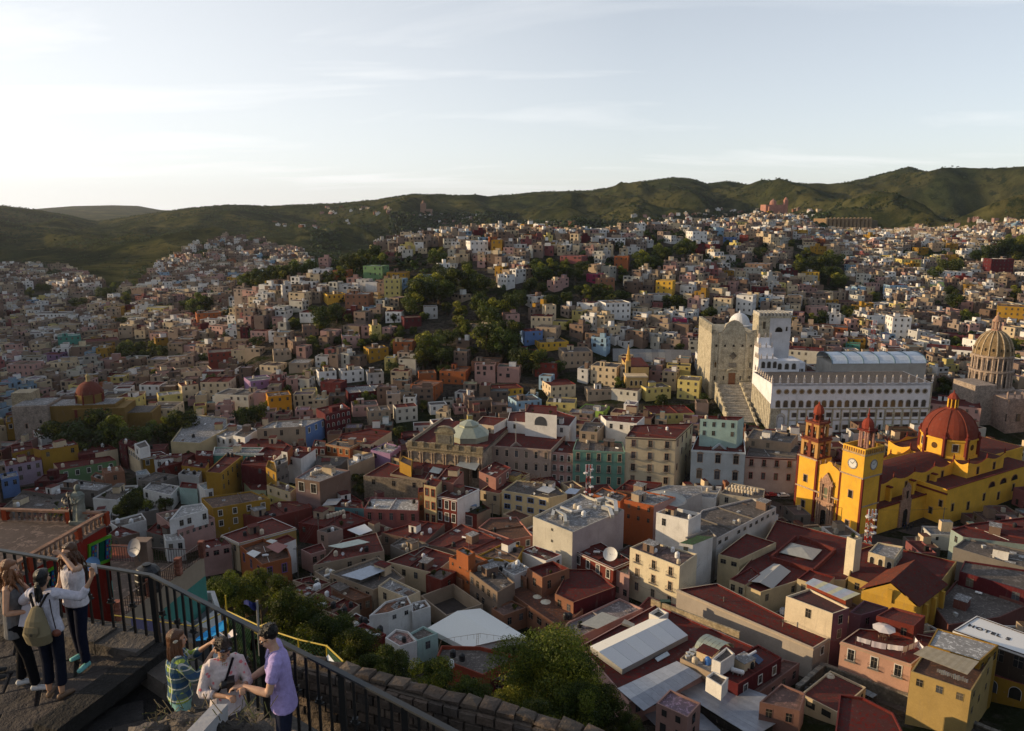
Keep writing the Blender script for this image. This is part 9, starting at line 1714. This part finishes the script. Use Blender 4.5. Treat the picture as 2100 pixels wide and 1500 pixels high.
 def laundry(x0,y0,x1,y1,z,sheets,sag,lab):
  a,b=at_z(x0,y0,z),at_z(x1,y1,z); R=empty('washing_line',a-UP*1.9); tag(R,lab,'washing line'); m=MB(); n=12; f=lambda t:a.lerp(b,t)-UP*sag*4*t*(1-t)
  for k in range(n):m.bar(f(k/n),f((k+1)/n),.012,'plastic',(.3,.3,.3),n=3)
  rel(R,m).build('line',R)
  for p in(a,b):m=MB(); m.bar(p-UP*2.0,p,.03,'metal',(.25,.2,.18),n=5); rel(R,m).build('post',R)
  for t0,t1,h,c in sheets:
   m=MB(); k=6; off=Vector((0,0,0))
   for i in range(k):
    u0,u1=t0+(t1-t0)*i/k,t0+(t1-t0)*(i+1)/k; p,q=f(u0),f(u1); w0,w1=.08*math.sin(i*1.9),.08*math.sin((i+1)*1.9); fw=Vector((0,-1,0)); m.face([p-UP*h+fw*w0,q-UP*h+fw*w1,q,p],'cloth',c); m.face([p+fw*-.02,q+fw*-.02,q-UP*h+fw*(w1-.02),p-UP*h+fw*(w0-.02)],'cloth',c)
   rel(R,m).build('sheet',R)
 wc_=(.70,.66,.70)
 laundry(1756,1305,1858,1326,zs+1.9,[(.02,.30,1.0,wc_),(.32,.62,1.3,(.60,.54,.62)),(.64,.95,1.1,wc_)],.35,'washing line of white sheets across the salmon house roof'); laundry(1850,1328,1890,1312,zs+2.1,[(.05,.3,1.3,wc_),(.35,.6,1.2,wc_),(.62,.9,1.3,(.66,.55,.58))],.1,'short washing line of small white towels on the salmon house roof'); laundry(1875,1305,1896,1328,zs+2.1,[(.1,.9,1.3,wc_)],.15,'slanting washing line with one long sheet on the salmon house roof')
 zy=rootof('low white yard')['_z']; laundry(1438,1081,1467,1092,zy+2,[(.05,.25,.9,(.2,.25,.45)),(.3,.5,1,(.5,.5,.55)),(.55,.75,.8,(.18,.2,.4)),(.8,.98,.9,(.5,.5,.52))],.1,'blue and white laundry in the white yard')
 zd=rootof('dark red house with four')['_z']; R=empty('satellite_dish',at_z(1250,1150,zd)); tag(R,'huge white satellite dish on the dark red house roof','satellite dish'); m=MB(); nrm=Vector((-.25,-.72,.65)).normalized(); u=nrm.cross(UP).normalized(); w=u.cross(nrm); o=Vector((.2,0,1.7)); rg=lambda rr,dd:[o+nrm*dd+u*rr*math.cos(2*math.pi*k/24)+w*rr*math.sin(2*math.pi*k/24)for k in range(24)]; A=[rg(.001,0),rg(.7,.06),rg(1.3,.22),rg(1.9,.5)]
 for i in range(3):
  for k in range(24):m.face([A[i][k],A[i+1][k],A[i+1][(k+1)%24],A[i][(k+1)%24]],'plastic',(.68,.67,.64))
 m.build('reflector',R,True); m=MB(); m.bar(o,o+nrm*1.5,.03,'metal',(.2,.2,.2)); m.bar((0,0,0),o,.08,'metal',(.3,.3,.3)); m.bar((.8,.6,0),o,.04,'metal',(.3,.3,.3)); m.build('mount',R)
 zw=rootof('large greyish white')['_z']; W=rootof('large greyish white'); R=empty('roof_ducts',at_z(1150,1045,zw)); tag(R,'pale ventilation ducts spread over the greyish white block','ducts')
 def duct(pts,r,c,z=.8):
  for(x0,y0),(x1,y1)in zip(pts[:-1],pts[1:]):m=MB(); m.bar(at_z(x0,y0,zw+z),at_z(x1,y1,zw+z),r,'metal',c); m.bar(at_z(x0,y0,zw+z)-UP*(z+.0),at_z(x0,y0,zw+z),r*.5,'metal',c); rel(R,m).build('duct',R)
 duct([(1133,1060),(1136,1047),(1158,1058),(1160,1073)],.45,(.55,.52,.45)); duct([(1150,1040),(1175,1050),(1195,1046)],.3,(.5,.5,.5)); duct([(1176,1062),(1200,1055),(1210,1048)],.15,(.3,.3,.3),.5); duct([(1222,1027),(1240,1023),(1262,1030),(1264,1052)],.55,(.52,.50,.46),1.0); duct([(1235,1040),(1250,1044),(1256,1060)],.5,(.50,.49,.46),1.0)
 for x,y,k in((1180,1045,'beige'),(1188,1049,'white'),(1197,1060,'white'),(1228,1035,'ac'),(1236,1030,'ac'),(1170,1055,'ac'),(1150,1065,'ac'),(1245,1035,'ac'),(1210,1040,'ac'),(1220,1045,'ac')):tank(k,*at_z(x,y,zw),1.25)
 zq=rootof('shallow ribbed dome')['_z']; R=rootof('shallow ribbed dome'); m=MB(); m.lathe([(6.6,0),(6.2,.5),(4.2,1.4),(2,2.0),(.5,2.3),(.3,2.7),(0,2.8)],18,at_z(1364,1024,zq),'metal',(.36,.35,.32)); rel(R,m).build('ribbed_dome',R)
 zp=rootof('grey machine platform house')['_z']
 for r in range(2):
  for k in range(9):tank('beige',*at_z(1490+k*6.5+r*12,1006-r*5+k*1.1,zp),.85)
 for k in range(7):tank('black' if k%3 else 'beige',*at_z(1640+k*9,1433-abs(3-k)*3,8.2),.9)if 0 else None
 for k in range(6):tank('beige',*at_z(672+k*6.5,1063-k*1.8,rootof('row of beige tanks')['_z']),1.0)
 for k in range(6):tank('beige',*at_z(640+k*4.5,975-k*1.5,rootof('two big white framed')['_z']),.9)
 zc=rootof('long cream house with blue')['_z']; R=empty('pergola',at_z(1090,990,zc)); tag(R,'brown wooden pergola on the roof of the blue windowed cream house','pergola')
 for x,y in((1048,993),(1062,1001),(1075,1006),(1070,984),(1088,993),(1100,998),(1108,985),(1125,990)):m=MB(); m.bar(at_z(x,y,zc),at_z(x,y,zc)+UP*2.3,.07,'bark',(.14,.08,.05)); rel(R,m).build('post',R)
 for k in range(10):m=MB(); a,b=at_z(1046+k*6,978+k*2.2,zc+2.3),at_z(1072+k*6,966+k*2,zc+2.3); m.bar(a,b,.06,'bark',(.16,.09,.05)); rel(R,m).build('slat',R)
 zg2=rootof('garage wing with a roof garden')['_z']
 for x,y,r in((948,1042,1.1),(958,1038,.9),(972,1040,1.0),(985,1036,.9),(992,1044,.8),(980,1050,.6),(965,1048,.6)):p=at_z(x,y,zg2); t=tree(p.x,p.y,p.z,r,'leafy potted shrub in the roof garden of the brick red garage wing','mid',1,grp='potted shrubs of the roof garden',nm='shrub',cz=r*.8)
 m=MB(); p=at_z(970,1046,zg2); m.box((0,0,1.5),(1.2,.8,.05),'cloth',(.16,.22,.32)); [m.box((sx_,sy,.75),(.04,.04,.75),'metal',(.2,.2,.2))for sx_ in(-1.1,1.1)for sy in(-.7,.7)]; o=m.build('garden_canopy'); o.location=p; tag(o,'little blue grey canopy in the roof garden','canopy')
 for(x,y,w,h,z,c,lab)in((545,1122,46,26,1.9,(.22,.07,.06),'maroon corrugated lean-to on the orange house terrace'),(505,1135,30,18,1.5,(.55,.55,.54),'white tilted panel on the orange house terrace'),(545,1110,24,10,1.8,(.55,.54,.50),'pale sheet beside the maroon lean-to')):
  zz=rootof('orange house with purple')['_z']+z; R=empty('sheet_canopy',at_z(x,y,zz-z)); tag(R,lab,'canopy'); slab(R,'sheet',[(x,y,zz),(x+w*.55,y+h*.5,zz-.3),(x+w,y-h*.1,zz),(x+w*.45,y-h*.4,zz+.2)],'metal',c,.05)
 for(x,y,txt,lab)in((712,1080,'large maroon roof with a row','white tilted tarpaulin roof over the large maroon roof'),):
  zz=rootof(txt)['_z']+2; R=empty('tarpaulin_roof',at_z(738,1085,zz-2)); tag(R,lab,'canopy'); slab(R,'sheet',[(712,1087,zz),(737,1098,zz),(764,1088,zz),(748,1075,zz+.6)],'cloth',(.66,.66,.66),.05)
 for(pts,zt,c,lab)in(([(660,1038),(690,1035),(702,1022),(672,1024)],'maroon roofed house below the brick',(.5,.5,.5),'white sheet roof left of the long dusky pink house'),([(672,1120),(700,1125),(758,1112),(735,1106)],'long maroon roof with a white capped',(.42,.46,.40),'pale green strip skylight in the long maroon roof'),([(700,1180),(740,1190),(790,1170),(760,1160)],'rubble covered',(.34,.38,.44),'blue grey loose tin sheets on the rubble covered roof'),([(935,955),(975,965),(985,950),(950,940)],'broad maroon roofed block',(.36,.40,.42),'blue grey sheet roof before the theatre'),([(880,968),(900,972),(908,962),(888,957)],'broad maroon roofed block',(.44,.46,.42),'pale sheet skylight before the theatre'),([(1100,1005),(1125,1012),(1140,1003),(1115,996)],'long cream house with blue',(.42,.42,.42),'grey sheet over the blue windowed cream house'),([(1155,1012),(1180,1014),(1190,1004),(1168,1001)],'long maroon roof rising',(.44,.48,.55),'pale blue sheet roof left of the red and white mast'),([(1190,1280),(1225,1290),(1270,1268),(1235,1255)],'peeling whitish',(.40,.38,.32),'beige sheet laid on the peeling whitish roof')):
  zz=rootof(zt)['_z']+1.4; R=empty('sheet_canopy',at_z(*pts[0],zz-1.3)); tag(R,lab,'canopy'); slab(R,'sheet',[(x,y,zz+(.4 if i>1 else 0))for i,(x,y)in enumerate(pts)],'metal',c,.06)
 zo2=rootof('orange red house with a sunken')['_z']; R=empty('roof_railing',at_z(960,1335,zo2)); tag(R,'thin rusty railing round the sunken terrace of the orange red house','railing')
 pts=[at_z(x,y,zo2+.4)for x,y in((898,1345),(905,1322),(932,1316),(985,1308),(1040,1316),(1066,1345))]
 for i in range(len(pts)-1):
  m=MB(); m.bar(pts[i]+UP*1,pts[i+1]+UP*1,.025,'metal',(.25,.16,.1)); rel(R,m).build('rail',R); L=(pts[i+1]-pts[i]).length
  for k in range(max(1,int(L/1.3))):m=MB(); p=pts[i].lerp(pts[i+1],k/max(1,int(L/1.3))); m.bar(p,p+UP,.02,'metal',(.25,.16,.1)); rel(R,m).build('post',R)
 R=empty('ladder',at_z(980,1332,zo2)); tag(R,'wooden ladder leaning by the white tent canopy','ladder'); a,b=at_z(978,1334,zo2),at_z(980,1300,zo2+2.6)
 for s in(-.2,.2):m=MB(); m.bar(a+Vector((s,0,0)),b+Vector((s,0,0)),.03,'bark',(.35,.24,.14)); rel(R,m).build('side_rail',R)
 for k in range(8):m=MB(); p=a.lerp(b,(k+.5)/8); m.bar(p-Vector((.2,0,0)),p+Vector((.2,0,0)),.02,'bark',(.35,.24,.14)); rel(R,m).build('rung',R)
 for x,y,k in((929,1347,'black'),(948,1355,'black'),(925,1368,'white'),(1090,1328,'black'),(742,1278,'black'),(749,1280,'black'),(780,1297,'black'),(684,1247,'black'),(648,1210,'white'),(653,1208,'white'),(547,1060,'black'),(562,1063,'black'),(1160,1270,'black'),(1168,1270,'black')):
  p=hit(x,y,5.4,100); tank(k,p.x,p.y,p.z,1.15)
 R=empty('stone_wall',at_z(1690,1370,2)); tag(R,'long dark mossy stone wall along the street at the lower right','wall'); zt=6.6; pp=[at_z(1636,1408,zt),at_z(1690,1362,zt),at_z(1790,1398,zt),at_z(1890,1437,zt),at_z(1990,1478,zt),at_z(2120,1532,zt)]
 for i in range(len(pp)-1):
  a,b=pp[i],pp[i+1]; L=(b-a).length; d=(b-a)/L; ax=(d,Vector((-d.y,d.x,0)),UP); m=MB(); m.box((a+b)/2-UP*2.6,(L/2+.1,.4,2.5),'stone',(.16,.15,.13),ax); rel(R,m).build('wall_core',R); k=int(L/1.1)
  for q in range(k):m=MB(); m.box(a.lerp(b,(q+.5)/k)+UP*rs.uniform(-.12,.04),(L/k/2-.03,.5,.16),'stone',rs.choice([(.26,.24,.20),(.20,.19,.17),(.30,.27,.23)]),ax); rel(R,m).build('coping_stone',R)
 R=empty('glazed_lean_to',at_z(1700,1400,4)); tag(R,'bluish glazed lean-to strip inside the dark stone wall','lean-to'); strips(R,'pane',(1668,1418,5.0),(1702,1378,5.0),(1712,1385,4.4),(1690,1420,4.4),5,'glass',[(.16,.20,.25)],.05,.06); strips(R,'pane',(1702,1378,5.0),(1800,1425,5.0),(1790,1432,4.4),(1704,1390,4.4),10,'glass',[(.14,.17,.20)],.05,.06)
 for k,(x,y)in enumerate(((1655,1422),(1665,1416),(1672,1424),(1682,1416),(1692,1424),(1674,1410),(1702,1430))):tank('black',*at_z(x,y,5.5),1.05)
 tank('beige',*at_z(1700,1408,5.5),2.0)
 def road(nm,px,w,c,mat='roof',kind='structure'):
  P=[hit(x,y,0,100)for x,y in px]; Q=[]
  for a,b in zip(P[:-1],P[1:]):
   k=max(2,int((b-a).length/3)); Q+=[a.lerp(b,i/k)for i in range(k)]
  Q.append(P[-1]); m=MB(); rows=[]
  for i,p in enumerate(Q):
   d=(Q[min(i+1,len(Q)-1)]-Q[max(0,i-1)]); d.z=0; d.normalize(); nn=Vector((-d.y,d.x,0)); rows.append([Vector((p.x+nn.x*s*w/4,p.y+nn.y*s*w/4,gz1(p.x+nn.x*s*w/4,p.y+nn.y*s*w/4)+.08))for s in(-2,-1,0,1,2)])
  for i in range(len(rows)-1):
   for s in range(4):m.face([rows[i][s+1],rows[i][s],rows[i+1][s],rows[i+1][s+1]],mat,c)
  o=m.build(nm); o['kind']=kind
 road('street',[(1350,1245),(1480,1300),(1600,1352),(1668,1372),(1780,1412),(1930,1470),(2060,1530)],7,(.16,.155,.15)); road('plaza_paving',[(1560,1035),(1600,1050),(1625,1075),(1700,1098),(1790,1120),(1880,1100),(1960,1092)],11,(.17,.14,.12)); road('street',[(1405,905),(1400,960),(1390,1010),(1480,1014),(1640,1018)],6,(.10,.095,.09)); road('street',[(240,905),(262,940),(275,965),(330,990)],5,(.12,.11,.10)); road('street',[(0,1000),(90,990),(200,975),(270,965)],4.5,(.22,.16,.14))
 def car(x,y,c,rz,lab):
  p=hit(x,y,0); R=empty('parked_car',p+UP*.08,rz); tag(R,lab,'car','cars by the basilica square'); m=MB()
  prof=[(-2.1,.45),(-2.1,.8),(-1.5,.9),(-1.0,1.38),(.7,1.42),(1.2,.95),(2.0,.82),(2.1,.45)]
  n=len(prof)
  for s,w in((-1,.82),(1,.82)):m.face([(a,s*w*(.86 if z>1.2 else 1),z)for a,z in(prof if s<0 else prof[::-1])],'paint',c)
  for i in range(n-1):(a0,z0),(a1,z1)=prof[i],prof[i+1]; f0,f1=.82*(.86 if z0>1.2 else 1),.82*(.86 if z1>1.2 else 1); m.face([(a0,-f0,z0),(a0,f0,z0),(a1,f1,z1),(a1,-f1,z1)][::-1],'paint',c)
  m.box((0,0,.38),(2.0,.78,.12),'plastic',(.02,.02,.02)); m.build('body',R)
  for nm,q in(('windscreen',[(.72,-.7,1.41),(1.16,-.76,1.0),(1.16,.76,1.0),(.72,.7,1.41)]),('rear_window',[(-1.02,.7,1.37),(-1.46,.76,.95),(-1.46,-.76,.95),(-1.02,-.7,1.37)])):m=MB(); m.face([Vector(v)+UP*.02 for v in q],'glass',GLS); m.build(nm,R)
  for s in(-1,1):m=MB(); m.face([(-.95,s*.79,.95),(.95,s*.79,.95),(.6,s*.74,1.33),(-.85,s*.74,1.33)][::s],'glass',GLS); m.build('side_window',R)
  for a in(-1.3,1.3):
   for s in(-1,1):m=MB(); m.bar((a,s*.68,.32),(a,s*.84,.32),.32,'plastic',(.015,.015,.015),n=12); m.bar((a,s*.83,.32),(a,s*.85,.32),.18,'metal',(.4,.4,.4),n=8); m.build('wheel',R)
  for s in(-1,1):m=MB(); m.box((2.06,s*.58,.68),(.05,.14,.07),'plastic',(.6,.6,.55)); m.build('headlight',R)
 car(1606,1020,(.6,.6,.6),.1,'white car parked beside the square left of the basilica'); car(1582,1019,(.35,.03,.03),.1,'dark red car parked left of the white car'); car(1560,1016,(.05,.05,.06),.2,'dark car at the end of the parked row'); car(630,480,(.6,)*3,0,'')if 0 else None
 def cable(px,zz,lab):
  P=[at_z(x,y,z)for(x,y),z in zip(px,zz)]; m=MB()
  for a,b in zip(P[:-1],P[1:]):
   for k in range(10):f=lambda t:a.lerp(b,t)-UP*.9*4*t*(1-t); m.bar(f(k/10),f((k+1)/10),.022,'plastic',(.015,.015,.015),n=3)
  c=P[0]; m.v=[(v[0]-c.x,v[1]-c.y,v[2]-c.z)for v in m.v]; o=m.build('overhead_cable'); o.location=c; tag(o,lab,'cable')
 cable([(1382,1212),(1440,1150),(1480,1105)],[9,10,12],'black cable looping up the white flank by the cream corner house'); cable([(1295,1188),(1345,1210),(1392,1222)],[8,7.5,8],'cable along the front of the cream corner house'); cable([(1390,1215),(1470,1180),(1475,1150)],[9,9,10],'cable curving to the walled cream hut'); cable([(480,1120),(478,1165),(488,1190)],[12,8,6],'cable bundle left of the orange house'); cable([(1020,1300),(1100,1230),(1180,1150)],[9,9,12],'thin cable crossing over the terracotta terrace')
 tops=[]
 for x,y in((1372,1248),(1480,1300),(1600,1350),(1760,1405),(1405,985),(1395,930),(480,1190),(282,960),(330,992),(612,1190),(1010,1090),(860,1170),(655,1120),(1690,1095),(1930,1100)):
  p=hit(x,y,0,110); R=empty('utility_pole',p); m=MB(); m.lathe([(.16,0),(.11,9.5),(0,9.55)],8,mat='stone',c=(.22,.20,.18)); m.build('pole',R); m=MB(); m.box((0,0,9.0),(.9,.05,.06),'bark',(.12,.09,.06)); m.build('crossarm',R); tops.append(p+UP*9.1)
 for i,j in((0,1),(1,2),(2,3),(4,5),(7,8),(9,12),(6,12),(10,11),(13,14),(11,9),(8,6),(0,10)):
  a,b=tops[i],tops[j]; m=MB()
  for s_ in(-.7,0,.7):
   for k in range(8):f=lambda t:a.lerp(b,t)+Vector((s_,0,-.8*4*t*(1-t))); m.bar(f(k/8),f((k+1)/8),.02,'plastic',(.02,.02,.02),n=3)
  m.v=[(v[0]-a.x,v[1]-a.y,v[2]-a.z)for v in m.v]; o=m.build('power_line',kind=None); o.location=a
 for k in range(26):
  h=rs.choice([h for h in HOUSES if 140<h[0].y<300]); q=rand_in(h,.8); o_=next((r for r in SC.objects if r.get('_z')is not None and(r.location.xy-sum(h,Vector((0,0)))/len(h)).length<.5),None)
  if q and o_:t=tree(q[0],q[1],o_['_z'],rs.uniform(.5,.95),None,'mid',1,grp='potted shrubs on the roofs',nm='potted_shrub',cz=.7)
 for k in range(46):
  hs_=[h for h in HOUSES if 150<h[0].y<330]; h=rs.choice(hs_); q=rand_in(h,.6)
  if not q:continue
  o_=next((r for r in SC.objects if r.get('_z')is not None and(r.location.xy-sum(h,Vector((0,0)))/len(h)).length<.5),None)
  if not o_:continue
  m=MB(); H_=rs.uniform(1.8,3.4); m.bar((0,0,0),(0,0,H_),.025,'metal',(.2,.2,.2),n=4)
  for j in range(4):m.bar((-.4+j*.04,0,H_-.1-j*.14),(.4-j*.04,0,H_-.1-j*.14),.012,'metal',(.25,.25,.25),n=3)
  o=m.build('antenna',o_); o.location=Vector((q[0],q[1],o_['_z']))-o_.location; o.rotation_euler=(0,0,rs.uniform(0,3))
details()
# ------- labels for whatever has none yet
LM=[((1700,1000),'the basilica'),((1935,890),'the big red basilica dome'),((1730,830),'the long university block'),((1490,740),'the sandstone hall'),((1565,660),'the square tower'),((2028,720),'the ribbed dome'),((175,800),'the old yellow church'),((200,885),'the park'),((912,900),'the stone theatre'),((1058,910),'the pink stone palace'),((1110,850),'the white mansion'),((1228,950),'the green palace'),((1335,930),'the cream hotel'),((1472,950),'the pale blue mansion'),((1580,960),'the arcaded house'),((1340,730),'the long grey roofed hall'),((1290,770),'the slim spire'),((1735,460),'the brown fortress'),((1593,420),'the hill church'),((1825,760),'the white barrel canopy'),((575,830),'the vivid orange house'),((145,705),'the teal house'),((430,740),'the brick coloured apartment block'),((690,850),'the crimson palace front'),((1095,690),'the bright blue house'),((1265,640),'the white house with arches'),((945,640),'the tall poplar'),((880,710),'the round tree clump'),((640,565),'the white and teal house on the ridge'),((590,550),'the ridge trees'),((1360,595),'the bright yellow house on the slope'),((2050,550),'the crimson block'),((100,650),'the white house cluster'),((1230,1080),'the greyish white block'),((980,1290),'the white tent roof'),((1320,1320),'the white gabled canopy'),((1825,1200),'the yellow gabled hall'),((1340,1170),'the cream corner house'),((660,1040),'the brick flank'),((540,1150),'the purple windowed orange house'),((490,1060),'the wide ochre house'),((1120,1230),'the terracotta terrace'),((760,600),'the tall yellow house'),((1000,600),'the dark gully trees'),((1540,520),'the upper slope'),((1145,1420),'the great tree')]
def where(x,y):
 d=sorted(((x-a)**2+(1.3*(y-b))**2,a,b,t)for(a,b),t in LM)[0]; dx,dy=x-d[1],y-d[2]
 if abs(dx)<14 and abs(dy)<12:return 'beside '+d[3]
 if abs(dx)>1.6*abs(dy):return('left of ' if dx<0 else 'right of ')+d[3]
 if abs(dy)>1.6*abs(dx):return('above ' if dy<0 else 'below ')+d[3]
 return('upper ' if dy<0 else 'lower ')+('left of ' if dx<0 else 'right of ')+d[3]
ORD=['','second','third','fourth','fifth','sixth','seventh','eighth','ninth','tenth','eleventh','twelfth','thirteenth','fourteenth','fifteenth','sixteenth','seventeenth','eighteenth','nineteenth','twentieth']
def label_rest():
 pend={}
 RN={'G':'grey','L':'pale','N':'brown','M':'maroon','BE':'tan','TC':'terracotta','AQ':'aqua','W':'white','ML':'red','BR':'brown','PB':'bluish'}
 for o in list(SC.objects):
  if o.parent or o.get('label')or o.get('kind')or o.type in('CAMERA','LIGHT'):continue
  n=o.name.split('.')[0]; x,y,f=to_px(*o.location)
  if '_px' in o.keys():x,y=o['_px']
  w=where(x,y)
  if n=='house':hgt=o.get('_z',0)-o.location.z; base=f"{'tall' if hgt > 9 else 'low' if hgt < 5 else 'small' if y < 640 else 'plain'} {CN.get(o.get('_c', 'BE'), 'beige')} house with {RN.get(o.get('_r', 'G'), 'grey')} roof {w}"; cat='house'; grp='houses of the town'
  elif n=='potted_shrub':base=f"green potted shrub on a roof {w}"; cat='shrub'; grp=o.get('group')
  elif n=='tree':base=f"{'dark' if y < 900 else 'green'} leafy tree {w}"; cat='tree'; grp=o.get('group','trees')
  elif n in('water_tank','gas_tank','satellite_dish','air_conditioner'):
   k=o.data.name.split('_')[0]; base={'gas':'white gas cylinder','dish':'small grey satellite dish','ac':'grey air conditioner box'}.get(k,k+' water tank')+' on a roof '+w; cat={'gas_tank':'gas tank','satellite_dish':'satellite dish','air_conditioner':'air conditioner'}.get(n,'water tank'); grp=n.replace('_',' ')+'s on the roofs'
  else:base=n.replace('_',' ')+' '+w; cat=n.replace('_',' '); grp=None
  pend.setdefault(base,[]).append((x,o,cat,grp))
 for base,L in pend.items():
  L.sort(key=lambda t:t[0])
  for i,(x,o,cat,grp)in enumerate(L):
   t=base if len(L)==1 else base+(', leftmost' if i==0 else ', rightmost' if i==len(L)-1 else f', {ORD[min(i, 19)]} from left')
   if len(t.replace(',','').split())>16:t=t.replace('plain ','').replace('small ','').replace(' house with',' house,').replace(' on a roof','')
   o['label']=t; o['category']=cat
   if grp:o['group']=grp
 for o in SC.objects:
  for k in('_px','_c','_r','_z','_len'):
   if k in o.keys():del o[k]
label_rest()
# ------- the air
def haze():
 m=MB(); X0,X1,Y0,Y1,Z0,Z1=-12500,12500,-12500,12500,-60,420
 m.mats=['plaster']; m.box(((X0+X1)/2,(Y0+Y1)/2,(Z0+Z1)/2),((X1-X0)/2,(Y1-Y0)/2,(Z1-Z0)/2)); o=m.build('haze',kind='stuff')
 ma=bpy.data.materials.new('air'); ma.use_nodes=True; nt=ma.node_tree; nt.nodes.clear(); out=N(nt,'ShaderNodeOutputMaterial'); v=N(nt,'ShaderNodeVolumePrincipled'); v.inputs['Color'].default_value=(.86,.90,1.0,1); v.inputs['Density'].default_value=0.00003; v.inputs['Anisotropy'].default_value=.55
 nt.links.new(v.outputs[0],out.inputs['Volume']); o.data.materials.clear(); o.data.materials.append(ma); o['label']='thin evening haze over the valley'
haze()
